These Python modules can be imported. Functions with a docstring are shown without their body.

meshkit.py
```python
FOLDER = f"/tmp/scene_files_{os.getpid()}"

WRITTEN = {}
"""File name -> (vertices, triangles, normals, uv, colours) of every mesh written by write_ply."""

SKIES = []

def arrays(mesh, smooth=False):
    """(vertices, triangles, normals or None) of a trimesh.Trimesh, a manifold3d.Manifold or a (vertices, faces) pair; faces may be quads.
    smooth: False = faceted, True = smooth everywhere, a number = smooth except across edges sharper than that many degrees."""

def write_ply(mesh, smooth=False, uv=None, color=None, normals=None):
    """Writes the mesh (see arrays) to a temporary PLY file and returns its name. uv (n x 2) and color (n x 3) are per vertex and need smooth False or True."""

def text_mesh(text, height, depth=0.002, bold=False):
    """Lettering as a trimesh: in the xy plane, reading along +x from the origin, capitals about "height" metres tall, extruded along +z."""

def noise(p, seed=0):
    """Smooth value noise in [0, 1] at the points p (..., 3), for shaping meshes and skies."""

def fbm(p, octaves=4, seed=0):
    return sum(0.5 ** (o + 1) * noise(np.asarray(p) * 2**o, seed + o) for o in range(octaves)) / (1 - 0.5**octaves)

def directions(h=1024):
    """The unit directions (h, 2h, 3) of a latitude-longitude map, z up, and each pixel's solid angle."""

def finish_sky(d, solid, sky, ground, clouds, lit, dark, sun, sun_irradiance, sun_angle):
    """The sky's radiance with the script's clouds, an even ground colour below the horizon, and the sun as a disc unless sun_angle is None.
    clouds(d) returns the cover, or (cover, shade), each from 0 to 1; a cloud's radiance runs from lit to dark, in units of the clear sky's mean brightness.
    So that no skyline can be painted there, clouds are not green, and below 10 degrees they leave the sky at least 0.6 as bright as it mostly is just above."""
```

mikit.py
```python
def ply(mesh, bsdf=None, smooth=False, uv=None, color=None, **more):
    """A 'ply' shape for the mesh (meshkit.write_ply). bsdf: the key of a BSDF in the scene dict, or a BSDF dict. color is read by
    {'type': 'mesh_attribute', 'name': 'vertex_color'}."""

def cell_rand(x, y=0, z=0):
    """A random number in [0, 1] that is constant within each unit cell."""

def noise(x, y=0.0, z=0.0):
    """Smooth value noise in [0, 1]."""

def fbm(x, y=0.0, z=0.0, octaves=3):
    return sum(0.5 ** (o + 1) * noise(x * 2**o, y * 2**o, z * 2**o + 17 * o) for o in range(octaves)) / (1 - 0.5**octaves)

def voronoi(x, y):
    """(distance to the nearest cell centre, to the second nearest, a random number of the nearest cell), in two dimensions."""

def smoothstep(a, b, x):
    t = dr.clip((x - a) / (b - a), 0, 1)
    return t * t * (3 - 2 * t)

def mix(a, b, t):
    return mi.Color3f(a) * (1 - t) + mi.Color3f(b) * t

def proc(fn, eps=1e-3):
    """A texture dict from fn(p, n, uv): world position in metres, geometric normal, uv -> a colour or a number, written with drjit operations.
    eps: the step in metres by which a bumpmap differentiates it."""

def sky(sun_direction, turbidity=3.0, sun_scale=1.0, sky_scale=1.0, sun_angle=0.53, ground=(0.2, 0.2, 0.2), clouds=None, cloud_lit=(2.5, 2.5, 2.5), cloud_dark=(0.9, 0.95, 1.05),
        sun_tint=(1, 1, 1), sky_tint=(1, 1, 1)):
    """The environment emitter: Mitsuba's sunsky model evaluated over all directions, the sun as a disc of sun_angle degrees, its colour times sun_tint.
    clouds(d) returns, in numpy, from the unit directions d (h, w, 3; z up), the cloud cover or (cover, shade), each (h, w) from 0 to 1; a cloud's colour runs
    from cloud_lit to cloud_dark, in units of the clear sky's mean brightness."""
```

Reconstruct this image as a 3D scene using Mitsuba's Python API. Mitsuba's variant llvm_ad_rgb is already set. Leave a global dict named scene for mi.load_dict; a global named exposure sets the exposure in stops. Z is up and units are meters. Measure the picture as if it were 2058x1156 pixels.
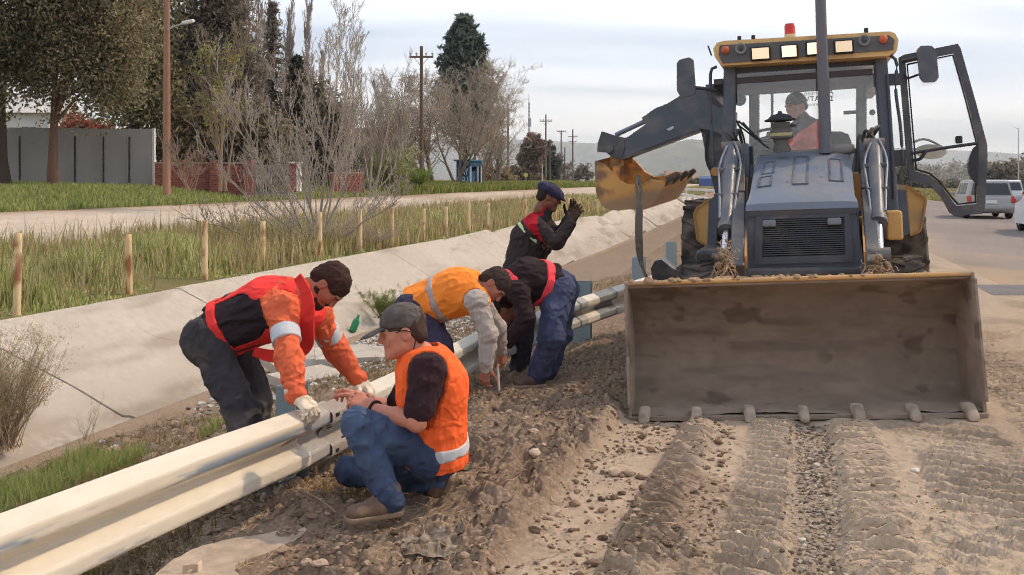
import math, random
import numpy as np, trimesh, shapely, shapely.geometry as sg
import manifold3d as m3
import drjit as dr, mitsuba as mi, mikit, meshkit
from mikit import noise as mnoise, fbm as mfbm, smoothstep as msm, voronoi as mvor

scene, labels = {}, {}
T4 = mi.ScalarTransform4f
# ---------------------------------------------------------------- camera, sky, exposure
scene['camera'] = {'type': 'perspective', 'fov': math.degrees(2*math.atan(1029/2200)), 'fov_axis': 'x', 'near_clip': 0.1, 'far_clip': 30000.0,
                   'principal_point_offset_y': (578-360)/1156,
                   'to_world': T4().look_at(origin=[0, 0, 1.55], target=[0, 10, 1.55], up=[0, 0, 1])}

def clouds(d):
    z = np.maximum(d[..., 2], 0.0)
    k = 1/(z+0.10)
    p = np.stack([d[..., 0]*k*0.55, d[..., 1]*k*0.9, np.zeros_like(z)], -1)
    warp = meshkit.fbm(p*0.6+3, 3, 4)
    n = meshkit.fbm(p*np.array([0.8, 1.7, 1])+warp[..., None]*1.3, 5, 11)
    n2 = meshkit.fbm(p*np.array([0.5, 1.2, 1])+7.7+warp[..., None], 4, 29)
    cover = np.clip((n-0.30)*3.4, 0.0, 1)*0.55+0.40
    shade = np.clip((n2-0.40)*3.6, 0, 1)*0.95
    return cover, shade
scene['sky'] = mikit.sky((0.63, 0.20, 0.74), turbidity=3.5, sun_scale=0.66, sun_angle=1.6, clouds=clouds, cloud_lit=(5.3, 5.45, 5.8), cloud_dark=(3.1, 3.6, 4.4), sun_tint=(1.0, 0.955, 0.90))
exposure = 1.50

# ---------------------------------------------------------------- helpers
def srgb(r, g, b, k=1.0):
    c = np.array([r, g, b])/255.
    return np.where(c < 0.04045, c/12.92, ((c+0.055)/1.055)**2.4)*k

def C3(a): return mi.Color3f(*[float(x) for x in a]) if isinstance(a, (np.ndarray, list, tuple)) else mi.Color3f(a)
def mmix(a, b, t): return C3(a)*(1-t)+C3(b)*t
def fb(p, o=3, seed=0): return meshkit.fbm(np.asarray(p, float), o, seed)
def sstep(a, b, x):
    t = np.clip((np.asarray(x, float)-a)/(b-a), 0, 1); return t*t*(3-2*t)

def bsdf(key, d):
    scene[key] = d if d['type'] in ('thindielectric', 'dielectric', 'principledthin') else {'type': 'twosided', 'm': d}; return key
VC = {'type': 'mesh_attribute', 'name': 'vertex_color'}
def rgbt(c): return {'type': 'rgb', 'value': [float(x) for x in c]}
def prin(col, rough, **k): return {'type': 'principled', 'base_color': col, 'roughness': rough, **k}

count = {}
def unique(key):
    n = count.get(key, -1)+1; count[key] = n
    return key if n == 0 else f'{key}_{n:03d}'
def lab(key, label, cat=None, group=None, kind=None):
    d = labels.setdefault(key, {})
    if label: d['label'] = label
    if cat: d['category'] = cat
    if group: d['group'] = group
    if kind: d['kind'] = kind
    return key

def raw(mesh):
    if isinstance(mesh, list): mesh = trimesh.util.concatenate([x if isinstance(x, trimesh.Trimesh) else trimesh.Trimesh(*raw(x), process=False) for x in mesh])
    v, f, _ = meshkit.arrays(mesh, False); return v, f

def obj(key, mesh, mat, rgb=None, smooth=False, amp=0.12, freq=3.0, cf=None, seed=1, exact=False):
    if not exact: key = unique(key)
    v, f = raw(mesh)
    n = None
    if smooth is True:
        v, f, n = meshkit.arrays((v, f), True)
    elif smooth:
        v, f, n = meshkit.arrays(trimesh.Trimesh(v, f, process=True), smooth)
    color = None
    if cf is not None: color = cf(v)
    elif rgb is not None:
        k = 1+amp*2*(fb(v*freq, 3, seed)-0.5)
        color = np.clip(np.asarray(rgb)[None, :]*k[:, None], 0, 0.95)
    path = meshkit.write_ply((v, f), False, None, color, normals=n)
    scene[key] = {'type': 'ply', 'filename': path, 'face_normals': n is None, 'bsdf': {'type': 'ref', 'id': mat}}
    return key

# --- mesh primitives
def nrm(a): a = np.asarray(a, float); return a/(np.linalg.norm(a, axis=-1, keepdims=True)+1e-12)
def box(c, s, R=None, bev=0.0):
    if bev:
        c0 = np.array(s)/2-bev
        pts = [m3.Manifold.sphere(bev, 8).translate([float(x) for x in (sx*c0[0], sy*c0[1], sz*c0[2])]) for sx in (-1, 1) for sy in (-1, 1) for sz in (-1, 1)]
        m = m3.Manifold.batch_hull(pts).to_mesh(); v, f = m.vert_properties[:, :3].astype(float), m.tri_verts
    else:
        b = trimesh.creation.box(s); v, f = np.array(b.vertices), np.array(b.faces)
    if R is not None: v = v@np.asarray(R).T
    return trimesh.Trimesh(v+np.asarray(c), f, process=False)
def frame(x=None, z=None):
    """rotation matrix with columns x,y,z from two directions"""
    x = nrm(x); z = np.asarray(z, float); z = nrm(z-x*np.dot(x, z)); return np.stack([x, np.cross(z, x), z], 1)
def beam(a, b, w, h, up=(0, 0, 1), bev=0.0):
    a, b = np.asarray(a, float), np.asarray(b, float); d = b-a
    if abs(np.dot(nrm(d), nrm(up))) > 0.99: up = (0, 1, 0)
    return box((a+b)/2, (np.linalg.norm(d), w, h), frame(d, up), bev)
def polytubes(P, R, sides=3, cap=False):
    P = np.asarray(P, float); R = np.broadcast_to(np.asarray(R, float), P.shape[:2]); N, K, _ = P.shape
    t = nrm(np.gradient(P, axis=1))
    a = nrm(np.cross(t, np.where(np.abs(t[:, :1, 2:]) < 0.9, [0, 0, 1.0], [1.0, 0, 0])))
    b = np.cross(t, a)
    g = np.arange(sides)*2*np.pi/sides
    v = P[:, :, None]+R[:, :, None, None]*(np.cos(g)[:, None]*a[:, :, None]+np.sin(g)[:, None]*b[:, :, None])
    i, j = np.meshgrid(np.arange(K-1), np.arange(sides), indexing='ij')
    q = np.stack([i*sides+j, i*sides+(j+1) % sides, (i+1)*sides+(j+1) % sides, (i+1)*sides+j], -1).reshape(-1, 4)
    f = np.vstack([q[:, [0, 1, 2]], q[:, [0, 2, 3]]])
    if cap:
        k = np.arange(1, sides-1)
        f = np.vstack([f, np.stack([k*0, k+1, k], 1), np.stack([k*0, k, k+1], 1)+(K-1)*sides])
    f = (f[None]+(np.arange(N)*K*sides)[:, None, None]).reshape(-1, 3)
    return trimesh.Trimesh(v.reshape(-1, 3), f, process=False)
def tube(pts, r, sides=10, cap=True):
    pts = np.asarray(pts, float); r = np.broadcast_to(np.asarray(r, float), (len(pts),))
    return polytubes(pts[None], r[None], sides, cap)
def smooth_pts(pts, n=24):
    from scipy.interpolate import CubicSpline
    pts = np.asarray(pts, float); s = np.r_[0, np.cumsum(np.linalg.norm(np.diff(pts, axis=0), axis=1))]
    return CubicSpline(s, pts, axis=0, bc_type='natural')(np.linspace(0, s[-1], n))
def prism(poly, x, y, o, depth, centre=True):
    """extrude 2-D polygon (list or shapely) drawn in directions x,y at o along x cross y"""
    p = poly if hasattr(poly, 'geom_type') else sg.Polygon(poly)
    m = trimesh.creation.extrude_polygon(p, depth, engine='earcut')
    v = np.array(m.vertices); v[:, 2] -= depth/2 if centre else 0
    x, y = np.asarray(x, float), np.asarray(y, float); z = nrm(np.cross(x, y))
    return trimesh.Trimesh(np.asarray(o)+v[:, :1]*x+v[:, 1:2]*y+v[:, 2:]*z, m.faces, process=False)
def lathe(profile, o=(0, 0, 0), axis=(0, 0, 1), n=24):
    """profile: (r, h) list"""
    pr = np.asarray(profile, float); g = np.arange(n)*2*np.pi/n
    z = nrm(axis); a = nrm(np.cross(z, [1, 0, 0] if abs(z[0]) < 0.9 else [0, 1, 0])); b = np.cross(z, a)
    v = (np.asarray(o)+pr[:, None, 1:2]*z+pr[:, None, :1]*(np.cos(g)[None, :, None]*a+np.sin(g)[None, :, None]*b)).reshape(-1, 3)
    i, j = np.meshgrid(np.arange(len(pr)-1), np.arange(n), indexing='ij')
    q = np.stack([i*n+j, i*n+(j+1) % n, (i+1)*n+(j+1) % n, (i+1)*n+j], -1).reshape(-1, 4)
    return trimesh.Trimesh(v, np.vstack([q[:, [0, 1, 2]], q[:, [0, 2, 3]]]), process=False)
def grid(X, Y, Z):
    h, w = X.shape; v = np.stack([X, Y, Z], -1).reshape(-1, 3)
    i, j = np.meshgrid(np.arange(h-1), np.arange(w-1), indexing='ij'); a = (i*w+j).ravel()
    return trimesh.Trimesh(v, np.vstack([np.stack([a, a+1, a+w+1], 1), np.stack([a, a+w+1, a+w], 1)]), process=False)
def lump(seed, r=1.0, sub=1, rough=0.35, flat=1.0):
    s = trimesh.creation.icosphere(subdivisions=sub, radius=1.0); v = np.array(s.vertices)
    v *= (1+rough*2*(fb(v*1.3+seed*7.1, 2, seed)-0.5))[:, None]; v[:, 2] *= flat
    return v*r, np.array(s.faces)

# ---------------------------------------------------------------- materials
bsdf('vc_rough', prin(VC, 0.85, specular=0.25))
bsdf('vc_paint', prin(VC, 0.42, specular=0.5))
bsdf('vc_leaf', {'type': 'principledthin', 'base_color': VC, 'roughness': 0.7, 'diff_trans': 1.1, 'spec_trans': 0.0})
bsdf('vc_skin', {'type': 'bumpmap', 'b': {**mikit.proc(lambda p, n, uv: mfbm(p.x*170, p.y*170, p.z*170, 2)*0.001), }, 'n': prin(VC, 0.5, specular=0.35)})
def _weave(p, n, uv):
    w = mfbm(p.x*6, p.y*6, p.z*6, 2)*2.2
    a = 1-dr.abs(2*mnoise(p.x*17+w, p.y*17-w, p.z*13+w)-1); b = 1-dr.abs(2*mnoise(p.x*36-w, p.y*36+w, p.z*28+2*w)-1)
    return a*a*0.011+b*b*0.005+(mnoise(p.x*420, p.y*420, p.z*420)-0.5)*0.0006
bsdf('vc_cloth', {'type': 'bumpmap', 'b': mikit.proc(_weave), 'n': prin(VC, 0.9, specular=0.12, sheen=0.25)})
bsdf('vc_dull', prin(VC, 0.65, specular=0.4))
# machine paint under a film of dust that settles on what faces up
def _dust(p, n, uv):
    m = mfbm(p.x*5, p.y*5, p.z*5, 4)
    return dr.clip(msm(0.45, 0.8, m)*0.42+msm(0.2, 0.95, n.z)*0.22*msm(0.25, 0.6, m)+0.05, 0, 0.85)
DUSTC = rgbt(srgb(158, 150, 142, 0.8))
bsdf('machine_paint', {'type': 'blendbsdf', 'weight': mikit.proc(_dust), 'a': prin(VC, 0.38, specular=0.5, clearcoat=0.2), 'b': {'type': 'diffuse', 'reflectance': DUSTC}})
bsdf('chrome', {'type': 'roughconductor', 'alpha': 0.12, 'material': 'Cr'})
bsdf('pane', {'type': 'thindielectric', 'int_ior': 1.5})
bsdf('mirror_glass', {'type': 'roughconductor', 'alpha': 0.03, 'material': 'Al'})
bsdf('lens', prin(rgbt((0.35, 0.32, 0.28)), 0.15))

# ================================================================ the land
# road-aligned coordinates: t = metres to the right of a line through the camera along the road, y = depth
KX, KT = 0.235, 0.9735
def xt(t, y): return KX*y+t/KT
def tof(x, y): return (x-KX*y)*KT
def zbase(t, y):
    t, y = np.broadcast_arrays(np.asarray(t, float), np.asarray(y, float))
    dip = -0.27*sstep(6, 13, y)+0.12*sstep(18, 40, y)
    zb = -1.0-0.35*sstep(15, 45, y); zc = -0.05-0.25*sstep(30, 60, y)
    far = 1-0.28*sstep(46, 90, y)-0.4*sstep(150, 900, y)
    ts = [-900, -60, -31, -25, -21, -13, -11, -9, -8.2, -6.75, -6.3, -2.9, -2.1, -1.0, 0.2, 3.3, 11.5, 14, 30, 900]
    o = np.ones_like(t)
    zs = [1.6*far, 1.7*far, 1.3*far, 1.12*far, 0.60*o, 0.30*o, 0.15*o, 0.04+zc*.6, zc, zb, zb, -0.16+dip, -0.05+dip, dip*.45, 0*o, 0*o, 0*o, -0.25*o, -0.5*o, -0.3*o]
    out = zs[0].copy()
    for i in range(len(ts)-1):
        m = t >= ts[i]
        k = np.clip((t-ts[i])/(ts[i+1]-ts[i]), 0, 1)
        out = np.where(m, zs[i]*(1-k)+zs[i+1]*k, out)
    return out
def zat(x, y): return float(zbase(tof(x, y), y))
def onland(px_x, y, dz=0.0): return np.array([px_x, y, zat(px_x, y)+dz])

MU = np.array([0.9668, -0.2554]); MV = np.array([0.2554, 0.9668]); MO = np.array([1.9, 7.07])
def lugs(s, a, pitch):           # tyre-bar imprint: short pits between ridges
    w = (s/pitch+a) % 1.0
    return sstep(0.0, 0.13, w)*(1-sstep(0.32, 0.62, w))
def zdetail(x, y):
    """ruts, tyre prints and clods of the churned shoulder, metres"""
    t = tof(x, y); near = 1-sstep(9, 15, y)
    u = (x-MO[0])*MU[0]+(y-MO[1])*MU[1]; s = (x-MO[0])*MV[0]+(y-MO[1])*MV[1]
    p3 = np.stack([x, y, x*0], -1)
    wob = 0.06*(fb(p3*0.9, 2, 5)-0.5)*2; u = u+wob
    h = 0.05*(fb(p3*0.7, 3, 1)-0.5)+0.022*(fb(p3*5, 3, 2)-0.5)
    rough = np.clip(0.55*sstep(0.50, 0.64, fb(p3*1.1+3, 3, 8))+sstep(-0.35, -1.15, t)*1.1, 0, 1.2)
    q3 = p3+0.05*(fb(p3*6, 2, 51)[..., None]-.5)
    clod = 0.040*sstep(.47, .66, fb(q3*8, 2, 3))+0.030*sstep(.5, .66, fb(q3*19+4, 2, 31))+0.018*sstep(.5, .66, fb(q3*41, 2, 32))
    h = h+rough*(clod+0.012*(fb(p3*70, 2, 4)-0.5))*(1-0.5*sstep(0.8, 2.2, t))+(1-np.clip(rough, 0, 1))*.010*sstep(.5, .66, fb(q3*19+4, 2, 31))
    def strip(c, w, soft=0.05): return sstep(w/2+soft, w/2-soft, np.abs(u-c))
    # smooth light rut on the left, a lugged rut in the middle, lugged ruts on the right
    r1 = strip(-0.98, 0.42); h = h*(1-0.8*r1)-0.045*r1
    e1 = strip(-0.66, 0.2)*sstep(0.35, 0.6, fb(p3*0.8, 2, 21)); h = h+e1*(0.075*lugs(s, -u*1.5, 0.115)-0.01)
    e0 = strip(-1.30, 0.18)*sstep(0.45, 0.6, fb(p3*0.8, 2, 33)); h = h+e0*(0.03*lugs(s, u*1.5, 0.115))
    for c, w, sg_, am in ((-0.22, 0.26, 1, 0.064), (0.27, 0.28, -1, 0.078), (0.85, 0.60, 1, 0.045), (1.5, 0.44, -1, 0.045), (-1.9, 0.34, 1, 0.05)):
        st = strip(c, w); k0 = 0.6 if abs(c) < .4 else .3; k = k0+(1-k0)*sstep(0.38, 0.58, fb(p3*1.6+c*9, 3, 13))
        h = h*(1-0.55*st)+st*k*am*(lugs(s+.03*fb(p3*7, 3, 61), sg_*(u-c)*2.2+.25*fb(p3*2.5, 2, 62), 0.125 if w < 0.5 else 0.155)-0.35)+st*k*.030*(fb(p3*44, 3, 63)-.5)
    g = strip(0.03, 0.2); h = h*(1-0.4*g)-0.025*g+g*0.012*(fb(p3*60, 2, 6)-0.5)
    # spoil ridge along the rail line
    h = h+0.045*np.exp(-((t+1.55)/0.35)**2)*fb(p3*2.2, 3, 14)+0.05*np.exp(-((t+0.9)/0.5)**2)*(fb(p3*3, 3, 15)-.3)
    under = sstep(-1.3, -1.0, u)*sstep(1.3, 1.1, u)*sstep(-0.25, 0.05, s)   # scraped level below the bucket
    h = h*(1-under*0.8)+under*np.clip(u*0.045, -0.06, 0.06)+sstep(-1.5, 1.2, u)*0.0
    fl = np.exp(-(((x+1.28)/.45)**2+((y-4.62)/.42)**2)**2); h = h*(1-.85*fl)*(1-.75*np.exp(-(((x+.58)/.32)**2+((y-5.08)/.36)**2)**2))*(1-.85*np.exp(-(((x-.14)/.36)**2+((y-8.75)/.4)**2)**2))
    lim = sstep(3.3, 2.4, t)*sstep(-6.6, -5.9, t)
    return h*lim*(0.25+0.75*near)
def ground_z(x, y):
    x = np.asarray(x, float); y = np.asarray(y, float)
    return zbase(tof(x, y), y)+zdetail(x, y)

def sheet(key, tt, yy, mat, det=None, rgb=None, kind='structure', lift=0.0, **k):
    Tm, Ym = np.meshgrid(tt, yy); X = xt(Tm, Ym); Z = zbase(Tm, Ym)+lift
    if det is not None: Z = Z+det(X, Ym, Tm)
    key = obj(key, grid(X, Ym, Z), mat, rgb, smooth=True, **k)
    labels[key] = {'kind': kind}; return key

def geo(a, b, k):
    n = max(2, int(math.log(b/a)/k)); return np.geomspace(a, b, n)
YFAR = np.r_[[-40, -20, -8, 0], geo(3, 60, 0.03), geo(63, 4000, 0.08)]

# --- procedural ground materials
def _pt(p): return (p.x-KX*p.y)*KT
def _earth(p, n, uv):
    t = _pt(p)
    u = (p.x-1.9)*0.9668-(p.y-7.07)*0.2554
    a = mfbm(p.x*1.1+5, p.y*1.1, 0, 4); b = mfbm(p.x*9, p.y*9, 2, 3); c = mnoise(p.x*75, p.y*75, p.z*75)
    damp = dr.clip(msm(0.52, 0.66, a)*0.6+msm(0.0, -1.1, t)*0.95+(b-0.5)*0.9, 0, 1)
    damp = dr.select(t < -3.0, damp*0.75, damp)*(1-0.28*msm(-0.6, 0.1, t))
    ru = dr.abs(u+0.98); damp = damp*(0.2+0.8*msm(0.12, 0.3, ru))
    dry = mmix(srgb(176, 155, 134), srgb(200, 180, 157), b)
    wet = mmix(srgb(110, 90, 74), srgb(146, 124, 106), c)
    col = mmix(dry, wet, damp*0.85)
    g = msm(0.15, 0.06, dr.abs(u-0.03))*msm(7.2, 6.4, p.y)
    col = mmix(col, mmix(srgb(104, 90, 78), srgb(168, 150, 134), mnoise(p.x*110, p.y*110, 3)), g*0.6)
    lt = msm(0.62, 0.8, c)*0.25
    return mmix(col, srgb(200, 180, 158), lt)*0.95
def _earthb(p, n, uv):
    return (mfbm(p.x*42, p.y*42, p.z*42, 3)-0.5)*0.020+(mnoise(p.x*170, p.y*170, p.z*170)-0.5)*0.004
bsdf('earth', {'type': 'bumpmap', 'b': mikit.proc(_earthb, 2e-3), 'n': {'type': 'diffuse', 'reflectance': mikit.proc(_earth)}})
def _conc(p, n, uv):
    a = mfbm(p.x*0.8, p.y*0.8, p.z*0.8, 4); b = mfbm(p.x*14, p.y*14, p.z*14, 3)
    st = msm(0.55, 0.75, mfbm(p.x*0.5+3, p.y*0.5, p.z*4, 3))
    crack = msm(0.018, 0.0, dr.abs(mfbm(p.x*0.55+9, p.y*0.55, 1, 4)-0.5))*msm(0.55, 0.7, mnoise(p.x*0.7, p.y*0.7, 9))*0.5
    c = mmix(srgb(186, 174, 160), srgb(206, 196, 183), a)*(0.88+0.24*b)
    c = mmix(c, srgb(150, 134, 118), st*0.55)
    c = mmix(c, srgb(136, 122, 108), msm(-0.62, -1.0, p.z+(a-0.5)*0.5)*0.45*msm(0.35, 0.6, b*0.5+a*0.5))
    return mmix(c, srgb(120, 104, 88), crack*0.5)*0.86
bsdf('concrete', {'type': 'bumpmap', 'b': mikit.proc(lambda p, n, uv: (mfbm(p.x*20, p.y*20, p.z*20, 3)-0.5)*0.006), 'n': {'type': 'diffuse', 'reflectance': mikit.proc(_conc)}})
def _dirt(p, n, uv):
    t = _pt(p); a = mfbm(p.x*0.35, p.y*0.18, 4, 4); b = mfbm(p.x*6, p.y*6, 1, 3)
    tr = msm(0.5, 0.1, dr.abs(dr.abs(t+17)-1.3))
    c = mmix(srgb(176, 158, 138), srgb(204, 189, 172), dr.clip(a*1.4-0.2+tr*0.25, 0, 1))
    edge = dr.maximum(msm(-19.5, -21.3, t+(a-0.5)*2), msm(-14.6, -13.0, t+(a-0.5)*2))
    return mmix(c*(0.9+0.2*b), srgb(150, 124, 98), edge*0.7)*0.9
bsdf('dirt', {'type': 'diffuse', 'reflectance': mikit.proc(_dirt)})
def _asph(p, n, uv):
    t = _pt(p); a = mfbm(p.x*0.5, p.y*0.15, 0, 4); g = mnoise(p.x*160, p.y*160, 0)
    c = mmix(srgb(138, 128, 122), srgb(164, 153, 146), a)*(0.85+0.3*g)
    d = msm(5.0, 3.2, t+(mfbm(p.x*1.2, p.y*0.5, 3, 3)-0.5)*2.6)
    return mmix(c, srgb(182, 158, 132), d*0.8)*0.88
bsdf('asphalt', {'type': 'diffuse', 'reflectance': mikit.proc(_asph)})
def _field(p, n, uv):
    a = mfbm(p.x*0.25, p.y*0.25, 0, 4); b = mfbm(p.x*3, p.y*3, 0, 3)
    c = mmix(srgb(112, 114, 72), srgb(140, 128, 92), a*0.8+b*0.4-0.1)
    return mmix(c, srgb(150, 128, 98), msm(0.55, 0.75, b)*0.5)*0.75
bsdf('field_soil', {'type': 'diffuse', 'reflectance': mikit.proc(_field)})

# --- sheets, side by side from left to right
g0 = grid(*np.meshgrid(np.linspace(-9000, 9000, 7), np.linspace(-9000, 9000, 7)), np.full((7, 7), -3.2))
obj('ground', g0, 'field_soil'); labels['ground'] = {'kind': 'structure'}
sheet('field', np.r_[-900, -300, -120, -60, -45, -31, np.arange(-28, -20.9, 0.5)], YFAR, 'field_soil')
sheet('dirt_road', np.linspace(-21, -13, 33), np.r_[-40, -20, -5, geo(3, 4000, 0.012)], 'dirt', det=lambda X, Y, Tm: 0.05*(fb(np.stack([X*.8, Y*.8, X*0], -1), 3, 3)-0.5))
sheet('verge', np.linspace(-13, -8.2, 25), np.r_[-40, -20, -5, geo(3, 4000, 0.02)], 'field_soil', det=lambda X, Y, Tm: 0.12*(fb(np.stack([X, Y, X*0], -1), 3, 9)-0.5)*np.clip((Tm+13)*(-8.2-Tm), 0, 1))
# the near shoulder: fine where the camera can tell clods and tyre bars apart
tcol = np.r_[np.linspace(-6.6, -3.0, 60), np.linspace(-2.97, 2.6, 470), np.linspace(2.65, 3.3, 12)]
yrow = np.r_[-40, -20, -8, 0, 2, np.arange(3.0, 9.2, 0.0135), geo(9.22, 16, 0.003), geo(16.1, 60, 0.02), geo(62, 4000, 0.08)]
TM, YM = np.meshgrid(tcol, yrow); XM = xt(TM, YM); ZM = zbase(TM, YM)+zdetail(XM, YM)*(YM < 60)
obj('earth_shoulder', grid(XM, YM, ZM), 'earth', smooth=True); labels['earth_shoulder'] = {'kind': 'structure'}
sheet('asphalt_road', np.linspace(3.3, 11.5, 12), YFAR, 'asphalt')
sheet('roadside', np.r_[np.linspace(11.5, 30, 12), 60, 200, 900], YFAR, 'field_soil')

# --- concrete lining of the ditch: slabs with open joints
lab('drainage_channel', 'pale concrete lined ditch running beside the road below the row of stakes', kind='structure')
rng = np.random.default_rng(3)
edges = [-12, -2, 3.2, 7.4, 11.6, 15.8, 20, 24.3, 28.5, 33, 38, 43, 48.5, 54, 60, 67, 75, 85, 100, 130]
for i in range(len(edges)-1):
    gp_ = .006 if edges[i] < 26 else .03; a, b = edges[i]+gp_, edges[i+1]-gp_
    tilt = rng.normal(0, 0.006 if edges[i] < 26 else 0.075); sl = rng.normal(0, 0.012 if edges[i] < 26 else .03); nn = max(8, int((b-a)/0.18)) if b < 40 else 10
    tt = np.r_[-8.32, np.linspace(-8.26, -6.62, 26)]; yy = np.linspace(a, b, nn)
    Tm, Ym = np.meshgrid(tt, yy); kk = (Ym-a)/(b-a)-0.5
    Ysk = Ym+(Tm+7.4)*0.22
    Z = zbase(np.clip(Tm, -8.2, -6.4), Ysk)+0.05*sstep(-6.62, -7.3, Tm)+tilt*kk*2+sl*(Tm+7.4)*0.3
    X = xt(Tm, Ysk)
    Z = Z+0.012*(fb(np.stack([X*2.5, Ysk*2.5, X*0], -1), 3, i)-0.5)
    Z[:, 0] -= 0.12; Z[:, -1] -= 0.03
    Z[0] -= 0.002; top = grid(X, Ysk, Z)
    sk = []
    for row in (0, -1):
        xs, ys, zs = X[row], Ysk[row], Z[row]
        g = grid(np.stack([xs, xs]), np.stack([ys, ys]), np.stack([zs, zs-0.14])); sk.append(g if row else trimesh.Trimesh(g.vertices, g.faces[:, ::-1], process=False))
    obj('drainage_channel__concrete_slab', [top]+sk, 'concrete', smooth=35)
Tm, Ym = np.meshgrid(np.linspace(-8.3, -6.5, 8), YFAR); obj('drainage_channel__channel_bed', grid(xt(Tm, Ym), Ym, zbase(np.clip(Tm, -8.2, -6.4), Ym)-0.06), 'earth', smooth=True)

# --- hills
def ridge(key, y0, depth, pts, seed, colr, rough=0.12, label=None):
    xs = np.array([p[0] for p in pts], float); hs = np.array([p[1] for p in pts], float)
    X = np.linspace(xs[0], xs[-1], 260); k = np.linspace(0, 1, 26)
    H = np.interp(X, xs, hs)*(1+rough*(fb(np.stack([X/300, X*0, X*0], -1), 4, seed)-0.5))
    Xg, Kg = np.meshgrid(X, k); prof = np.sin(np.pi*np.clip(Kg, 0, 1))**0.8
    Yg = y0+(Kg-0.5)*depth+np.abs(Xg)*0.02
    Zg = -4+H[None]*prof*(1+0.25*(fb(np.stack([Xg/420, Yg/420, Xg*0], -1), 4, seed+1)-0.5)*np.sin(2*np.pi*Kg)**2)
    g = grid(Xg, Yg, Zg)
    def cf(v):
        n = fb(v/np.array([160, 160, 90]), 4, seed+2); n2 = fb(v/35, 3, seed+3)
        c = srgb(*colr[0])[None]*(1-n[:, None])+srgb(*colr[1])[None]*n[:, None]
        return c*(0.75+0.5*n2[:, None])
    obj(key, g, 'vc_rough', cf=cf, smooth=True); labels[key] = {'kind': 'structure'}
ridge('far_hills', 5200, 1800, [(-5200, 60), (-1500, 130), (-200, 195), (0, 192), (250, 180), (420, 178), (900, 170), (1700, 150), (2300, 128), (2800, 118), (5200, 70)], 5, ((78, 84, 76), (104, 104, 92)))
ridge('near_hill', 2900, 900, [(120, 6), (260, 50), (380, 92), (470, 112), (560, 106), (700, 80), (900, 52), (1150, 42), (1500, 40), (2200, 20)], 9, ((84, 88, 76), (116, 112, 98)))

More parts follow.
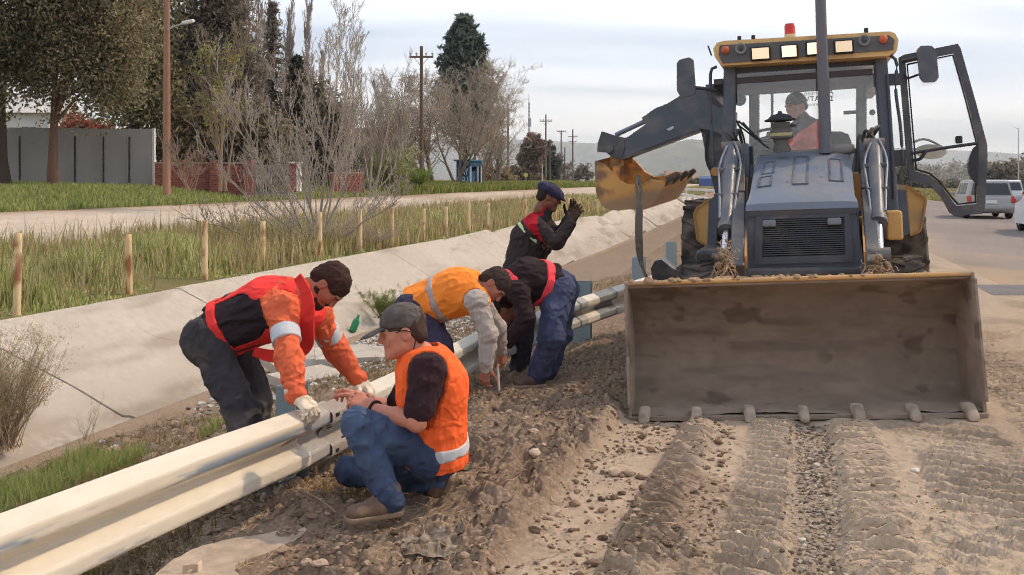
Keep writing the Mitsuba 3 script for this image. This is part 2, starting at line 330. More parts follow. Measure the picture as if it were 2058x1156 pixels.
# ================================================================ trees, plants
def rotv(rng, n):
    v = rng.normal(size=(n, 3)); return nrm(v)
def quads(c, a, b):
    """leaf quads: centre c, half axes a (long) and b (wide), as kites of 2 triangles"""
    n = len(c); v = np.stack([c-a, c+b*0.9-a*0.1, c+a, c-b*0.9-a*0.1], 1).reshape(-1, 3)
    i = np.arange(n)[:, None]*4
    return v, np.vstack([i+[0, 1, 2], i+[0, 2, 3]])
def leafcol(rng, n, cols, var=0.28, per=4):
    c = np.array([srgb(*x) for x in cols]); k = rng.random(n)**0.9*(len(c)-1); i = np.minimum(k.astype(int), len(c)-2); f = (k-i)[:, None]
    out = (c[i]*(1-f)+c[i+1]*f)*(1+var*(rng.random(n)*2-1))[:, None]
    return np.repeat(np.clip(out, 0.004, 0.9), per, 0)
def put_leaves(key, c, a, b, cols, rng, clump=None, extra=None):
    v, f = quads(c, a, b); col = leafcol(rng, len(c), cols)
    if clump is not None: col = col*np.repeat(clump, 4)[:, None]
    return obj(key, (v, f), 'vc_leaf', cf=lambda _: np.clip(col, 0.003, 0.9))

def branches(rng, P, R, n, ratio, up, out, K=5, tmin=0.2, curl=0.25, rr=0.5, tpow=1.0):
    """n children for each parent polyline in P (N,K0,3)"""
    N, K0, _ = P.shape
    tau = tmin+(1-tmin)*rng.random((N, n))**tpow
    x = tau*(K0-1); i = np.minimum(x.astype(int), K0-2); f = (x-i)[..., None]
    I = np.arange(N)[:, None]
    p = P[I, i]*(1-f)+P[I, i+1]*f; tg = nrm(P[I, i+1]-P[I, i]); r = (R[I, i]*(1-f[..., 0])+R[I, i+1]*f[..., 0])*rr
    L = np.linalg.norm(P[:, -1]-P[:, 0], axis=1)[:, None]*ratio*(1.05-0.6*tau)*rng.uniform(0.6, 1.25, (N, n))
    rd = rotv(rng, N*n).reshape(N, n, 3); rd = nrm(rd-tg*(rd*tg).sum(-1, keepdims=True))
    d = nrm(tg*(1-out)+rd*out+np.array([0, 0, up]))
    s = np.linspace(0, 1, K)[None, None, :, None]
    bend = rotv(rng, N*n).reshape(N, n, 1, 3)*curl+np.array([0, 0, up*0.8])
    Q = p[:, :, None]+L[..., None, None]*(d[:, :, None]*s+bend*s**2*0.5)
    Rq = r[..., None]*np.linspace(1, 0.25, K)
    return Q.reshape(N*n, K, 3), Rq.reshape(N*n, K)
def trunkline(rng, base, h, r, lean=(0, 0), K=7, wob=0.02, tip=0.15):
    s = np.linspace(0, 1, K); w = np.cumsum(rng.normal(0, wob*h/K*3, (K, 2)), 0)*np.array(s)[:, None]
    P = np.asarray(base)+np.stack([lean[0]*s*h+w[:, 0], lean[1]*s*h+w[:, 1], s*h], 1)
    return P[None], (r*(1-(1-tip)*s))[None]

def bare_tree(name, label, base, h, r, seed, n=(14, 7, 5), ratio=(0.45, 0.4, 0.4), up=(0.5, 0.35, 0.3), out=(0.55, 0.6, 0.7), stems=1, fan=0.0, col=(128, 112, 98), tcol=None, tmin=0.2, rmin=0.006, leaves=None, cat='tree', group=None, K3=4, dirs=None):
    rng = np.random.default_rng(seed); key = unique(name); lab(key, label, cat, group)
    if stems == 1: P, R = trunkline(rng, base, h, r)
    else:
        Ps, Rs = [], []
        for i in range(stems):
            if dirs is not None: dx, dy, dz = dirs[i]; l = 1.0
            else:
                a = rng.random()*2*math.pi; q = fan*math.sqrt(rng.random()); dx, dy, dz = q*math.cos(a), q*math.sin(a)*0.7, 1.0; l = rng.uniform(0.65, 1.05)
            s = np.linspace(0, 1, 8)[:, None]
            d = np.array([dx, dy, dz])*h*l
            b = np.asarray(base)+rng.normal(0, 0.12, 3)*[1, 1, 0]*(0.3+h/8)
            Ps.append(b+d*s+np.array([dx, dy, 0])*h*0.10*np.sin(s*math.pi)+rng.normal(0, 0.012*h, (8, 3))*s); Rs.append(r*rng.uniform(0.6, 1.1)*np.linspace(1, 0.15, 8))
        P, R = np.array(Ps), np.array(Rs)
    B1, R1 = branches(rng, P, R, n[0], ratio[0], up[0], out[0], tmin=tmin, K=6)
    B2, R2 = branches(rng, B1, R1, n[1], ratio[1], up[1], out[1], tmin=0.25)
    B3, R3 = branches(rng, B2, R2, n[2], ratio[2], up[2], out[2], tmin=0.3, K=K3) if n[2] else (None, None)
    tc = srgb(*(tcol or col)); cc = srgb(*col)
    obj(key+'__trunk', polytubes(P, np.maximum(R, rmin), 8), 'vc_rough', tc, smooth=True, amp=0.3, freq=2.5)
    tw = [polytubes(B1, np.maximum(R1, rmin), 4), polytubes(B2, np.maximum(R2, rmin*0.8), 3)]
    if B3 is not None: tw.append(polytubes(B3, np.maximum(R3, rmin*0.65), 3))
    obj(key+'__branches', tw, 'vc_rough', cc, smooth=True, amp=0.35, freq=1.0)
    if leaves:
        src = B3 if B3 is not None else B2
        m, size, cols, zlo, zhi, frac = leaves
        tip = src[rng.random(len(src)) < frac]
        c = (tip[:, None, 1:]+rng.normal(0, size, (len(tip), m, tip.shape[1]-1, 3))).reshape(-1, 3)
        c = c[(c[:, 2] > zlo) & (c[:, 2] < zhi)]
        a = rotv(rng, len(c))*size; b = nrm(np.cross(a, rotv(rng, len(c))))*size*0.5
        put_leaves(key+'__leaves', c, a, b, cols, rng)
    return key

def leafy_tree(name, label, base, lumps, seed, n=9000, leaf=(0.22, 0.06), cols=((58, 56, 36), (92, 88, 58), (120, 112, 80)), trunk=None, droop=0.5, tcol=(96, 78, 66), gap=0.35, cat='tree', limbs=10, group=None):
    rng = np.random.default_rng(seed); key = unique(name); lab(key, label, cat, group)
    base = np.asarray(base, float); L = np.array(lumps, float)   # centre (rel. to base) and radii
    if trunk:
        h, r, lean = trunk; P, R = trunkline(rng, base, h, r, lean, K=9, wob=0.03, tip=0.35)
        tm = polytubes(P, R*(1+0.25*np.exp(-np.linspace(0, 12, 9))), 10); v = np.array(tm.vertices); v += 0.06*r*4*(fb(v*3, 2, seed)[:, None]-0.5)*nrm(v-np.c_[np.tile(base[:2], (len(v), 1)), v[:, 2]])
        obj(key+'__trunk', (v, tm.faces), 'vc_rough', srgb(*tcol), smooth=True, amp=0.45, freq=4)
        Q = []
        for i in range(limbs):
            k = rng.integers(len(L)); tgt = base+L[k, :3]+rng.normal(0, 0.4, 3)*L[k, 3:]; j = rng.uniform(0.35, 0.95)
            p0 = P[0, min(8, int(j*8))]; mid = (p0+tgt)/2+[0, 0, 0.08*np.linalg.norm(tgt-p0)]
            s = np.linspace(0, 1, 7)[:, None]; Q.append((1-s)**2*p0+2*s*(1-s)*mid+s**2*tgt)
        if Q: lab(obj(key+'__limb', polytubes(np.array(Q), np.linspace(r*0.4, 0.03, 7)[None], 5), 'vc_rough', srgb(*tcol), smooth=True, amp=0.3), None, kind='stuff')
    vol = (L[:, 3]*L[:, 4]*L[:, 5])**0.75; nc = max(30, n//(28 if n < 25000 else 60))
    k = rng.choice(len(L), nc, p=vol/vol.sum()); d = rotv(rng, nc)*(rng.random(nc)**0.33)[:, None]*rng.uniform(.82, 1.22, (nc, 1))
    cc = base+L[k, :3]+d*L[k, 3:]
    keep = fb(cc*0.55, 2, seed) > gap; cc, kk, d = cc[keep], k[keep], d[keep]
    cs = (L[kk, 3:].mean(1)*0.12+0.10)*rng.uniform(.6, 1.5, len(cc))
    tone = rng.uniform(0.7, 1.25, len(cc))
    m = 30 if n < 25000 else 64
    c = (cc[:, None]+rng.normal(0, 1, (len(cc), m, 3))*cs[:, None, None]*[1, 1, 0.9+droop]).reshape(-1, 3); tone = np.repeat(tone, m)
    a = nrm(rotv(rng, len(c))*(1-droop)+np.array([0, 0, -1])*droop*1.2)*leaf[0]*rng.uniform(0.6, 1.3, (len(c), 1))
    b = nrm(np.cross(a, rotv(rng, len(c))))*leaf[1]*1.4
    put_leaves(key+'__crown', c, a, b, cols, rng, clump=tone)
    return key

def conifer(name, label, base, h, prof, seed, levels=26, per=9, cols=((38, 46, 38), (62, 72, 58), (84, 92, 76)), leaf=(0.4, 0.1), tr=0.3, up=0.25, m=24, irregular=0.3, cat='tree', tcol=(84, 70, 60), zmin=0.12, jut=0.25):
    rng = np.random.default_rng(seed); key = unique(name); lab(key, label, cat)
    base = np.asarray(base, float); P, R = trunkline(rng, base, h, tr, K=8, wob=0.006, tip=0.1)
    obj(key+'__trunk', polytubes(P, R, 8), 'vc_rough', srgb(*tcol), smooth=True, amp=0.3)
    pz = np.array([q[0] for q in prof]); pr = np.array([q[1] for q in prof])
    cs, tn, br = [], [], []
    for i in range(levels):
        z = zmin+(1-zmin)*(i+rng.random()*0.7)/levels
        r0 = np.interp(z, pz, pr); ph = rng.random()*6.28
        for j in range(per):
            r = r0*rng.uniform(1-irregular, 1+jut*rng.random()); a = ph+j*2*math.pi/per+rng.normal(0, 0.15)
            e = np.array([math.cos(a), math.sin(a), 0]); s = np.linspace(0.12, 1, 7)[:, None]
            q = base+[0, 0, z*h]+e*r*s+np.array([0, 0, 1])*r*(up*s**2-0.1*s); br.append(q)
            k = rng.random(m)**0.6*6; ki = np.minimum(k.astype(int), 5); f = (k-ki)[:, None]
            cs.append(q[ki]*(1-f)+q[ki+1]*f+rng.normal(0, 1, (m, 3))*(0.10*r+0.12)*[1, 1, 0.55]); tn.append(np.full(m, rng.uniform(0.65, 1.3)))
    obj(key+'__limb', polytubes(np.array(br), np.linspace(0.05, 0.015, 7)[None], 3), 'vc_rough', srgb(*tcol), smooth=True)
    c = np.vstack(cs); a = nrm(rotv(rng, len(c))+[0, 0, up*1.2])*leaf[0]*rng.uniform(0.6, 1.2, (len(c), 1)); b = nrm(np.cross(a, rotv(rng, len(c))))*leaf[1]
    put_leaves(key+'__crown', c, a, b, cols, rng, clump=np.concatenate(tn))
    return key

def blades(key, x, y, h, w, cols, seed, label=None, cat=None, zf=None, lean=0.35, mat='vc_leaf', dz=-0.02, kind='stuff', group=None):
    rng = np.random.default_rng(seed); n = len(x); z = (zf(x, y) if zf else zbase(tof(x, y), y))+dz
    a = rng.random(n)*6.28; d = np.stack([np.cos(a), np.sin(a), 0*a], 1); sd = np.stack([-np.sin(a+rng.normal(0, 1, n)), np.cos(a), 0*a], 1)
    b = np.stack([x, y, z], 1); L = (rng.random(n)*lean)[:, None]*h[:, None]; H = h[:, None]*np.array([0, 0, 1]); W = np.asarray(w).reshape(-1, 1)*np.ones((n, 1))
    m = b+H*0.55+d*L*0.35; t = b+H*(1-0.25*(L/h[:, None])**2)+d*L
    v = np.stack([b-sd*W, b+sd*W, m-sd*W*0.8, m+sd*W*0.8, t], 1).reshape(-1, 3); i = np.arange(n)[:, None]*5
    f = np.vstack([i+[0, 1, 3], i+[0, 3, 2], i+[2, 3, 4]])
    col = leafcol(rng, n, cols, 0.3, 5)
    key = obj(key, (v, f), mat, cf=lambda _: col)
    if label: lab(key, label, cat, group, kind)
    return key

# ---------------------------------------------------------------- grass and weeds
rng = np.random.default_rng(21)
GREEN = ((125, 138, 78), (156, 165, 98), (188, 188, 125), (224, 210, 163))
DRY = ((132, 114, 83), (173, 154, 114), (206, 187, 145), (132, 140, 77))
def tufted(rng, n, t0, t1, y0, y1, ypow=1.0, den=0.45, fr=0.8, sd=3):
    t = rng.uniform(t0, t1, n); y = y0*(y1/y0)**(rng.random(n)**ypow); x = xt(t, y)
    k = fb(np.stack([x*fr, y*fr, x*0], 1), 3, sd); m = k > den-0.12*rng.random(n)
    return x[m], y[m], k[m]
x, y, k = tufted(rng, 120000, -12.6, -8.35, 9, 70, 0.9, 0.36)
edge = np.clip((tof(x, y)+8.3)/-0.9, 0.25, 1)
blades('verge_grass', x, y, (0.055+0.43*np.clip((k-0.37)*2.7, 0, 1)**1.3)*edge*rng.uniform(0.35, 1.3, len(x))*(0.55+0.45*sstep(-12.6, -10.8, tof(x, y))), 0.006+0.00045*y, GREEN, 1, 'tall green grass growing along the verge between the stakes and the dirt road', 'grass')
x, y, k = tufted(rng, 26000, -12.9, -8.4, 18, 75, 1, 0.42, 0.5, 8)
blades('dry_verge_grass', x, y, rng.uniform(0.2, 0.8, len(x))*0.62, 0.006+0.0004*y, DRY, 2, 'brownish dry weeds mixed through the verge farther along the stakes', 'grass')
x, y, k = tufted(rng, 70000, -34, -21.1, 28, 70, 1, 0.30, 0.4, 5)
blades('lawn_grass', x, y, rng.uniform(0.06, 0.28, len(x)), 0.03, ((132, 146, 84), (156, 164, 98), (182, 182, 124)), 3, 'bright green grass strip across the dirt road below the walls', 'grass')
x, y, k = tufted(rng, 30000, -27, -21.1, 64, 150, 1, 0.33, 0.25, 6)
blades('far_grass', x, y, rng.uniform(0.15, 0.7, len(x)), 0.06, ((96, 118, 46), (130, 140, 70), (160, 146, 104)), 4, 'green and straw coloured grass around the far blue shelter', 'grass')
x, y, k = tufted(rng, 30000, -5.6, -2.75, 2.9, 6.2, 1, 0.25, 1.2, 7)
m_ = fb(np.stack([x*1.1, y*1.1, x*0], 1), 2, 77)+0.22*sstep(4.6, 3.2, y) > 0.52
blades('slope_grass', x[m_], y[m_], rng.uniform(0.05, 0.22, m_.sum()), 0.0035, ((104, 118, 66), (134, 142, 86), (168, 156, 116)), 5, 'short green weeds on the bank behind the near rail', 'grass', zf=ground_z, lean=0.9)
x, y, k = tufted(rng, 42000, -5.9, -2.5, 4.4, 22, 1, 0.36, 1.3, 9)
blades('dry_slope_grass', x, y, rng.uniform(0.03, 0.13, len(x)), 0.004, ((128, 104, 78), (160, 136, 104), (110, 92, 68), (124, 122, 72)), 6, 'flattened dry straw and weeds on the bank behind the rail', 'grass', zf=ground_z, lean=2.2)
x, y, k = tufted(rng, 26000, 11.8, 30, 25, 260, 1, 0.35, 0.2, 4)
blades('roadside_grass', x, y, rng.uniform(0.1, 0.4, len(x)), 0.004+0.0011*y, ((128, 126, 78), (164, 150, 108), (112, 116, 66)), 7, 'short grass on the far roadside beyond the cars', 'grass')
x, y, k = tufted(rng, 16000, -5.75, -4.5, 6.2, 9.4, 1, 0.3, 1.2, 17)
m_ = (fb(np.stack([x*1.3, y*1.3, x*0], 1), 2, 78)+.25*sstep(8.6, 7.2, y) > .55)
blades('bank_grass', x[m_], y[m_], rng.uniform(0.05, 0.20, m_.sum()), 0.004, ((112, 130, 66), (142, 154, 86), (172, 164, 116)), 15, 'green grass patch at the foot of the bank, bottom left', 'grass', zf=ground_z, lean=0.9)
x, y, k = tufted(rng, 5200, -12.2, -8.5, 10, 60, .9, 0.40)
blades('dry_stalks', x, y, rng.uniform(0.3, 0.85, len(x)), 0.003+0.00025*y, ((196, 180, 140), (172, 152, 112), (150, 140, 96)), 16, 'thin straw coloured stalks standing up from the green verge', 'grass', lean=.5)
# straw caught under the rail, near the squatting man
x = rng.normal(-0.78, 0.16, 500); y = rng.normal(5.55, 0.10, 500)
blades('straw_clump', x, y, rng.uniform(0.03, 0.12, 500), 0.0035, ((196, 172, 120), (170, 142, 96), (140, 116, 78)), 8, 'clump of pale dry straw under the rail joint beside the squatting man', 'straw', zf=ground_z, lean=2.5)

def twiggy(name, label, base, h, fan, n, seed, col, leafcols=None, r=0.006, sub=5, cat='shrub', nl=0, ls=1.0):
    rng = np.random.default_rng(seed); key = unique(name); lab(key, label, cat); base = np.asarray(base, float)
    a = rng.random(n)*6.28; q = fan*np.sqrt(rng.random(n)); l = h*rng.uniform(0.45, 1.05, n); s = np.linspace(0, 1, 6)
    d = np.stack([np.cos(a)*q, np.sin(a)*q, np.ones(n)], 1)*l[:, None]
    b = base+rng.normal(0, 0.09*h, (n, 3))*[1, 1, 0]
    P = b[:, None]+d[:, None]*s[None, :, None]+rng.normal(0, 0.03*h, (n, 6, 3))*s[None, :, None]; R = np.tile(r*np.linspace(1, 0.3, 6), (n, 1))
    B, RB = branches(rng, P, R, sub, 0.35, 0.35, 0.6, tmin=0.25, rr=0.7); B2, RB2 = branches(rng, B, RB, 3, 0.4, 0.25, 0.7, K=4, rr=0.7)
    obj(key+'__stems', [polytubes(P, R, 4), polytubes(B, RB, 3), polytubes(B2, np.maximum(RB2, r*0.28), 3)], 'vc_rough', srgb(*col), smooth=True, amp=0.4, freq=6)
    if leafcols:
        c = B2[:, 1:].reshape(-1, 3); c = np.repeat(c, nl or 1, 0)+rng.normal(0, 0.03*h, (len(c)*(nl or 1), 3)); aa = nrm(rotv(rng, len(c))+[0, 0, .8])*0.035*h*ls; bb = nrm(np.cross(aa, rotv(rng, len(c))))*0.009*h*ls
        put_leaves(key+'__leaves', c, aa, bb, leafcols, rng)
    return key
twiggy('dry_bush', 'brown dry bush at the left edge of the picture in front of the concrete ditch', (-4.667, 9.9, -0.893), 1.0, 0.62, 190, 4, (164, 144, 120), ((164, 146, 116), (196, 176, 140), (140, 144, 92)), 0.0045, 6, nl=1, ls=.4)
twiggy('green_weed', 'low green weed beside the gravel in the ditch', (-2.316, 19.3, -0.906), 0.5, 1.2, 60, 9, (110, 110, 66), ((92, 108, 50), (124, 134, 70)), 0.003, 4, 'weed', nl=2)
twiggy('green_weed', 'thin upright weed stalk in front of the concrete ditch right of the dry bush', (-4.149, 10.7, -1.018), 0.42, 0.5, 7, 10, (130, 122, 84), None, 0.003, 3, 'weed')

# ---------------------------------------------------------------- trees, left to right
leafy_tree('evergreen_tree', 'dark evergreen tree whose trunk stands at the left edge of the picture', (-19.874, 42, 1.321), [(-0.9, 0, 7.5, 2.2, 2.5, 3.5), (0.2, 0, 4.6, 0.9, 1.4, 1.8), (-1.2, 0, 10.5, 2.6, 2.6, 3)], 1, 26000, (0.12, 0.04), ((86, 86, 67), (117, 115, 88), (146, 139, 108)), (8.0, 0.5, (0.0, 0)), 0.3, (64, 54, 46))
leafy_tree('evergreen_tree', 'big olive green tree with a bare reddish trunk in front of the grey wall', (-18.46, 44, 1.31), [(-0.9, 0, 5.2, 1.9, 2, 1.5), (0.8, 0, 6.4, 2.6, 2.2, 3.0), (-0.7, 0.5, 8.2, 1.6, 2, 2.0), (2.2, 0, 4.9, 1.5, 1.6, 1.9), (2.1, 0.3, 7.2, 1.6, 1.8, 2.3), (0.6, 0, 10, 2.8, 2.4, 2.5), (3.0, 0, 9.5, 1.2, 1.6, 2.4), (-2.2, 0, 10, 1.2, 1.5, 1.5)], 2, 90000, (0.10, 0.035), ((116, 114, 86), (140, 134, 104), (162, 152, 124), (164, 144, 118)), (6.4, 0.20, (0.01, 0)), 0.3, (122, 92, 76), gap=0.37, limbs=22)
leafy_tree('evergreen_tree', 'dark green tree with drooping foliage just left of the wooden lamp pole', (-17.893, 52, 1.266), [(0, 0, 8.5, 1.7, 2, 3.5), (0.5, 0, 4.6, 1.5, 1.8, 2.0), (-0.4, 0, 11.5, 1.3, 1.6, 2.6), (-0.8, 0, 5.2, 1.3, 1.6, 2.2)], 3, 30000, (0.14, 0.045), ((100, 98, 76), (134, 129, 100), (165, 153, 120)), (9, 0.3, (0, 0)), 0.3, (84, 70, 60), gap=0.28)
leafy_tree('evergreen_tree', 'tall dark conifer behind the wooden lamp pole with a ragged rounded top', (-15.375, 56, 1.194), [(-0.7, 0, 3.8, 1.8, 2.2, 2.4), (0.6, 0, 3.0, 2.1, 2.2, 2.0), (0.0, 0, 6.6, 2.2, 2.2, 2.6), (0.3, 0, 9.0, 1.6, 1.8, 1.8), (-0.9, 0, 7.3, 1.2, 1.8, 2.0), (1.3, 0, 5.6, 1.1, 1.6, 1.6), (0.1, 0, 10.2, 0.9, 1.2, 1.1)], 4, 40000, (0.16, 0.045), ((105, 100, 91), (134, 127, 115), (163, 151, 136)), (9.5, 0.3, (0, 0)), 0.35, (74, 62, 54), gap=0.26)
conifer('spruce_tree', 'narrow spiky dark spruce rising beside the bare poplars', (-13.555, 62, 1.212), 10.4, [(0, 0.9), (0.3, 1.0), (0.6, 0.75), (0.9, 0.28), (1, 0.08)], 5, 34, 6, ((94, 89, 80), (124, 117, 105), (151, 142, 128)), (0.22, 0.05), 0.16, -0.15, 14, 0.5, jut=0.9)
conifer('cypress_tree', 'small slim dark cypress behind the bare shrub', (-12.146, 62, 1.212), 7.3, [(0, 0.5), (0.5, 0.6), (0.85, 0.4), (1, 0.06)], 6, 30, 6, ((74, 76, 66), (100, 98, 84)), (0.2, 0.06), 0.12, 0.6, 16, 0.3, jut=0.3)
leafy_tree('evergreen_shrub', 'dark evergreen bush behind the brick wall right of the cypress', (-11.37, 66, 1.19), [(0, 0, 3.2, 1.2, 1.4, 3.0), (0.6, 0, 1.8, 1.3, 1.2, 1.8), (-1.2, 0, 2.2, 1.2, 1.2, 2)], 7, 7000, (0.26, 0.07), ((96, 92, 82), (128, 119, 105), (156, 144, 126)), (4, 0.12, (0, 0)), 0.2, gap=0.25, cat='shrub')
leafy_tree('evergreen_shrub', 'mid dark hedge of bushes behind the brick wall between pole and gate', (-12.976, 52, 1.219), [(-2.4, 0, 1.7, 1.4, 1, 1.7), (-0.3, 0, 1.8, 1.5, 1, 1.9), (1.4, 0, 1.6, 1.3, 1, 1.7)], 8, 8000, (0.22, 0.06), ((96, 89, 71), (128, 117, 94), (158, 142, 114)), None, 0.3, gap=0.25, cat='shrub')
POP = (156, 142, 134)
for i, (px, Y, h, lb) in enumerate([(517, 78, 14.8, 'tall bare poplar left of the spiky spruce'), (572, 82, 12.8, 'bare poplar between the spruce and the cypress'), (618, 80, 12.2, 'bare poplar right of the slim cypress, its top against the sky'), (538, 90, 13.6, 'bare poplar half hidden behind the spiky spruce'), (640, 92, 10.4, 'shorter bare poplar behind the dark evergreen bush')]):
    bare_tree('poplar_tree', lb, ((px-1029)*Y/2200, Y, 0.9), h, 0.13, 30+i, n=(46, 5, 3), ratio=(0.2, 0.42, 0.5), up=(1.7, 0.9, 0.6), out=(0.45, 0.4, 0.5), col=POP, tmin=0.1, rmin=0.022)
BRN = (162, 150, 136)
bt = [(700, 60, 8.6, 'slim bare tree with pale branches left of the first crossarm pole', 2, 0.16), (748, 64, 7.4, 'bare tree standing between the tall pale tree and the crossarm pole', 3, 0.3), (798, 66, 7.0, 'bare many stemmed tree just left of the crossarm pole', 4, 0.3)]
for i, (px, Y, h, lb, st, fan) in enumerate(bt):
    bare_tree('bare_tree', lb, ((px-1029)*Y/2200, Y, 0.9), h, 0.09, 50+i, n=(18, 6, 4), ratio=(0.36, 0.42, 0.45), up=(0.8, 0.5, 0.4), out=(0.5, 0.55, 0.6), stems=st, fan=fan, col=BRN, rmin=0.013)
ws = [(735, 84, 5.6, 'bare bushy willow left of the pole and behind the green shrub'), (800, 86, 6.4, 'bare willow directly left of the crossarm pole'), (868, 88, 8.0, 'large bare willow right of the crossarm pole, below the pine'), (915, 92, 8.6, 'broad bare willow behind the blue shelter'), (962, 98, 8.4, 'bare willow at the right end of the willow row'), (996, 112, 6.8, 'smaller bare willow behind the second crossarm pole'), (668, 80, 5.2, 'bare bushy willow behind the second brick wall')]
for i, (px, Y, h, lb) in enumerate(ws):
    bare_tree('willow_tree', lb, ((px-1029)*Y/2200, Y, 0.85), h, 0.16, 70+i, n=(13, 8, 7), ratio=(0.55, 0.5, 0.5), up=(0.35, 0.2, 0.1), out=(0.6, 0.65, 0.7), stems=5, fan=0.55, col=(166, 152, 136), tcol=(134, 118, 104), rmin=0.02, K3=4)
conifer('pine_tree', 'tall dense dark green pine rising above the bare willows', (-4.887, 112, 0.532), 17.6, [(0, 1.5), (0.35, 2.6), (0.52, 3.1), (0.68, 2.6), (0.85, 1.7), (0.95, 0.9), (1, 0.4)], 11, 40, 9, ((72, 84, 76), (92, 104, 94), (116, 128, 112)), (0.5, 0.16), 0.35, 0.4, 30, 0.35, zmin=0.3, jut=0.25)
leafy_tree('reddish_tree', 'small russet conifer beside the lattice mast', (2.795, 150, 1.005), [(0, 0, 4.6, 1.4, 1.4, 1.6), (0.3, 0, 6.2, 1.0, 1, 1.2), (-0.4, 0, 3, 1.3, 1.2, 1.3)], 12, 2500, (0.5, 0.16), ((118, 98, 88), (150, 128, 114), (130, 120, 104)), (5.5, 0.2, (0, 0)), 0.0, gap=0.3)
leafy_tree('dark_conifer', 'small dark conifer between the far poles', (5.795, 170, 0.932), [(0, 0, 2.4, 1.3, 1.3, 2.6), (0, 0, 4.6, .7, .7, 1.6)], 13, 2000, (0.5, 0.2), ((70, 74, 68), (98, 100, 90)), (4.5, 0.2, (0, 0)), 0.0, gap=0.2)
for i, (px, Y, h, w, c) in enumerate([(1118, 230, 5.6, 2.2, ((120, 108, 92), (156, 140, 120))), (1020, 140, 2.4, 3.2, ((92, 84, 72), (134, 120, 102))), (1045, 150, 2.6, 3, ((104, 92, 78), (146, 128, 110))), (1160, 260, 5, 3, ((112, 106, 92), (146, 136, 120))), (990, 118, 1.8, 2.4, ((140, 124, 96), (170, 150, 118)))]):
    leafy_tree('far_bush', f"{('tall straw coloured', 'dark tangled', 'reddish brown', 'grey brown', 'low straw coloured')[i]} bush far along the dirt road{(' among the last poles', ' right of the blue shelter', ' under the lattice mast', ' where the dirt road ends', ' just behind the shelter')[i]}", ((px-1029)*Y/2200, Y, 0.7), [(0, 0, h*0.5, w, w*0.7, h*0.5), (w*0.5, 0, h*0.35, w*0.7, w*.5, h*0.35)], 90+i, 1500, (0.4, 0.12), c, None, 0.0, gap=0.25, cat='bush')
twiggy('flowering_shrub', 'light green shrub with pale blossom left of the crossarm pole', (-7.41, 66, 1.01), 2.3, 0.9, 90, 14, (140, 132, 96), ((128, 138, 78), (166, 170, 112), (206, 204, 176)), 0.012, 5, nl=2)
twiggy('flowering_shrub', 'low green shrub in the grass under the crossarm pole', (-6.077, 70, 1.041), 1.2, 1.4, 80, 15, (124, 128, 72), ((104, 130, 54), (136, 154, 74)), 0.012, 5, nl=2)
# the near bare shrub that fans out over the verge
D = lambda px, py, dy=0.0: ((px-640)/500*1.04, dy, (505-py)/500*1.04)
dirs = [D(420, 130, .1), D(370, 300, .2), D(470, 190, -.1), D(505, 260, .3), D(545, 150, .1), D(575, 250, -.2), D(610, 140, .2), D(640, 210, -.3), D(668, 90, .0), D(690, 45, .1), D(712, 70, -.2), D(730, 160, .2), D(765, 230, -.1), D(800, 310, .3), D(825, 385, -.2), D(450, 330, .4), D(560, 300, .5), D(700, 230, .5), D(760, 400, .5), D(600, 420, -.6), D(480, 440, -.5)]
bare_tree('bare_shrub', 'large leafless grey shrub fanning out from the grass verge behind the stakes', (-4.191, 23.7, 0.053), 5.18, 0.028, 16, n=(12, 6, 5), ratio=(0.30, 0.42, 0.45), up=(0.45, 0.3, 0.2), out=(0.42, 0.5, 0.55), stems=len(dirs), dirs=dirs, col=(166, 154, 142), tcol=(150, 136, 124), rmin=0.006, tmin=0.25, cat='shrub')
twiggy('dry_brush', 'tangle of low grey dry brush round the foot of the large bare shrub', (-4.067, 23.3, 0.046), 0.7, 2.2, 90, 24, (168, 152, 136), None, 0.006, 6)
twiggy('dry_brush', 'low leafless twigs sprawling over the ditch edge right of the bare shrub', (-3.227, 24.4, 0.031), 0.5, 2.8, 60, 25, (160, 144, 128), None, 0.005, 6)
bare_tree('budding_tree', 'slender tree with fresh yellow green leaves in front of the dark conifer', (-9.393, 36, 1.157), 5.0, 0.05, 17, n=(12, 6, 4), ratio=(0.4, 0.4, 0.4), up=(0.9, 0.5, 0.4), stems=4, fan=0.22, col=(138, 122, 102), rmin=0.01, leaves=(2, 0.06, ((150, 152, 84), (176, 176, 108)), 2.0, 6.0, 0.16))
bare_tree('bare_shrub', 'thin leafless shrub at the foot of the wooden lamp pole', (-9.953, 34, 1.117), 1.6, 0.02, 18, n=(8, 5, 3), stems=7, fan=0.7, col=(140, 120, 104), rmin=0.008, cat='shrub')
leafy_tree('red_leaf_tree', 'patch of orange red foliage showing above the grey wall', (-22.963, 58, 3.132), [(0, 0, 1.1, 1.1, .8, .5), (0.7, 0, .8, .9, .8, .4)], 19, 1200, (0.18, 0.09), ((150, 92, 74), (184, 122, 100), (120, 80, 64)), None, 0.1, gap=0.2, cat='tree')

# ---------------------------------------------------------------- walls and houses on the left
def wallseg(key, a, b, z0, z1, th, mat, rgb, n=1, gapw=0.01, part='panel', **k):
    a, b = np.array(a, float), np.array(b, float); u = (b-a)/np.linalg.norm(b-a); L = np.linalg.norm(b-a)
    for i in range(n):
        p, q = a+u*(L*i/n+gapw), a+u*(L*(i+1)/n-gapw)
        obj(f'{key}__{part}', box(((p[0]+q[0])/2, (p[1]+q[1])/2, (z0+z1)/2), (np.linalg.norm(q-p), th, z1-z0), frame((u[0], u[1], 0), (0, 0, 1))), mat, rgb, **k)
def _wallc(p, n, uv):
    a = mfbm(p.x*0.7, p.y, p.z*0.7, 4); s = mfbm(p.x*5, p.y, p.z*0.4, 3)
    return mmix(srgb(168, 163, 160), srgb(192, 186, 182), a*0.7+s*0.4-0.1)*0.76
bsdf('render_grey', {'type': 'diffuse', 'reflectance': mikit.proc(_wallc)})
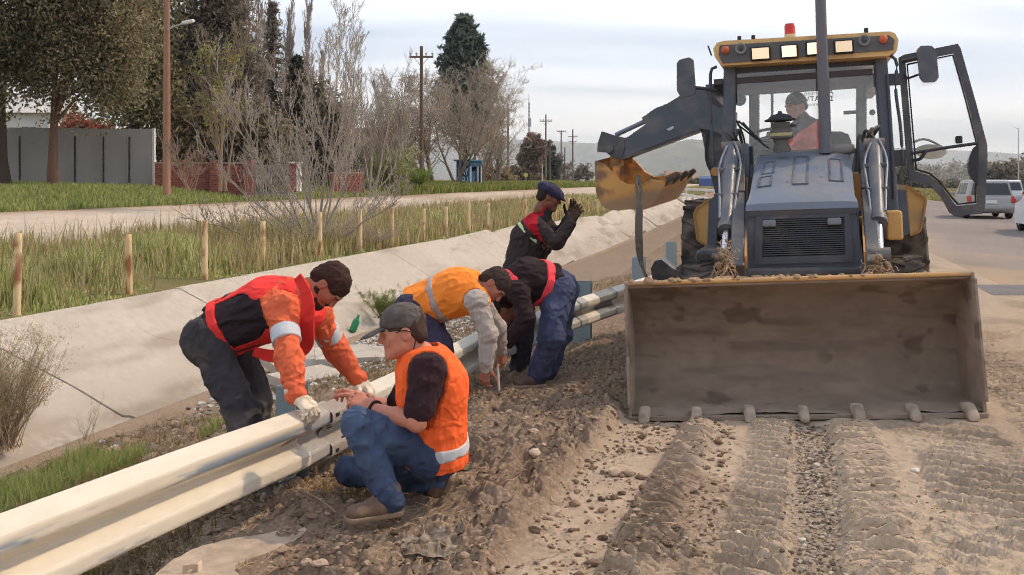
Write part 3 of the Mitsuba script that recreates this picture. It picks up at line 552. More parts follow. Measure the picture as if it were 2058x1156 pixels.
def _brick(p, n, uv):
    r = dr.floor(p.z/0.075); q = p.x/0.24+0.5*(r-2*dr.floor(r/2)); fx = q-dr.floor(q); fz = p.z/0.075-r
    m = dr.select((fx < 0.06) | (fz < 0.16), 1.0, 0.0)
    c = mmix(srgb(112, 62, 52), srgb(150, 88, 74), mikit.cell_rand(dr.floor(q), r, 1))
    return mmix(c, srgb(150, 128, 116), m*0.8)*(0.75+0.5*mfbm(p.x*0.9, p.y, p.z*1.5, 3))
bsdf('brick', {'type': 'diffuse', 'reflectance': mikit.proc(_brick)})
w0, w1 = (-23.816, 45.6, 1.239), (-15.643, 47.6, 1.225)
lab('grey_wall', 'high grey rendered boundary wall with thin dark uprights at far left', 'wall')
wallseg('grey_wall', w0[:2], w1[:2], 0.9, 3.72, 0.16, 'render_grey', None, 8, 0.003)
obj('grey_wall__end_strip', box((w1[0]+0.07, w1[1], 2.3), (0.10, 0.2, 2.9)), 'vc_rough', srgb(206, 200, 196))  # sunlit end face of the wall, its brightness put into a paler colour
for px in (40, 151, 208, 260):
    Yp = 45.6+(px+120)/426*2-0.35; obj('grey_wall__upright', box(((px-1029)*Yp/2200, Yp, 2.2), (0.07, 0.07, 2.35)), 'vc_rough', srgb(64, 58, 58))
lab('brick_wall', 'red brick garden wall running right from the grey wall behind the pole', 'wall')
b0, b1 = (-15.209, 46.6, 1.55), (-11.465, 47.5, 1.55)
wallseg('brick_wall', b0[:2], b1[:2], 0.8, 2.2, 0.22, 'brick', None, 3, 0.004)
for px in (360, 430, 498): obj('brick_wall__pier', box(((px-1029)*46.75/2200, 46.9, 1.55), (0.35, 0.4, 1.6)), 'brick')
obj('brick_wall__coping', beam((b0[0], b0[1], 2.24), (b1[0], b1[1], 2.24), 0.34, 0.07), 'vc_rough', srgb(150, 130, 120))
lab('yard_gate', 'grey metal yard gate between brick piers', 'gate')
ga, gb = (-11.092, 47.2, 1.55), (-9.607, 47.6, 1.55)
for i in range(14):
    k = i/13; obj('yard_gate__bar', box((ga[0]*(1-k)+gb[0]*k, ga[1]*(1-k)+gb[1]*k, 1.5), (0.07, 0.04, 1.35)), 'vc_rough', srgb(140, 130, 122))
obj('yard_gate__rail', [beam((ga[0], ga[1]+.04, z), (gb[0], gb[1]+.04, z), 0.04, 0.07) for z in (0.95, 1.5, 2.1)], 'vc_rough', srgb(150, 140, 132))
lab('brick_pier', 'red brick gate pier with a white face right of the yard gate', 'pillar')
obj('brick_pier__shaft', box((-9.417, 47.3, 1.615), (0.3, 0.4, 1.25)), 'brick'); obj('brick_pier__white_face', box((-9.183, 47.2, 1.614), (0.16, 0.3, 1.2)), 'vc_rough', srgb(214, 210, 204)); obj('brick_pier__cap', box((-9.309, 47.3, 2.26), (0.56, 0.5, 0.07)), 'vc_rough', srgb(208, 202, 196))
lab('low_brick_wall', 'low salmon coloured brick wall behind the large bare shrub', 'wall')
lb0, lb1 = (-9.623, 58, 1.392), (-8.019, 59, 1.389)
wallseg('low_brick_wall', lb0[:2], lb1[:2], 0.8, 1.85, 0.22, 'brick', None, 2, 0.004)
obj('low_brick_wall__coping', beam((lb0[0], lb0[1], 1.88), (lb1[0], lb1[1], 1.88), 0.32, 0.06), 'vc_rough', srgb(196, 150, 134))
def house(name, label, c, s, rot, wc, rc, roof='flat', wins=()):
    key = unique(name); lab(key, label, 'house'); R = np.array([[math.cos(rot), -math.sin(rot), 0], [math.sin(rot), math.cos(rot), 0], [0, 0, 1]]); c = np.asarray(c, float)
    P = lambda m: (np.asarray(m.vertices)@R.T+c, m.faces)
    obj(key+'__wall', P(box((0, 0, s[2]/2), s)), 'vc_rough', srgb(*wc), freq=0.6)
    if roof == 'flat': obj(key+'__roof', P(box((0, 0, s[2]+0.12), (s[0]+0.6, s[1]+0.6, 0.24))), 'vc_rough', srgb(*rc))
    else:
        hh = s[0]*0.22 if roof == 'gx' else s[1]*0.25; e = 0.35
        m = prism([(-s[1]/2-e, -0.1), (s[1]/2+e, -0.1), (0, hh)], (0, 1, 0), (0, 0, 1), (0, 0, s[2]), s[0]+2*e); obj(key+'__roof', P(m), 'vc_rough', srgb(*rc), freq=0.8)
    for (wx, wz, ww, wh, kind) in wins:
        obj(key+('__door' if kind == 'd' else '__window'), P(box((wx, -s[1]/2-0.01, wz), (ww, 0.08, wh))), 'vc_dull', srgb(52, 54, 60) if kind != 'd' else srgb(120, 100, 84))
        if kind != 'd': obj(key+'__window_frame', [P(box((wx+sx*(ww/2), -s[1]/2-0.03, wz), (0.07, 0.1, wh+0.1))) for sx in (-1, 0, 1)]+[P(box((wx, -s[1]/2-0.031, wz+sz*wh/2), (ww+0.1, 0.1, 0.07))) for sz in (-1, 1)], 'vc_rough', srgb(200, 196, 190))
    return key
house('house', 'pale house behind the grey wall at far left', (-29.13, 66, 1.19), (4.2, 5, 4.3), 0.05, (214, 212, 208), (188, 184, 180), 'gy', [(-0.8, 2.9, .9, 1.0, 'w'), (1, 2.9, .9, 1.0, 'w')])
house('house', 'low grey house with a dark flat roof line behind the bare trees', (-13.095, 104, 0.794), (7.5, 6, 5.2), 0.0, (116, 106, 96), (84, 80, 80), 'flat', [(-2.5, 2.6, 1.4, 1.2, 'w'), (1, 1.6, 1, 2.1, 'd'), (3, 2.6, 1.4, 1.2, 'w')])

# ---------------------------------------------------------------- poles, mast, shelter, signs
def pole(label, px, pyt, Y, base_z, r, arms=(), col=(104, 84, 72), name='utility_pole', ins=True):
    key = unique(name); lab(key, label, 'pole'); X = (px-1029)*Y/2200; zt = 1.55+(360-pyt)*Y/2200
    obj(key+'__shaft', lathe([(r, 0), (r*0.95, (zt-base_z)*0.3), (r*0.72, zt-base_z), (0, zt-base_z)], (X, Y, base_z), n=10), 'vc_rough', srgb(*col), smooth=40, amp=0.35, freq=2.2)
    for (dz, w) in arms:
        obj(key+'__crossarm', box((X, Y-r, zt-dz), (w, 0.10, 0.13)), 'vc_rough', srgb(110, 90, 78))
        if ins:
            for s in (-0.46, -0.2, 0.2, 0.46): obj(key+'__insulator', lathe([(0.03, 0), (0.03, 0.1), (0.075, 0.12), (0.05, 0.22), (0, 0.24)], (X+s*w, Y-r, zt-dz+0.06), n=8), 'vc_dull', srgb(130, 120, 114))
        obj(key+'__brace', [beam((X+s*w*0.3, Y-r, zt-dz-0.05), (X, Y-r, zt-dz-0.65), 0.035, 0.035) for s in (-1, 1)], 'vc_rough', srgb(120, 110, 104))
    return key
bp = pole('tall weathered wooden pole with a street lamp arm beside the grey wall', 335, -60, 38.5, 1.0, 0.135, (), (150, 112, 92))
obj(bp+'__lamp_arm', tube(smooth_pts([(-12.079, 38.4, 6.786), (-11.794, 38.1, 6.849), (-11.392, 37.8, 6.911)], 10), 0.03, 8), 'vc_dull', srgb(176, 172, 170))
obj(bp+'__lamp_head', box((-11.126, 37.6, 6.951), (0.42, 0.2, 0.10), frame((1, -0.2, 0.18), (0, 0, 1)), 0.03), 'vc_dull', srgb(216, 214, 212), smooth=40)
pole('brown crossarm pole nearest the blue shelter', 847, 93, 75, 0.85, 0.15, ((0.75, 1.65),))
pole('second crossarm pole, rising from the right end of the willows', 1021, 208, 131, 0.7, 0.15, ((0.9, 1.9),), (118, 104, 96))
pole('third crossarm pole, right of the lattice mast', 1097, 230, 160, 0.7, 0.15, ((1.0, 1.8),), (118, 108, 102))
pole('fourth crossarm pole, with a single short arm at its top', 1128, 262, 200, 0.5, 0.17, ((0.2, 1.7),), (124, 114, 108))
pole('fifth crossarm pole, farthest of the row and with two arms', 1151, 260, 215, 0.5, 0.18, ((1.4, 1.9), (2.4, 1.7)), (108, 98, 94), ins=False)
pole('short bare pole in front of the dark conifer', 1105, 280, 140, 0.6, 0.12, (), (96, 88, 84))
pole('short bare pole between the two farthest crossarm poles', 1135, 296, 170, 0.6, 0.12, (), (100, 92, 88))
pole('thin pale post left of the short bare pole', 1090, 330, 120, 0.6, 0.08, (), (190, 182, 174))
mk = lab('lattice_mast', 'slim grey lattice mast with a small antenna behind the second crossarm pole', 'mast')
mb = np.array((2.85, 190, 1.032)); mt = np.array((2.936, 190, 14.85)); ms = []
for s in range(3):
    o = np.array([math.cos(s*2.09), math.sin(s*2.09), 0])*0.32; ms.append(beam(mb+o, mt+o*0.4, 0.10, 0.10))
for i in range(22):
    k = i/22; q = mb*(1-k)+mt*k; r_ = 0.32*(1-0.6*k); z2 = (mt[2]-mb[2])/22
    for s in range(3): ms.append(beam(q+np.array([math.cos(s*2.09), math.sin(s*2.09), 0])*r_, q+np.array([math.cos(s*2.09+2.09), math.sin(s*2.09+2.09), 0])*r_+[0, 0, z2], 0.06, 0.06))
obj('lattice_mast__frame', ms, 'vc_dull', srgb(150, 152, 158)); obj('lattice_mast__antenna', [box(mt+[0.15, 0, -3.4], (0.5, 0.4, 1.5), None, 0.08), tube([mt, mt+[0, 0, 1.4]], 0.06)], 'vc_dull', srgb(170, 172, 178))

# bus shelter
sk = lab('bus_shelter', 'small blue bus shelter with white painted letters on its side wall', 'shelter')
so = np.array((-4.684, 92, 0.714)); sw, sd, sh = 1.25, 2.2, 2.35     # near face from left corner; right face recedes
ang = math.radians(-24); ux = np.array([math.cos(ang), math.sin(ang), 0]); uy = np.array([-math.sin(ang), math.cos(ang), 0]); Rs = np.stack([ux, uy, [0, 0, 1]], 1)
SP = lambda m: (np.asarray(m.vertices)@Rs.T+so, m.faces)
blue, dblue = srgb(58, 94, 122), srgb(44, 74, 100)
for i in range(5): obj(sk+'__wall_board', SP(box((0.125+i*0.25, 0.03, sh/2), (0.244, 0.05, sh-0.02))), 'vc_rough', blue, amp=0.3)
obj(sk+'__back_wall', SP(box((0.03, sd/2, sh/2), (0.06, sd-0.12, sh))), 'vc_rough', dblue)
obj(sk+'__roof', SP(box((0.62, sd/2, sh+0.06), (1.6, sd+0.3, 0.12))), 'vc_rough', srgb(70, 108, 136))
obj(sk+'__fascia', SP(box((1.27, sd/2, sh-0.22), (0.06, sd, 0.5))), 'vc_rough', dblue)
obj(sk+'__front_panel', SP(box((1.27, 0.55, 0.75), (0.05, 0.9, 1.5))), 'vc_rough', dblue)
obj(sk+'__post', [SP(box((1.29, y_, 0.95), (0.1, 0.14, 1.9))) for y_ in (0.07, 1.45, 2.12)], 'vc_rough', srgb(170, 184, 194))
obj(sk+'__far_wall', SP(box((0.62, sd-0.03, sh/2), (1.24, 0.06, sh))), 'vc_rough', dblue)
for tx, zz in (('KAY', 1.22), ('PPJ', 0.5)):
    m = meshkit.text_mesh(tx, 0.52, 0.012, True); v = np.array(m.vertices); wd = v[:, 0].max(); v[:, 0] *= 0.95/wd
    v = np.stack([v[:, 0]+0.17, -v[:, 2]-0.002, v[:, 1]+zz], 1); obj(sk+'__painted_letters', SP(trimesh.Trimesh(v, m.faces, process=False)), 'vc_rough', srgb(206, 214, 220))
def sign(name, label, c, w, h, zb, col, cat='sign', pole_col=(150, 150, 150), disc=False, posts=1, band=None):
    key = lab(unique(name), label, cat); c = np.asarray(c, float)
    if disc: obj(key+'__board', lathe([(0, -0.02), (w/2, -0.02), (w/2, 0.02), (0, 0.02)], c, (0, 1, 0), 20), 'vc_dull', srgb(*col))
    else: obj(key+'__board', box(c, (w, 0.08, h)), 'vc_dull', srgb(*col), freq=0.5)
    for i in range(posts):
        dx = 0 if posts == 1 else (-0.35+0.7*i/(posts-1))*w; obj(key+'__post', tube([(c[0]+dx, c[1]+0.1, zb), (c[0]+dx, c[1]+0.1, c[2]+h*0.4)], 0.05, 8), 'vc_dull', srgb(*pole_col))
    if band: obj(key+'__band', box(c+[0, -0.05, h*0.36], (w*1.0, 0.03, h*0.2)), 'vc_dull', srgb(*band))
sign('road_sign', 'round yellow sign far right of the blue shelter', (1.527, 120, 1.986), 0.5, 0.5, 0.7, (214, 208, 110), disc=True)
sign('billboard', 'blue roadside board left of the loader cab, with a pale top edge', (26.727, 150, 1.277), 2.2, 1.35, 0.0, (72, 92, 150), 'sign', posts=2, band=(150, 168, 200))
sign('tall_sign', 'tall pale sign on a mast seen under the digger boom', (29.105, 190, 4.832), 2.4, 0.9, -1, (186, 188, 186), posts=1)
sign('white_notice', 'small white notice at the end of the dirt road', (9.614, 150, 1.141), 0.7, 0.7, 0.2, (226, 224, 220))

# far town between the digger bucket and the cab
rng = np.random.default_rng(8)
for i, (px, pyt, pyb, w, c, r) in enumerate([(1352, 352, 372, 26, (190, 176, 166), 'gy'), (1378, 346, 372, 18, (168, 158, 150), 'flat'), (1392, 356, 373, 14, (200, 194, 186), 'gy'), (1330, 356, 371, 22, (174, 158, 146), 'flat'), (1312, 360, 372, 18, (196, 188, 182), 'gy')]):
    Y = 300+i*26; s = Y/2200; house('town_house', ('wide pale', 'taller grey', 'small white', 'brown flat roofed', 'leftmost white')[i]+' house in the far town behind the digger bucket', ((px-1029)*s, Y, 1.55-(pyb-360)*s), (w*s, 7, (pyb-pyt)*s*0.72), 0.0, c, (150, 120, 104), r, [(-w*s*.22, (pyb-pyt)*s*.4, 1, 1.1, 'w'), (w*s*.2, (pyb-pyt)*s*.4, 1, 1.1, 'w')])
for i, (px, Y, h, w, lb) in enumerate([(1385, 250, 2.6, 3, 'round dark green bush left of the blue roadside board'), (1342, 330, 4, 4, 'grey green bush between the far town houses'), (1310, 280, 3, 3, 'olive bush at the left end of the far town'), (1445, 260, 3.4, 3, 'olive bush right of the blue roadside board')]):
    leafy_tree('town_bush', lb, ((px-1029)*Y/2200, Y, -0.5), [(0, 0, h*0.5, w*.7, w*.6, h*0.5), (w*.6, 0, h*.4, w*.5, w*.5, h*.4)], 120+i, 900, (0.5, 0.2), ((96, 98, 70), (136, 132, 104)), None, 0, gap=0.2, cat='bush')
# right-hand tree belt and long roofs seen through the door pane
for i, (px, Y, h, w) in enumerate([(1835, 240, 7, 7), (1858, 330, 8, 9), (1905, 250, 5, 7), (1945, 300, 8, 8), (1990, 270, 7.5, 8), (2020, 220, 6, 6), (2050, 260, 8, 8), (1780, 280, 7, 8), (2085, 240, 7, 7)]):
    leafy_tree('belt_tree', ('grey olive tree beyond the road, '+('farthest left, behind the door hinge', 'second from the left, tall', 'low and wide, seen through the door pane', 'tall, just left of the door edge', 'tall, directly above the silver vehicle', 'short, between the two vehicles', 'tall, above the vehicle at the right edge', 'hidden low behind the cab post', 'at the very right edge')[i]), ((px-1029)*Y/2200, Y, -1.0), [(0, 0, h*0.45, w*.6, w*.5, h*0.45), (w*.5, 0, h*.35, w*.5, w*.5, h*.35), (-w*.5, 0, h*.4, w*.5, w*.5, h*.38)], 140+i, 2600, (0.6, 0.2), ((104, 100, 84), (138, 130, 112), (158, 146, 128)), (h*.6, .2, (0, 0)), 0.1, gap=0.3, limbs=5)
house('warehouse', 'long pale warehouse beyond the road seen through the door pane', (128.4, 330, -4.75), (30, 12, 4.2), 0.12, (196, 188, 178), (176, 174, 172), 'gy', [(-6, 2, 3, 2.6, 'd'), (2, 2.4, 2, 1.2, 'w'), (7, 2.4, 2, 1.2, 'w')])
sp = lab('street_light', 'thin far street light pole beyond the door pane', 'pole'); obj(sp+'__shaft', tube([(83.291, 180, 0.732), (83.291, 180, 9.895)], [0.1, 0.06], 8), 'vc_dull', srgb(190, 190, 194)); obj(sp+'__lamp_arm', tube([(83.291, 180, 9.814), (82.555, 180, 10.059)], 0.05, 6), 'vc_dull', srgb(190, 190, 194))
# white crash barrier at the bend beyond the digger bucket
wb = lab('white_barrier', 'white painted crash barrier crossing behind the digger bucket', 'barrier')
pts = [(10.849, 78, 0.876), (12.125, 76, 0.859), (12.974, 73, 0.82), (13.458, 71, 0.775)]
for a, b in zip(pts[:-1], pts[1:]): obj(wb+'__rail', beam(a, b, 0.06, 0.16), 'vc_dull', srgb(222, 220, 214))
for q in pts: obj(wb+'__post', box(np.array(q)+[0, 0.1, -0.35], (0.12, 0.12, 0.9)), 'vc_dull', srgb(214, 212, 206))
wb = lab('white_barrier_001', 'lower white barrier rail slanting down towards the loader fender', 'barrier')
for a, b in (((10.05, 66, 0.68), (9.9, 60, 0.623)), ((9.9, 60, 0.623), (9.715, 52, 0.486))): obj(wb+'__rail', beam(a, b, 0.06, 0.12), 'vc_dull', srgb(220, 218, 212))
for q in ((10.11, 66, 0.56), (9.9, 60, 0.486), (9.667, 52, 0.345)): obj(wb+'__post', box(q, (0.1, 0.1, 0.5)), 'vc_dull', srgb(200, 196, 190))

# stakes along the crest of the ditch
rng = np.random.default_rng(12); ordn = ['first', 'second', 'third', 'fourth', 'fifth', 'sixth', 'seventh', 'eighth', 'ninth', 'tenth', 'eleventh', 'twelfth', 'thirteenth', 'fourteenth', 'fifteenth', 'sixteenth', 'seventeenth', 'eighteenth', 'nineteenth', 'twentieth', 'twenty-first', 'twenty-second', 'twenty-third', 'twenty-fourth', 'twenty-fifth', 'twenty-sixth', 'twenty-seventh']
for i in range(26):
    y = 12.7+2.12*i*(1+0.012*i*(i > 10)); t = -8.5+rng.normal(0, 0.04); X = xt(t, y); h = 0.93*rng.uniform(0.86, 1.03); r = 0.045
    lx, ly = rng.normal(0, 0.018, 2)
    P = np.array([[X+lx*z, y+ly*z, zat(X, y)+z] for z in np.r_[-0.3, np.linspace(0, h, 15), h]]); R = np.r_[np.full(15, r), r*0.95, 0.004]
    m = polytubes(P[None], R[None], 10)
    def cf(v, i=i):
        n = fb(v*np.array([9, 9, 5])+i*13, 4, 3); k = sstep(0.50, 0.66, n)[:, None]*0.85; k = np.maximum(k, sstep(0.08, 0.0, v[:, 2]-zat(X, y))[:, None]*0.6*(i % 2))
        kk = 0.25+0.5*((i*7) % 5 == 2)
        return srgb(222, 196, 152)*(1-k)*(1-kk*.5)+srgb(206, 160, 112)*(1-k)*kk*.5+srgb(142, 80, 52)*k
    ks = obj('fence_stake', m, 'vc_rough', cf=cf, smooth=True); lab(ks, f'rust stained cream stake on the ditch crest, {ordn[i]} from the left', 'stake', 'stakes along the ditch')

# ================================================================ guardrail: W-beams, posts, splice
WP = np.array([(0, .156), (.006, .1555), (.016, .151), (.074, .121), (.081, .114), (.083, .105), (.083, .072), (.081, .063), (.074, .054), (.012, .019), (.003, .010), (0, 0), (.003, -.010), (.012, -.019), (.074, -.054), (.081, -.063), (.083, -.072), (.083, -.105), (.081, -.114), (.074, -.121), (.016, -.151), (.006, -.1555), (0, -.156)])
def wpro(n=110):
    s = np.r_[0, np.cumsum(np.linalg.norm(np.diff(WP, axis=0), axis=1))]; q = np.linspace(0, s[-1], n)
    return np.stack([np.interp(q, s, WP[:, 0]), np.interp(q, s, WP[:, 1])], 1)
def wbeam(path, roll=0.0, n=160, th=0.004, off=0.0, sc=1.0, w0=-1, w1=1):
    """path: points of the beam's centre line; returns mesh and (station, profile height) per vertex"""
    P = smooth_pts(path, n) if len(path) > 2 else np.linspace(path[0], path[1], n)
    t = nrm(np.gradient(P, axis=0)); side = nrm(np.cross(t, [0, 0, 1])); up = np.cross(side, t)
    rr = np.broadcast_to(roll, (n,))[:, None]; s2 = side*np.cos(rr)+up*np.sin(rr); u2 = up*np.cos(rr)-side*np.sin(rr)
    pr = wpro(); pr = pr[(pr[:, 1] >= w0*.157) & (pr[:, 1] <= w1*.157)]; nn = nrm(np.c_[-np.gradient(pr[:, 1]), np.gradient(pr[:, 0])])
    if nn[len(nn)//2][0] < 0: nn = -nn
    lay = []
    for d in (th/2, -th/2):
        q = pr*[1, sc]+nn*d+[off, 0]; lay.append(P[:, None]+s2[:, None]*q[None, :, :1]+u2[:, None]*q[None, :, 1:2])
    ring = np.concatenate([lay[0], lay[1][:, ::-1], lay[0][:, :1]], 1); g = grid(ring[..., 0], ring[..., 1], ring[..., 2])
    m = len(pr); caps = []
    for st in (0, -1):
        a, b = lay[0][st], lay[1][st]; c = grid(*np.moveaxis(np.stack([a, b]), -1, 0)); caps.append(c)
    L = np.r_[0, np.cumsum(np.linalg.norm(np.diff(P, axis=0), axis=1))]
    S = np.concatenate([np.repeat(L, 2*m+1)]+[np.full(2*m, L[0]), np.full(2*m, L[-1])])
    Hh = np.concatenate([np.tile(np.r_[pr[:, 1], pr[::-1, 1], pr[:1, 1]], n)]+[np.r_[pr[:, 1], pr[:, 1]]]*2)
    fr = np.concatenate([np.tile(np.r_[np.ones(m), np.zeros(m), 1], n), np.ones(4*m)])
    return trimesh.util.concatenate([g]+caps), S, Hh, fr, (P, s2, u2)
bsdf('rail_paint', prin(VC, 0.5, specular=0.45))
def railcol(S, H, fr, cream, seed, patches=(), wear=1.0, dirt=0.5):
    def cf(v):
        n1 = fb(np.stack([S*1.3, H*22, S*0], 1), 4, seed); n2 = fb(np.stack([S*9, H*60, S*0], 1), 3, seed+1)
        c = np.tile(srgb(*cream), (len(v), 1))*(0.93+0.14*n2[:, None])
        galv = srgb(128, 138, 148)
        w = sstep(0.030, 0.0, np.abs(H-0.070)-0.006)*sstep(0.40, 0.56, n1*0.75+n2*0.3)*wear
        w = np.maximum(w, sstep(0.028, 0.0, np.abs(H+0.112))*sstep(0.5, 0.62, n1*.6+n2*.45)*0.8*wear)
        c = c*(1-w[:, None])+galv*w[:, None]
        d = sstep(0.03, 0.0, np.abs(H+0.004))*0.55+sstep(-.125, -.16, H)*0.35; d = d*(0.5+n2)*dirt
        c = c*(1-d[:, None]*0.55)+srgb(150, 124, 94)*d[:, None]*0.55
        for s0, s1, cc in patches:
            k = (sstep(s0-.006, s0+.006, S)*sstep(s1+.006, s1-.006, S))[:, None]; c = c*(1-k)+srgb(*cc)*(0.92+.16*n2[:, None])*k
        b = fr[:, None] < 0.5; return np.where(b, srgb(140, 146, 150)*(0.8+.4*n2[:, None]), c)
    return cf
def rail(label, path, cream, seed, roll=0.0, patches=(), **k):
    key = lab(unique('guardrail_beam'), label, 'guardrail'); m, S, H, fr, F = wbeam(path, roll, **k)
    obj(key+'__beam', m, 'rail_paint', cf=railcol(S, H, fr, cream, seed, patches)); return key, F
dn_ = np.array([0, 0, -.156])
pA, pB = np.array((-1.115, 5.5, 0.377))+dn_, np.array((-1.637, 3.5, 0.479))+dn_
k1, F1_ = rail('long cream coloured guardrail beam running out of the picture at lower left', [pA+(pB-pA)*1.85, pB, (pA+pB)/2+[0, 0, .006], pA+(pA-pB)*0.035], (208, 197, 178), 2, n=320)
q0, q1 = np.array((-1.057, 5.98, 0.313))+dn_, np.array((-0.28, 9.2, 0.275))+dn_
k2, F2_ = rail('cream guardrail beam being held by the men, from the bolt plate to the second joint', [q0, (q0+q1)/2+[0, 0, -.012], q1], (200, 192, 177), 5, n=220, patches=[(0, .34, (146, 136, 126))])  # near end coloured darker, shade on the bolt plate included in the tone
# bolt slots punched through the near end of the second beam
P2, S2, U2 = F2_
for st, hh, nn_ in ((4, .10, .086), (4, -.095, .086), (11, .09, .086), (9, .02, .012), (4, .03, .03), (12, -.05, .07), (18, .10, .086)):
    c = P2[st]+S2[st]*(nn_+0.0015)+U2[st]*hh; d = nrm(P2[st+1]-P2[st]); obj(k2+'__bolt_slot', box(c, (.044, .004, .020), np.stack([d, S2[st], U2[st]], 1), .0018), 'vc_dull', srgb(34, 30, 28))
# grey backing piece between beam one and two
bk_ = lab('backing_plate', 'short dull grey W shaped backing piece in the gap of the rail joint', 'guardrail')
m, S, H, fr, _ = wbeam([pA+[-.02, -.1, -.01], q0+np.array([.03, .12, .0])-[.015, 0, 0]], off=-.016, n=40, sc=0.98); obj(bk_+'__plate', m, 'rail_paint', cf=railcol(S, H, fr, (158, 152, 146), 7, wear=0.6), smooth=True)
r0, rm, r1 = np.array((-0.126, 9.55, 0.269))+dn_, np.array((0.545, 11.1, 0.304))+dn_, np.array((1.64, 12.75, 0.431))+dn_
k3, F3_ = rail('grey and white guardrail beam lifted by the sling behind the loader bucket', [r0, rm, r1], (168, 168, 164), 9, n=200, patches=[(2.05, 2.32, (212, 206, 192)), (2.32, 2.72, (126, 130, 132)), (2.72, 3.6, (212, 206, 192)), (1.86, 1.9, (90, 90, 90))])
s0_, s1_ = np.array((1.943, 14.2, 0.356))+dn_, np.array((3.587, 17.5, 0.277))+dn_
k4, _ = rail('loose white beam lying beside the stabiliser foot left of the loader', [s0_, s1_], (226, 224, 218), 11, n=60, roll=0.5)
# short cut of beam at the second joint
j0, j1 = np.array((-0.325, 9.28, 0.158))+dn_*.6, np.array((-0.109, 9.62, 0.203))+dn_*.6
bk2 = lab('backing_plate_001', 'dark edged white joint piece under the hands of the two bent men', 'guardrail'); m, S, H, fr, _ = wbeam([j0, j1], off=-.014, n=24); obj(bk2+'__plate', m, 'rail_paint', cf=railcol(S, H, fr, (214, 208, 198), 13), smooth=True)
# posts: C channels driven into the bank
def post(label, c, ztop, zbot, w=0.155, d=0.10, rot=0.235, col=(128, 142, 146)):
    key = lab(unique('guardrail_post'), label, 'post'); a = math.atan(rot); X = np.array([math.cos(a), -math.sin(a), 0]); Y = np.array([math.sin(a), math.cos(a), 0]); o = np.array([c[0], c[1], 0])
    sec = sg.Polygon([(-d/2, -w/2), (d/2, -w/2), (d/2, -w/2+.008), (-d/2+.008, -w/2+.008), (-d/2+.008, w/2-.008), (d/2, w/2-.008), (d/2, w/2), (-d/2, w/2)])
    m = trimesh.creation.extrude_polygon(sec, ztop-zbot, engine='earcut'); v = np.array(m.vertices); v = o+v[:, :1]*X+v[:, 1:2]*Y+np.array([0, 0, 1])*(v[:, 2:]+zbot)
    obj(key+'__channel', (v, m.faces), 'rail_paint', srgb(*col), amp=.2, freq=8)
    for z in (ztop-.05, ztop-.2):
        obj(key+'__bolt_hole', box(o+X*(d/2-.0 if False else -d/2-.001)+[0, 0, z], (.004, .022, .04), np.stack([X, Y, [0, 0, 1]], 1)), 'vc_dull', srgb(40, 40, 42))
    return key
post('grey steel post behind the rail joint between the bent man and the squatting man', (-1.159, 5.78, 0.131), .47, -.5, .17, .11)
post('grey steel post behind the rail right of the man in blue trousers', (0.795, 12.4, 0.085), 1.55-206*12.4/2200, -.7, .17, .2)
post('grey steel post directly behind the lifting sling', (1.994, 17.2, 0.143), 1.55-157*17.2/2200, -.8, .17, .2)
post('farthest grey steel post, right of the sling above the stabiliser foot', (3.2, 22, -0.05), 1.55-127*22/2200, -.8, .17, .2)
obj('steel_rod', tube([(-0.109, 8.3, 0.147), (-0.094, 8.25, -0.1)], .010, 10), 'vc_dull', srgb(220, 206, 190)); lab('steel_rod', 'thin pale rod standing in the mud between the two bent men', 'rod')

# ================================================================ the backhoe loader, in its own axes: u right (seen from the front), v backwards, w up
_ya, _ro = math.radians(14.8), math.radians(2.6)
_V = np.array([math.sin(_ya), math.cos(_ya), 0]); _u0 = np.array([math.cos(_ya), -math.sin(_ya), 0])
_U = _u0*math.cos(_ro)+np.array([0, 0, 1])*math.sin(_ro); _W = np.array([0, 0, 1])*math.cos(_ro)-_u0*math.sin(_ro)
ML = np.stack([_U, _V, _W], 1); MLO = np.array([1.9, 7.07, 0.0])
def LW(m):
    v, f = raw(m); return (v@ML.T+MLO, f)
def loc(p): return np.asarray(p, float)@ML.T+MLO
BL = lab('backhoe_loader', 'yellow and dark grey backhoe loader with its wide muddy front bucket lowered', 'backhoe loader')
_br = math.radians(5.5)
def mp(part, m, rgb=None, mat='machine_paint', smooth=False, **k):
    if part.startswith('bucket__'):          # the bucket sits a little askew on its pins
        v, f = raw(m); v = v.copy(); u_ = v[:, 0]*.968-.016; v = np.stack([u_*math.cos(_br)-v[:, 1]*math.sin(_br), v[:, 1]*math.cos(_br)+u_*math.sin(_br), v[:, 2]], 1); m = (v, f)
    return obj(f'{BL}__{part}', LW(m), mat, rgb, smooth=smooth, **k)
GREY, BLK, YEL, DYEL = srgb(80, 90, 106), srgb(40, 42, 48), srgb(214, 166, 92), srgb(186, 130, 66)
def vplate(pts, th, back=True, hole=None):
    """plate drawn as (u, v, w) points in a plane of equal v, thickness th backwards"""
    v0 = pts[0][1]; poly = sg.Polygon([(p[0], p[2]) for p in pts], [[(p[0], p[2]) for p in hole]] if hole else None)
    return prism(poly.buffer(0), (1, 0, 0), (0, 0, 1), (0, v0+(th/2 if back else -th/2), 0), th)
def uplate(pts, u0, th):
    """plate drawn as (v, w) points at u0"""
    return prism(sg.Polygon(pts).buffer(0), (0, 1, 0), (0, 0, 1), (u0, 0, 0), th)
def rot2(a): return np.array([[math.cos(a), -math.sin(a)], [math.sin(a), math.cos(a)]])

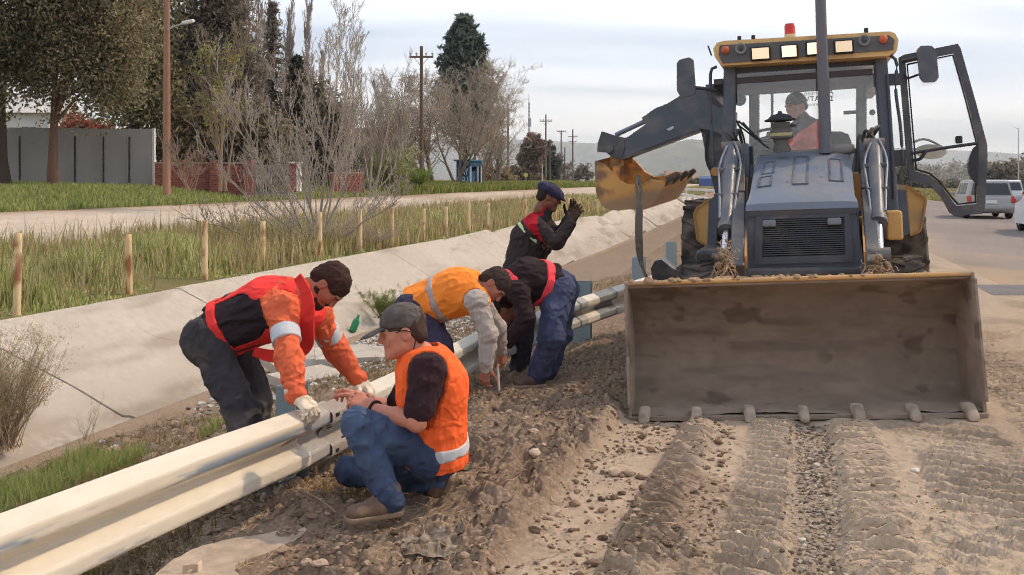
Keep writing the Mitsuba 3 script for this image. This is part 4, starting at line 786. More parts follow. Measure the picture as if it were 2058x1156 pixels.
# --- materials of its own
def _mud(p, n, uv):
    a = mfbm(p.x*3.0, p.z*4.0, p.y*3, 4); b = mfbm(p.x*13, p.y*13, p.z*9, 3); s = mfbm(p.x*2.2, p.y*2, p.z*11, 3)
    c = mmix(srgb(120, 104, 91), srgb(162, 144, 128), a*0.9+b*0.4-0.15)
    c = mmix(c, srgb(104, 92, 82), msm(0.56, 0.74, s)*0.4)
    lump = msm(0.62, 0.72, mfbm(p.x*5+4, p.y*5, p.z*5, 3)); c = mmix(c, srgb(84, 68, 56), lump*0.5)
    z0 = p.z-0.05*(p.x-1.9); tl = msm(0.72, 0.86, z0+(a-0.5)*0.35)
    return mmix(c, mmix(srgb(150, 98, 60), srgb(124, 92, 72), b), tl*msm(0.52, 0.68, mfbm(p.x*1.5, p.z*3, 5, 3)+(1.0-p.x)*0.12))
bsdf('bucket_mud', {'type': 'bumpmap', 'b': mikit.proc(lambda p, n, uv: (mfbm(p.x*9, p.y*9, p.z*14, 4)-0.5)*0.03), 'n': prin(mikit.proc(_mud), 0.75, specular=0.2)})
def _ryel(p, n, uv):
    a = mfbm(p.x*6, p.y*6, p.z*6, 4); b = mfbm(p.x*2.4+7, p.y*2.4, p.z*2.4, 3)
    c = mmix(srgb(222, 168, 96), srgb(196, 140, 82), a)
    c = mmix(c, srgb(140, 108, 84), msm(0.5, 0.66, a*0.6+b*0.5))
    return mmix(c, srgb(142, 122, 106), msm(1.42, 1.30, p.z+(a-0.5)*0.25+(p.x-1.35)*-0.25)*0.75)
bsdf('worn_yellow', prin(mikit.proc(_ryel), 0.6, specular=0.3))
def _tyre(p, n, uv): return mmix(srgb(60, 57, 56), srgb(128, 116, 104), dr.clip(msm(0.3, 0.7, mfbm(p.x*9, p.y*9, p.z*9, 4))*0.7, 0, 1))
bsdf('tyre', {'type': 'diffuse', 'reflectance': mikit.proc(_tyre)})

# --- front bucket
pv = smooth_pts([(0, 0, .03), (0, .30, .035), (0, .52, .07), (0, .66, .20), (0, .69, .42), (0, .60, .64), (0, .42, .80), (0, .17, .885)], 30)[:, 1:]
uu = np.linspace(-1.14, 1.14, 60); Ug, Ig = np.meshgrid(uu, np.arange(30)); nrmv = nrm(np.c_[-np.gradient(pv[:, 1]), np.gradient(pv[:, 0])])
cake = 0.06*np.clip(fb(np.stack([Ug*4, Ig*0.25, Ug*0], -1), 4, 5)-0.42, 0, 1)
mp('bucket__shell', grid(Ug, pv[Ig, 0]+nrmv[Ig, 0]*cake, pv[Ig, 1]+nrmv[Ig, 1]*cake), mat='bucket_mud', smooth=True)
po = pv-nrmv*0.022
mp('bucket__back', grid(Ug[:, ::-1], po[Ig, 0], po[Ig, 1]), DYEL, smooth=True)
side = [(-0.005, 0.028)]+[tuple(q) for q in po[4:-1]]+[(0.15, 0.90)]
for s in (-1, 1):
    mp('bucket__side_plate', uplate(side, s*1.15, 0.02), mat='bucket_mud')
    mp('bucket__side_cutter', beam((s*1.155, -0.012, 0.10), (s*1.155, 0.135, 0.86), 0.016, 0.07, (0, 1, 0)), mat='bucket_mud')
mp('bucket__cutting_edge', box((0, 0.09, 0.018), (2.32, 0.26, 0.026)), mat='bucket_mud')
mp('bucket__top_lip', tube([(-1.16, .165, .893), (1.16, .165, .893)], 0.016, 10), srgb(190, 146, 88), smooth=40, amp=0.5, freq=5)
mp('bucket__top_bar', box((0, .235, .872), (2.3, .12, .03), None, 0.008), mat='bucket_mud', smooth=40)
for i, px in enumerate((1294, 1397, 1503, 1611, 1720, 1831, 1943)):
    u = -1.055+2.11*i/6; q_ = (1.0, .9, .97, .88, 1.02, .93, 1.0)[i]
    hull = trimesh.convex.convex_hull(np.array([(u+a*w_*.9*q_, v_*(.92+.08*q_), z_*q_) for a in (-1, 1) for (w_, v_, z_) in ((.045, .16, .045), (.045, .14, .075), (.05, 0.0, .095), (.05, -.05, .085), (.046, -.10, .055), (.042, -.125, .01), (.042, -.11, -.02), (.045, .02, -.015))]))
    h2 = trimesh.Trimesh(*trimesh.remesh.subdivide_loop(hull.vertices, hull.faces, iterations=2), process=False)
    mp('bucket__tooth', h2, srgb(164, 147, 130), 'vc_rough', smooth=True, amp=0.6, freq=14, seed=i)
rg = np.random.default_rng(5); cl = []
for i in range(120):
    v, f = lump(i, rg.uniform(0.006, 0.024)*(1.6 if rg.random() < .1 else 1), 1, 0.4, 0.7); u = rg.normal(-0.35, 0.5); cl.append((v+[np.clip(u, -1.12, 1.12), rg.uniform(0.15, .28), .902], f))
lab(mp('bucket__mud_crumbs', cl, srgb(150, 124, 98), 'vc_rough', amp=0.4, freq=8), 'dry mud crumbs along the top edge of the bucket', kind='stuff')

# --- nose, hood, grille
F1, R1 = 1.15, 2.36
ftl, ftr, fbl, fbr = (-0.374, 1.15, 1.312), (0.426, 1.15, 1.308), (-0.397, 1.15, 0.872), (0.459, 1.15, 0.877)
mp('nose', vplate([(-0.364, 1.16, 1.296), (0.426, 1.16, 1.293), (0.46, 1.16, 0.876), (-0.398, 1.16, 0.871)], 0.9, hole=None), GREY)
mp('grille__surround', vplate([(-0.3, 1.12, 1.288), (0.374, 1.12, 1.285), (0.386, 1.12, 0.925), (-0.331, 1.12, 0.921)], 0.045, hole=[(-0.25, 1.12, 1.26), (0.334, 1.12, 1.257), (0.329, 1.12, 0.978), (-0.274, 1.12, 0.976)]), srgb(58, 66, 80))
mp('grille__backing', vplate([(-0.258, 1.15, 1.266), (0.343, 1.15, 1.263), (0.337, 1.15, 0.968), (-0.283, 1.15, 0.966)], 0.008), srgb(30, 32, 36))
a0, a1, b0_, b1_ = (np.array(q) for q in ((-0.251, 1.135, 1.252), (-0.274, 1.135, 0.979), (0.335, 1.135, 1.249), (0.33, 1.135, 0.98)))
for i in range(17):
    k = (i+0.5)/17; mp('grille__slat', beam(a0*(1-k)+a1*k, b0_*(1-k)+b1_*k, 0.02, 0.006, (0, 0.4, 1)), srgb(52, 56, 62))
for q in ((-0.207, 1.11, 1.229), (0.262, 1.11, 1.227)): mp('grille__headlamp', box(q, (0.1, 0.04, 0.055), None, 0.012), srgb(120, 124, 130), 'vc_paint', smooth=40)
mp('bumper', box(np.array((0.032, 1.1, 0.854)), (0.95, 0.16, 0.085), None, 0.02), srgb(52, 56, 62), smooth=40)
for s in (-1, 1): mp('bumper__step', box(np.array((0.031, 1.05, 0.829))+[s*0.3, 0, 0], (0.2, 0.1, 0.04)), BLK)
def rquad(a, b, n=9, crown=0.0):
    k = np.linspace(0, 1, n)[:, None]; q = np.asarray(a)*(1-k)+np.asarray(b)*k; q[:, 2] += crown*(1-(2*k[:, 0]-1)**4); return q
rows = [rquad((-0.367, 1.13, 1.282), (0.427, 1.13, 1.279)), rquad((-0.377, 1.08, 1.329), (0.437, 1.08, 1.324)), rquad((-0.372, 1.09, 1.374), (0.433, 1.09, 1.368), crown=.008), rquad((-0.355, 1.17, 1.417), (0.417, 1.17, 1.411), crown=.02), rquad((-0.343, 1.3, 1.475), (0.419, 1.3, 1.465), crown=.03),
        rquad((-0.334, 1.75, 1.599), (0.433, 1.75, 1.587), crown=.035), rquad((-0.318, 2.36, 1.755), (0.446, 2.36, 1.746), crown=.035)]
top = np.array(rows); sideL = [np.array([[p[0][0], p[0][1], p[0][2]] for p in rows]), np.array([p[-1] for p in rows])]
hm = [grid(top[..., 0], top[..., 1], top[..., 2])]
for s, e in ((0, sideL[0]), (1, sideL[1])):
    lo = e.copy(); lo[:, 2] = lo[:, 2]*0+0.95; lo[0:3, 2] = e[0:3, 2]-0.03; lo[3:, 0] += (-0.02 if s == 0 else 0.02); g = np.stack([e, lo])
    g = grid(g[..., 0], g[..., 1], g[..., 2]); hm.append(g if s else trimesh.Trimesh(g.vertices, g.faces[:, ::-1], process=False))
bk = rows[-1]; lo = bk.copy(); lo[:, 2] = 1.0; hm.append(grid(*np.moveaxis(np.stack([bk, lo]), -1, 0)))
mp('hood', hm, srgb(104, 116, 134), smooth=30, amp=0.15)
def hoodpt(k, j):   # k across 0..1, j from front 0 to rear 1 on the upper face
    q = top[4]*(1-j)+top[6]*j; i = k*8; a = int(min(i, 7)); return q[a]*(1-(i-a))+q[a+1]*(i-a)
for k0, k1, j0, j1 in ((.08, .20, .02, .28), (.10, .21, .36, .70), (.42, .56, .02, .80), (.78, .90, .10, .72)):
    pts = [hoodpt(k0, j0), hoodpt(k1, j0), hoodpt(k1, j1), hoodpt(k0, j1)]
    rim = [beam(np.array(a)+[0, 0, .006], np.array(b)+[0, 0, .006], 0.014, 0.016) for a, b in zip(pts, pts[1:]+pts[:1])]
    for r_ in rim: mp('hood__raised_rim', r_, srgb(70, 78, 92))
for k, j in ((.3, .42), (.36, .1), (.66, .45), (.7, .2)): mp('hood__latch', lathe([(0.012, 0), (0.012, .012), (0, .014)], hoodpt(k, j), n=8), srgb(140, 140, 140), 'vc_paint')
mp('hood__rear_cowl', [box(np.array((0.377, 2.4, 1.789)), (0.22, 0.2, 0.09), None, 0.03), box(np.array((-0.055, 2.4, 1.786)), (0.5, 0.1, 0.03))], srgb(150, 146, 142), smooth=40)
mp('exhaust_stack', tube([(0.246, 2.25, 1.758), (0.255, 2.25, 2.21), (0.259, 2.25, 2.671), (0.266, 2.25, 3.175)], [.052, .050, .046, .044], 18), srgb(104, 102, 108), 'vc_dull', smooth=40, amp=0.3, freq=4)
pc = np.array((-0.108, 2.12, 1.782))
mp('air_precleaner__bowl', lathe([(0, 0), (.07, 0), (.07, .05), (.055, .06), (.055, .10), (.088, .12), (.088, .185), (.07, .20), (.08, .22), (.08, .25), (0, .26)], pc, n=24), srgb(96, 92, 86), 'vc_dull', smooth=40)
mp('air_precleaner__cap', lathe([(0, .255), (.13, .262), (.132, .272), (.10, .285), (.075, .31), (.02, .325), (.012, .345), (0, .345)], pc, n=24), BLK, 'vc_dull', smooth=40)
mp('air_precleaner__band', lathe([(.089, .135), (.091, .135), (.091, .16), (.089, .16)], pc, n=24), srgb(178, 168, 120), 'vc_dull')

# --- main frame and loader towers
for s in (-1, 1):
    mp('frame_rail', box((s*0.36, 2.6, 0.62), (0.14, 3.6, 0.30)), BLK)
    e = np.array((-0.484, 2.25, 1.873)) if s < 0 else np.array((0.62, 2.25, 1.83))
    mp('loader_tower', uplate([(1.95, .7), (2.55, .7), (2.42, 1.35), (2.33, e[2]), (2.17, e[2]), (2.1, 1.3)], e[0]-s*0.05, 0.10), GREY)
    # lift arm: boxed beam from the tower down to the bucket
    top_, low = (np.array((-0.46, 2.2, 1.7)), np.array((-0.43, 0.72, 0.868))) if s < 0 else (np.array((0.57, 2.2, 1.666)), np.array((0.502, 0.72, 0.875)))
    mid = (top_+low)/2+[0, 0.12, 0.10]
    mp('lift_arm', [beam(top_, mid, 0.10, 0.22, bev=0.012), beam(mid, low, 0.10, 0.20, bev=0.012)], srgb(58, 60, 66), smooth=40)
    mp('lift_arm__wear_strip', beam(top_+[-s*.057, 0, -.14], low+[-s*.057, 0, .10], 0.014, 0.10), DYEL)
    # bucket cylinder in front of the arm
    ct, cm, cb = (np.array((-0.514, 2.02, 1.842)), np.array((-0.531, 1.22, 1.213)), np.array((-0.53, 0.8, 0.958))) if s < 0 else (np.array((0.625, 2.02, 1.806)), np.array((0.577, 1.22, 1.23)), np.array((0.552, 0.8, 0.982)))
    mp('bucket_cylinder__barrel', tube([ct, cm], 0.058, 20), srgb(70, 78, 92), smooth=40)
    mp('bucket_cylinder__gland', tube([cm, cm+(cb-cm)*0.14], 0.068, 20), srgb(58, 64, 76), smooth=40)
    mp('bucket_cylinder__rod', tube([cm, cb], 0.030, 16), mat='chrome', smooth=40)
    mp('bucket_cylinder__eye', tube([cb+[-.07, 0, 0], cb+[.07, 0, 0]], 0.062, 16), BLK, smooth=40)
    for k0, dx in ((0.0, .075), (0.05, -.075)):
        q0, q1 = ct*(1-k0)+cm*k0, ct*0.1+cm*0.9
        mp('hydraulic_pipe', tube(smooth_pts([q0+[dx*.4, -.05, .04], q0*.85+q1*.15+[dx, -.05, 0], (q0+q1)/2+[dx, -.052, 0], q1+[dx*.7, -.05, 0]], 14), 0.0095, 8), srgb(120, 126, 138), 'vc_paint', smooth=True)
    for j in range(3):
        mp('hydraulic_hose', tube(smooth_pts([ct+[s*-.02*j, .05, .05+.02*j], ct+[.05*(j-1), .16, .12+.015*j], ct+[-s*.08, .26+.05*j, -.08], ct+[-s*.06, .2, -.4]], 16), 0.014, 8), srgb(66, 62, 60), 'vc_dull', smooth=True)
    mp('tower_pin', tube([ct+[-.08, 0, 0], ct+[.08, 0, 0]], 0.05, 14), srgb(120, 108, 98), 'vc_dull', smooth=40)
    for k in (.3, .62):
        q = ct*(1-k)+cm*k; mp('pipe_clamp', box(q+[0, -.045, 0], (0.17, 0.05, 0.03), None, 0.008), srgb(58, 62, 70), smooth=40)
    # bracket between rod and bucket
    w2 = .0 if s < 0 else .14; mp('bucket_bracket', uplate([(.735+w2, .30), (.92+w2, .42), (.95+w2, .72), (.85+w2, .82), (.69+w2, .72), (.66+w2, .64)], cb[0]+s*0.085, 0.03), DYEL)
    # yellow side panel under the hood
    q = np.array((-0.407, 1.45, 1.14)) if s < 0 else np.array((0.482, 1.45, 1.111)); mp('side_panel', box((q[0]+s*.01, 1.75, .95), (0.02, 0.9, 0.55)), DYEL)
    q = np.array((-0.517, 2.5, 1.641)) if s < 0 else np.array((0.505, 2.5, 1.657)); mp('cab_floor_panel', box((q[0], 2.62, 1.42), (0.16, 0.14, 0.34), None, 0.02), DYEL, smooth=40)
mp('front_axle', box((0, 1.62, .52), (1.6, .2, .2), None, 0.03), DYEL, smooth=40)
mp('sump_guard', box((0, 2.2, .55), (0.6, 1.4, 0.3)), BLK)

# --- wheels
def wheel(c, r, w, rim, nl, key):
    c = np.asarray(c, float); prof = [(rim, -w*.40), (rim*1.12, -w*.48), (r*.82, -w*.5), (r*.93, -w*.44), (r*.955, -w*.2), (r*.955, w*.2), (r*.93, w*.44), (r*.82, w*.5), (rim*1.12, w*.48), (rim, w*.40)]
    k = mp(key, lathe(prof, c, (1, 0, 0), 40), mat='tyre', smooth=30); k = k[len(BL)+2:]
    L = []
    for i in range(nl):
        for s in (-1, 1):
            a0 = 2*math.pi*(i+(0.5 if s > 0 else 0))/nl; pts = []
            for t_, da in ((0.02, 0.0), (0.49, -0.13)):
                for dd in (-.05, .05):
                    for rr in (r*.93, r*.985):
                        a = a0+da*1.6+dd*(0.34/r); pts.append(c+[s*t_*w, rr*math.cos(a)*(0.985 if t_ > .4 else 1), rr*math.sin(a)*(0.985 if t_ > .4 else 1)])
            L.append(trimesh.convex.convex_hull(np.array(pts)))
    mp(k+'__tread', L, mat='tyre')
    mp(k+'__rim', lathe([(0, -w*.18), (rim*.35, -w*.2), (rim*.5, -w*.08), (rim*.86, -w*.1), (rim*.95, -w*.36), (rim*1.03, -w*.42), (rim*1.03, w*.42), (rim*.95, w*.36), (rim*.86, w*.1), (0, w*.12)], c, (1, 0, 0), 32), YEL, smooth=30)
wheel((-0.77, 1.62, 0.48), 0.46, 0.28, 0.25, 18, 'front_wheel'); wheel((0.77, 1.62, 0.48), 0.46, 0.28, 0.25, 18, 'front_wheel')
wheel((-0.93, 4.15, 0.70), 0.71, 0.42, 0.36, 20, 'rear_wheel'); wheel((0.95, 4.15, 0.70), 0.71, 0.42, 0.36, 20, 'rear_wheel')

# --- rear fenders: dark inner skirt and yellow outer corner
for s in (-1, 1):
    if s < 0: inner = [(-0.75, 3.3, 1.433), (-0.823, 3.3, 1.389), (-0.863, 3.3, 0.922), (-0.774, 3.3, 0.896)]; outer = [(-0.823, 3.3, 1.389), (-0.939, 3.3, 1.317), (-0.97, 3.3, 1.26), (-0.948, 3.3, 1.011), (-0.861, 3.3, 0.951)]
    else: inner = [(0.873, 3.3, 1.42), (0.975, 3.3, 1.398), (0.984, 3.3, 1.014), (0.851, 3.3, 0.941)]; outer = [(0.961, 3.3, 1.453), (1.11, 3.3, 1.338), (1.13, 3.3, 1.309), (1.086, 3.3, 1.084), (1.061, 3.3, 1.021), (0.979, 3.3, 0.996)]
    mp('fender__skirt', vplate(inner, 0.9), GREY)
    mp('fender', vplate(outer, 1.15), YEL)
    mp('fender__edge', [beam(a, b, 0.02, 0.02) for a, b in zip([np.array(q)+[0, -.008, 0] for q in outer[:-1]], [np.array(q)+[0, -.008, 0] for q in outer[1:]])], DYEL)
mp('battery_box', box(np.array((0.761, 2.3, 1.136)), (0.13, 0.3, 0.24), None, 0.02), YEL, smooth=40)
mp('step__tread', [box((0.80, 2.75, .45+.3*i), (0.3, 0.3, 0.03)) for i in range(2)], BLK)
mp('tank', box((-0.72, 2.75, .72), (0.35, 0.7, 0.5), None, 0.05), BLK, smooth=40)

# --- cab
CF, CRr = 2.68, 4.15
def cpost(key, a, b, w, d, rgb=GREY, part='cab'): mp(f'{part}__{key}', beam(a, b, w, d, (0, 1, 0), bev=min(w, d)*0.2), rgb, smooth=40)
cpost('front_post', (-0.527, 2.68, 2.613), (-0.617, 2.68, 1.311), 0.11, 0.15, srgb(72, 80, 94)); cpost('front_post', (0.746, 2.68, 2.59), (0.784, 2.68, 1.171), 0.11, 0.15, srgb(72, 80, 94))
cpost('rear_post', (-0.378, 4.15, 2.589), (-0.424, 4.15, 1.571), 0.10, 0.19, srgb(70, 84, 96)); cpost('rear_post', (0.67, 4.15, 2.641), (0.623, 4.15, 1.598), 0.10, 0.125, srgb(76, 92, 102))
mp('cab__header', vplate([(-0.585, 2.7, 2.637), (0.818, 2.7, 2.621), (0.801, 2.7, 2.519), (-0.59, 2.7, 2.521)], 0.06), srgb(60, 64, 74))
mp('cab__rear_header', vplate([(-0.504, 4.12, 2.646), (0.758, 4.12, 2.642), (0.752, 4.12, 2.508), (-0.262, 4.12, 2.507), (-0.322, 4.12, 2.491), (-0.335, 4.12, 2.431), (-0.513, 4.12, 2.442)], 0.06), GREY)
mp('cab__ceiling', box((0, 3.4, 2.455), (1.36, 1.5, 0.05)), srgb(96, 92, 96), 'vc_rough')
mp('cab__rear_panel', vplate([(-0.515, 4.13, 1.856), (0.769, 4.13, 1.824), (0.763, 4.13, 1.17), (-0.569, 4.13, 1.22)], 0.05), GREY)
mp('cab__floor', box((0, 3.45, 1.15), (1.3, 1.5, 0.06)), BLK)
for s in (-1, 1): mp('cab__side_sill', box((s*0.70, 3.4, 1.3), (0.06, 1.4, 0.3)), GREY); mp('cab__side_rail', box((s*0.72, 3.4, 2.38), (0.07, 1.45, 0.12)), GREY)
# roof with moulded visor
rp = [(-0.647, 2.42, 2.656), (-0.656, 2.42, 2.727), (-0.62, 2.42, 2.777), (-0.559, 2.42, 2.789), (0.816, 2.42, 2.762), (0.859, 2.42, 2.742), (0.884, 2.42, 2.685), (0.869, 2.42, 2.599), (0.816, 2.42, 2.569), (0.799, 2.42, 2.557), (-0.59, 2.42, 2.573)]
mp('roof', vplate(rp, 1.95), srgb(222, 178, 112), smooth=30)
mp('roof__visor', vplate([(-0.61, 2.4, 2.669), (-0.598, 2.4, 2.751), (0.809, 2.4, 2.727), (0.851, 2.4, 2.686), (0.835, 2.4, 2.603), (-0.579, 2.4, 2.592)], 0.03), srgb(80, 78, 80))
for a, b, e in (((-0.322, 2.37, 2.696), (-0.18, 2.37, 2.603), .30), ((-0.071, 2.37, 2.698), (0.049, 2.37, 2.603), .55), ((0.14, 2.37, 2.708), (0.23, 2.37, 2.611), .55), ((0.373, 2.37, 2.702), (0.506, 2.37, 2.612), .24)):
    a, b = np.array(a), np.array(b); c = (a+b)/2; w, h = abs(b[0]-a[0]), abs(a[2]-b[2])
    k = mp('work_light', box(c+[0, .035, 0], (w+.03, .07, h+.03), None, 0.01), BLK, 'vc_dull', smooth=40)
    kk = obj(k+'__bulb_face', LW(box(c+[0, -.006, 0], (w, .008, h))), 'lens'); scene[kk]['emitter'] = {'type': 'area', 'radiance': rgbt((e*1.0, e*0.72, e*0.42))}
for q, col, r in (((-0.548, 2.385, 2.702), srgb(196, 92, 60), .035), ((0.759, 2.385, 2.695), srgb(206, 96, 60), .035)):
    mp('turn_signal', lathe([(r, 0), (r, .02), (r*.6, .035), (0, .04)], q, (0, -1, 0), 20), col, 'vc_paint', smooth=40)
for q in ((-0.416, 2.385, 2.705), (0.607, 2.385, 2.699)):
    mp('round_light', lathe([(.048, 0), (.048, .02), (.036, .022), (.034, .008), (.018, .004), (0, .004)], q, (0, -1, 0), 20), srgb(128, 130, 132), 'vc_paint', smooth=30)
    mp('round_light__centre', lathe([(.02, 0), (.02, .02), (0, .024)], q, (0, -1, 0), 12), srgb(60, 62, 64), 'vc_paint')
bq = np.array((0.001, 2.75, 2.813))
mp('beacon__base', lathe([(.05, -.03), (.05, .03), (0, .03)], bq, n=20), srgb(206, 190, 150), 'vc_dull'); mp('beacon__lens', lathe([(.046, .03), (.046, .10), (.038, .125), (0, .13)], bq, n=20), srgb(206, 52, 48), 'vc_paint', smooth=40)
for q in ((-0.45, 2.9, 2.84), (-0.325, 2.9, 2.839), (0.657, 2.9, 2.825)): mp('roof__bolt', lathe([(.018, -.02), (.018, .04), (0, .045)], q, n=8), BLK, 'vc_dull')
mp('roof__antenna', tube([(-0.678, 2.5, 2.676), (-0.704, 2.5, 2.766)], 0.008, 6), BLK, 'vc_dull')
# glass
mp('cab__windscreen', vplate([(-0.471, 2.69, 2.52), (0.718, 2.69, 2.515), (0.731, 2.69, 1.345), (-0.542, 2.69, 1.344)], 0.004), mat='pane')
mp('cab__rear_window', vplate([(-0.323, 4.16, 2.494), (0.607, 4.16, 2.507), (0.576, 4.16, 1.825), (-0.352, 4.16, 1.853)], 0.004), mat='pane')
mp('cab__quarter_window', vplate([(0.729, 4.16, 2.563), (0.805, 4.16, 2.568), (0.818, 4.16, 1.812), (0.695, 4.16, 1.819)], 0.004), mat='pane')
for tx, q, h, bold in (('esarto', (0.106, 4.13, 2.393), .036, False), ('VTAC', (0.108, 4.13, 2.332), .048, True), ('anores', (0.115, 4.13, 2.281), .032, False), ('A', (0.338, 4.13, 2.387), .05, True), ('I', (0.354, 4.13, 2.321), .05, True)):
    m = meshkit.text_mesh(tx, h, 0.002, bold); v = np.array(m.vertices); v = np.stack([v[:, 0]*1.1, -v[:, 2], v[:, 1]], 1)+np.array(q); mp('cab__window_lettering', trimesh.Trimesh(v, m.faces, process=False), srgb(58, 62, 66), 'vc_dull')
mp('cab__door_latch', box(np.array((0.538, 4.1, 2.193)), (0.12, 0.03, 0.035)), BLK, 'vc_dull')
mp('cab__lock', lathe([(.03, 0), (.03, .03), (0, .03)], (0.75, 4.1, 2.18), (0, -1, 0), 12), BLK, 'vc_dull')
mp('cab__speaker', box(np.array((-0.378, 3.9, 2.587)), (0.15, 0.15, 0.05), None, 0.015), srgb(70, 96, 160), 'vc_dull', smooth=40)
# inside the cab
mp('seat__backrest', vplate([(0.003, 3.55, 1.8), (0.014, 3.55, 1.943), (0.067, 3.55, 1.988), (0.197, 3.55, 2), (0.425, 3.55, 1.987), (0.491, 3.55, 1.955), (0.515, 3.55, 1.888), (0.517, 3.55, 1.727)], 0.14), srgb(52, 52, 58), 'vc_cloth', smooth=30)
mp('seat__cushion', box((0.02, 3.4, 1.52), (0.5, 0.5, 0.14), None, 0.05), srgb(48, 48, 54), 'vc_cloth', smooth=40)
mp('console', trimesh.convex.convex_hull(np.array([(-0.441, 2.95, 1.709), (-0.435, 2.95, 1.846), (-0.296, 2.95, 1.948), (-0.18, 2.95, 1.969), (-0.037, 2.95, 1.825), (-0.043, 2.95, 1.689), (-0.407, 3.2, 1.711), (-0.236, 3.2, 1.973), (-0.067, 3.2, 1.694)])), srgb(58, 58, 64), 'vc_dull')
mp('steering_column', tube([(-0.265, 3, 1.701), (-0.22, 3.15, 1.988)], 0.035, 10), BLK, 'vc_dull', smooth=40)
g = np.linspace(0, 2*np.pi, 25); cst = np.array((-0.183, 3.1, 1.975)); mp('steering_wheel', tube([cst+[.19*math.cos(a), .17*math.sin(a), .06*math.sin(a)] for a in g], 0.014, 8, False), BLK, 'vc_dull', smooth=True)
mp('console__rod', tube([(-0.2, 2.9, 1.9), (-0.179, 2.9, 2.365)], 0.012, 8), srgb(80, 96, 96), 'vc_dull')
mp('wiper__arm', [tube([(-0.478, 2.62, 2.092), (-0.291, 2.62, 1.905)], 0.010, 6), tube([(-0.488, 2.62, 2.062), (-0.226, 2.62, 1.835)], 0.009, 6)], BLK, 'vc_dull'); mp('wiper__blade', beam((-0.442, 2.6, 2.076), (-0.299, 2.6, 1.9), .012, .02), BLK, 'vc_dull')
mp('control_cable', tube(smooth_pts([(-0.496, 2.64, 2.099), (-0.449, 2.64, 1.981), (-0.429, 2.64, 1.837), (-0.429, 2.64, 1.66)], 12), 0.010, 6), BLK, 'vc_dull', smooth=True)
mp('cab__inner_mirror', lathe([(0, -.03), (.05, -.03), (.06, 0), (.05, .03), (0, .03)], (-0.465, 2.8, 2.295), (0.3, 1, 0), 16), srgb(60, 62, 70), 'vc_dull', smooth=40)
# grab rails, left mirror
for pts in ([(-0.642, 2.6, 2.586), (-0.686, 2.6, 2.572), (-0.702, 2.6, 2.519), (-0.708, 2.6, 2.386), (-0.716, 2.6, 2.119), (-0.703, 2.6, 1.717)], [(0.773, 2.6, 2.579), (0.845, 2.6, 2.569), (0.868, 2.6, 2.538), (0.866, 2.6, 2.41), (0.877, 2.6, 2.024), (0.884, 2.6, 1.639)], [(0.792, 2.58, 2.413), (0.801, 2.58, 1.985), (0.8, 2.58, 1.345)]):
    mp('grab_rail', tube(smooth_pts(pts, 20), 0.014, 8), srgb(70, 74, 84), 'vc_paint', smooth=True)
mp('cab__rail_bracket', box(np.array((0.85, 2.62, 2.37)), (0.10, 0.05, 0.10)), BLK); mp('cab__rail_bracket', box(np.array((0.864, 2.62, 1.692)), (0.10, 0.05, 0.14)), BLK)
def rbox(pts, th, key, rgb, r=0.012, **k):
    v0 = pts[0][1]; P = sg.Polygon([(p[0], p[2]) for p in pts]).buffer(-r).buffer(r*1.0, quad_segs=6)
    mid = prism(P, (1, 0, 0), (0, 0, 1), (0, v0, 0), th); 
    return mp(key, mid, rgb, smooth=40, **k)
rbox([(-0.983, 2.5, 2.627), (-0.959, 2.5, 2.657), (-0.871, 2.5, 2.673), (-0.837, 2.5, 2.648), (-0.831, 2.5, 2.386), (-0.842, 2.5, 2.342), (-0.922, 2.5, 2.321), (-0.97, 2.5, 2.333), (-0.994, 2.5, 2.388)], 0.07, 'left_mirror', srgb(64, 72, 84), 0.02)
mp('left_mirror__arm', tube(smooth_pts([(-0.86, 2.54, 2.409), (-0.761, 2.56, 2.395), (-0.656, 2.6, 2.373)], 8), 0.016, 8), BLK)
mp('left_mirror__glass', box(np.array((-0.905, 2.5, 2.497))+[0, .042, 0], (.10, .006, .28)), mat='mirror_glass')
# open door
mp('door__frame', vplate([(0.909, 2.78, 2.571), (0.951, 2.78, 2.594), (1.396, 2.78, 2.656), (1.418, 2.78, 2.611), (1.52, 2.78, 2.132), (1.591, 2.78, 1.778), (1.59, 2.78, 1.684), (1.546, 2.78, 1.225), (1.524, 2.78, 1.184), (1.308, 2.78, 1.174), (1.265, 2.78, 1.202), (1.207, 2.78, 1.333), (1.127, 2.78, 1.44), (0.958, 2.78, 1.499), (0.938, 2.78, 1.596)], 0.05,
   hole=[(0.964, 2.78, 2.524), (1.36, 2.78, 2.577), (1.45, 2.78, 2.171), (1.523, 2.78, 1.773), (1.488, 2.78, 1.27), (1.32, 2.78, 1.26), (1.279, 2.78, 1.322), (1.184, 2.78, 1.463), (1.107, 2.78, 1.536), (0.995, 2.78, 1.576)]), srgb(62, 64, 74))
mp('door__seal', vplate([(0.971, 2.77, 2.513), (1.354, 2.77, 2.567), (1.44, 2.77, 2.171), (1.514, 2.77, 1.773), (1.479, 2.77, 1.279), (1.327, 2.77, 1.268), (1.282, 2.77, 1.33), (1.188, 2.77, 1.472), (1.11, 2.77, 1.544), (1.002, 2.77, 1.584)], 0.012, hole=[(0.982, 2.77, 2.5), (1.346, 2.77, 2.555), (1.428, 2.77, 2.172), (1.502, 2.77, 1.774), (1.468, 2.77, 1.293), (1.34, 2.77, 1.281), (1.294, 2.77, 1.338), (1.196, 2.77, 1.484), (1.119, 2.77, 1.557), (1.015, 2.77, 1.596)]), srgb(34, 34, 38), 'vc_dull')
mp('door__pane', vplate([(0.97, 2.8, 2.521), (1.358, 2.8, 2.575), (1.522, 2.8, 1.774), (1.487, 2.8, 1.274), (1.327, 2.8, 1.263), (1.281, 2.8, 1.321), (1.187, 2.8, 1.463), (1.001, 2.8, 1.576)], 0.004), mat='pane')
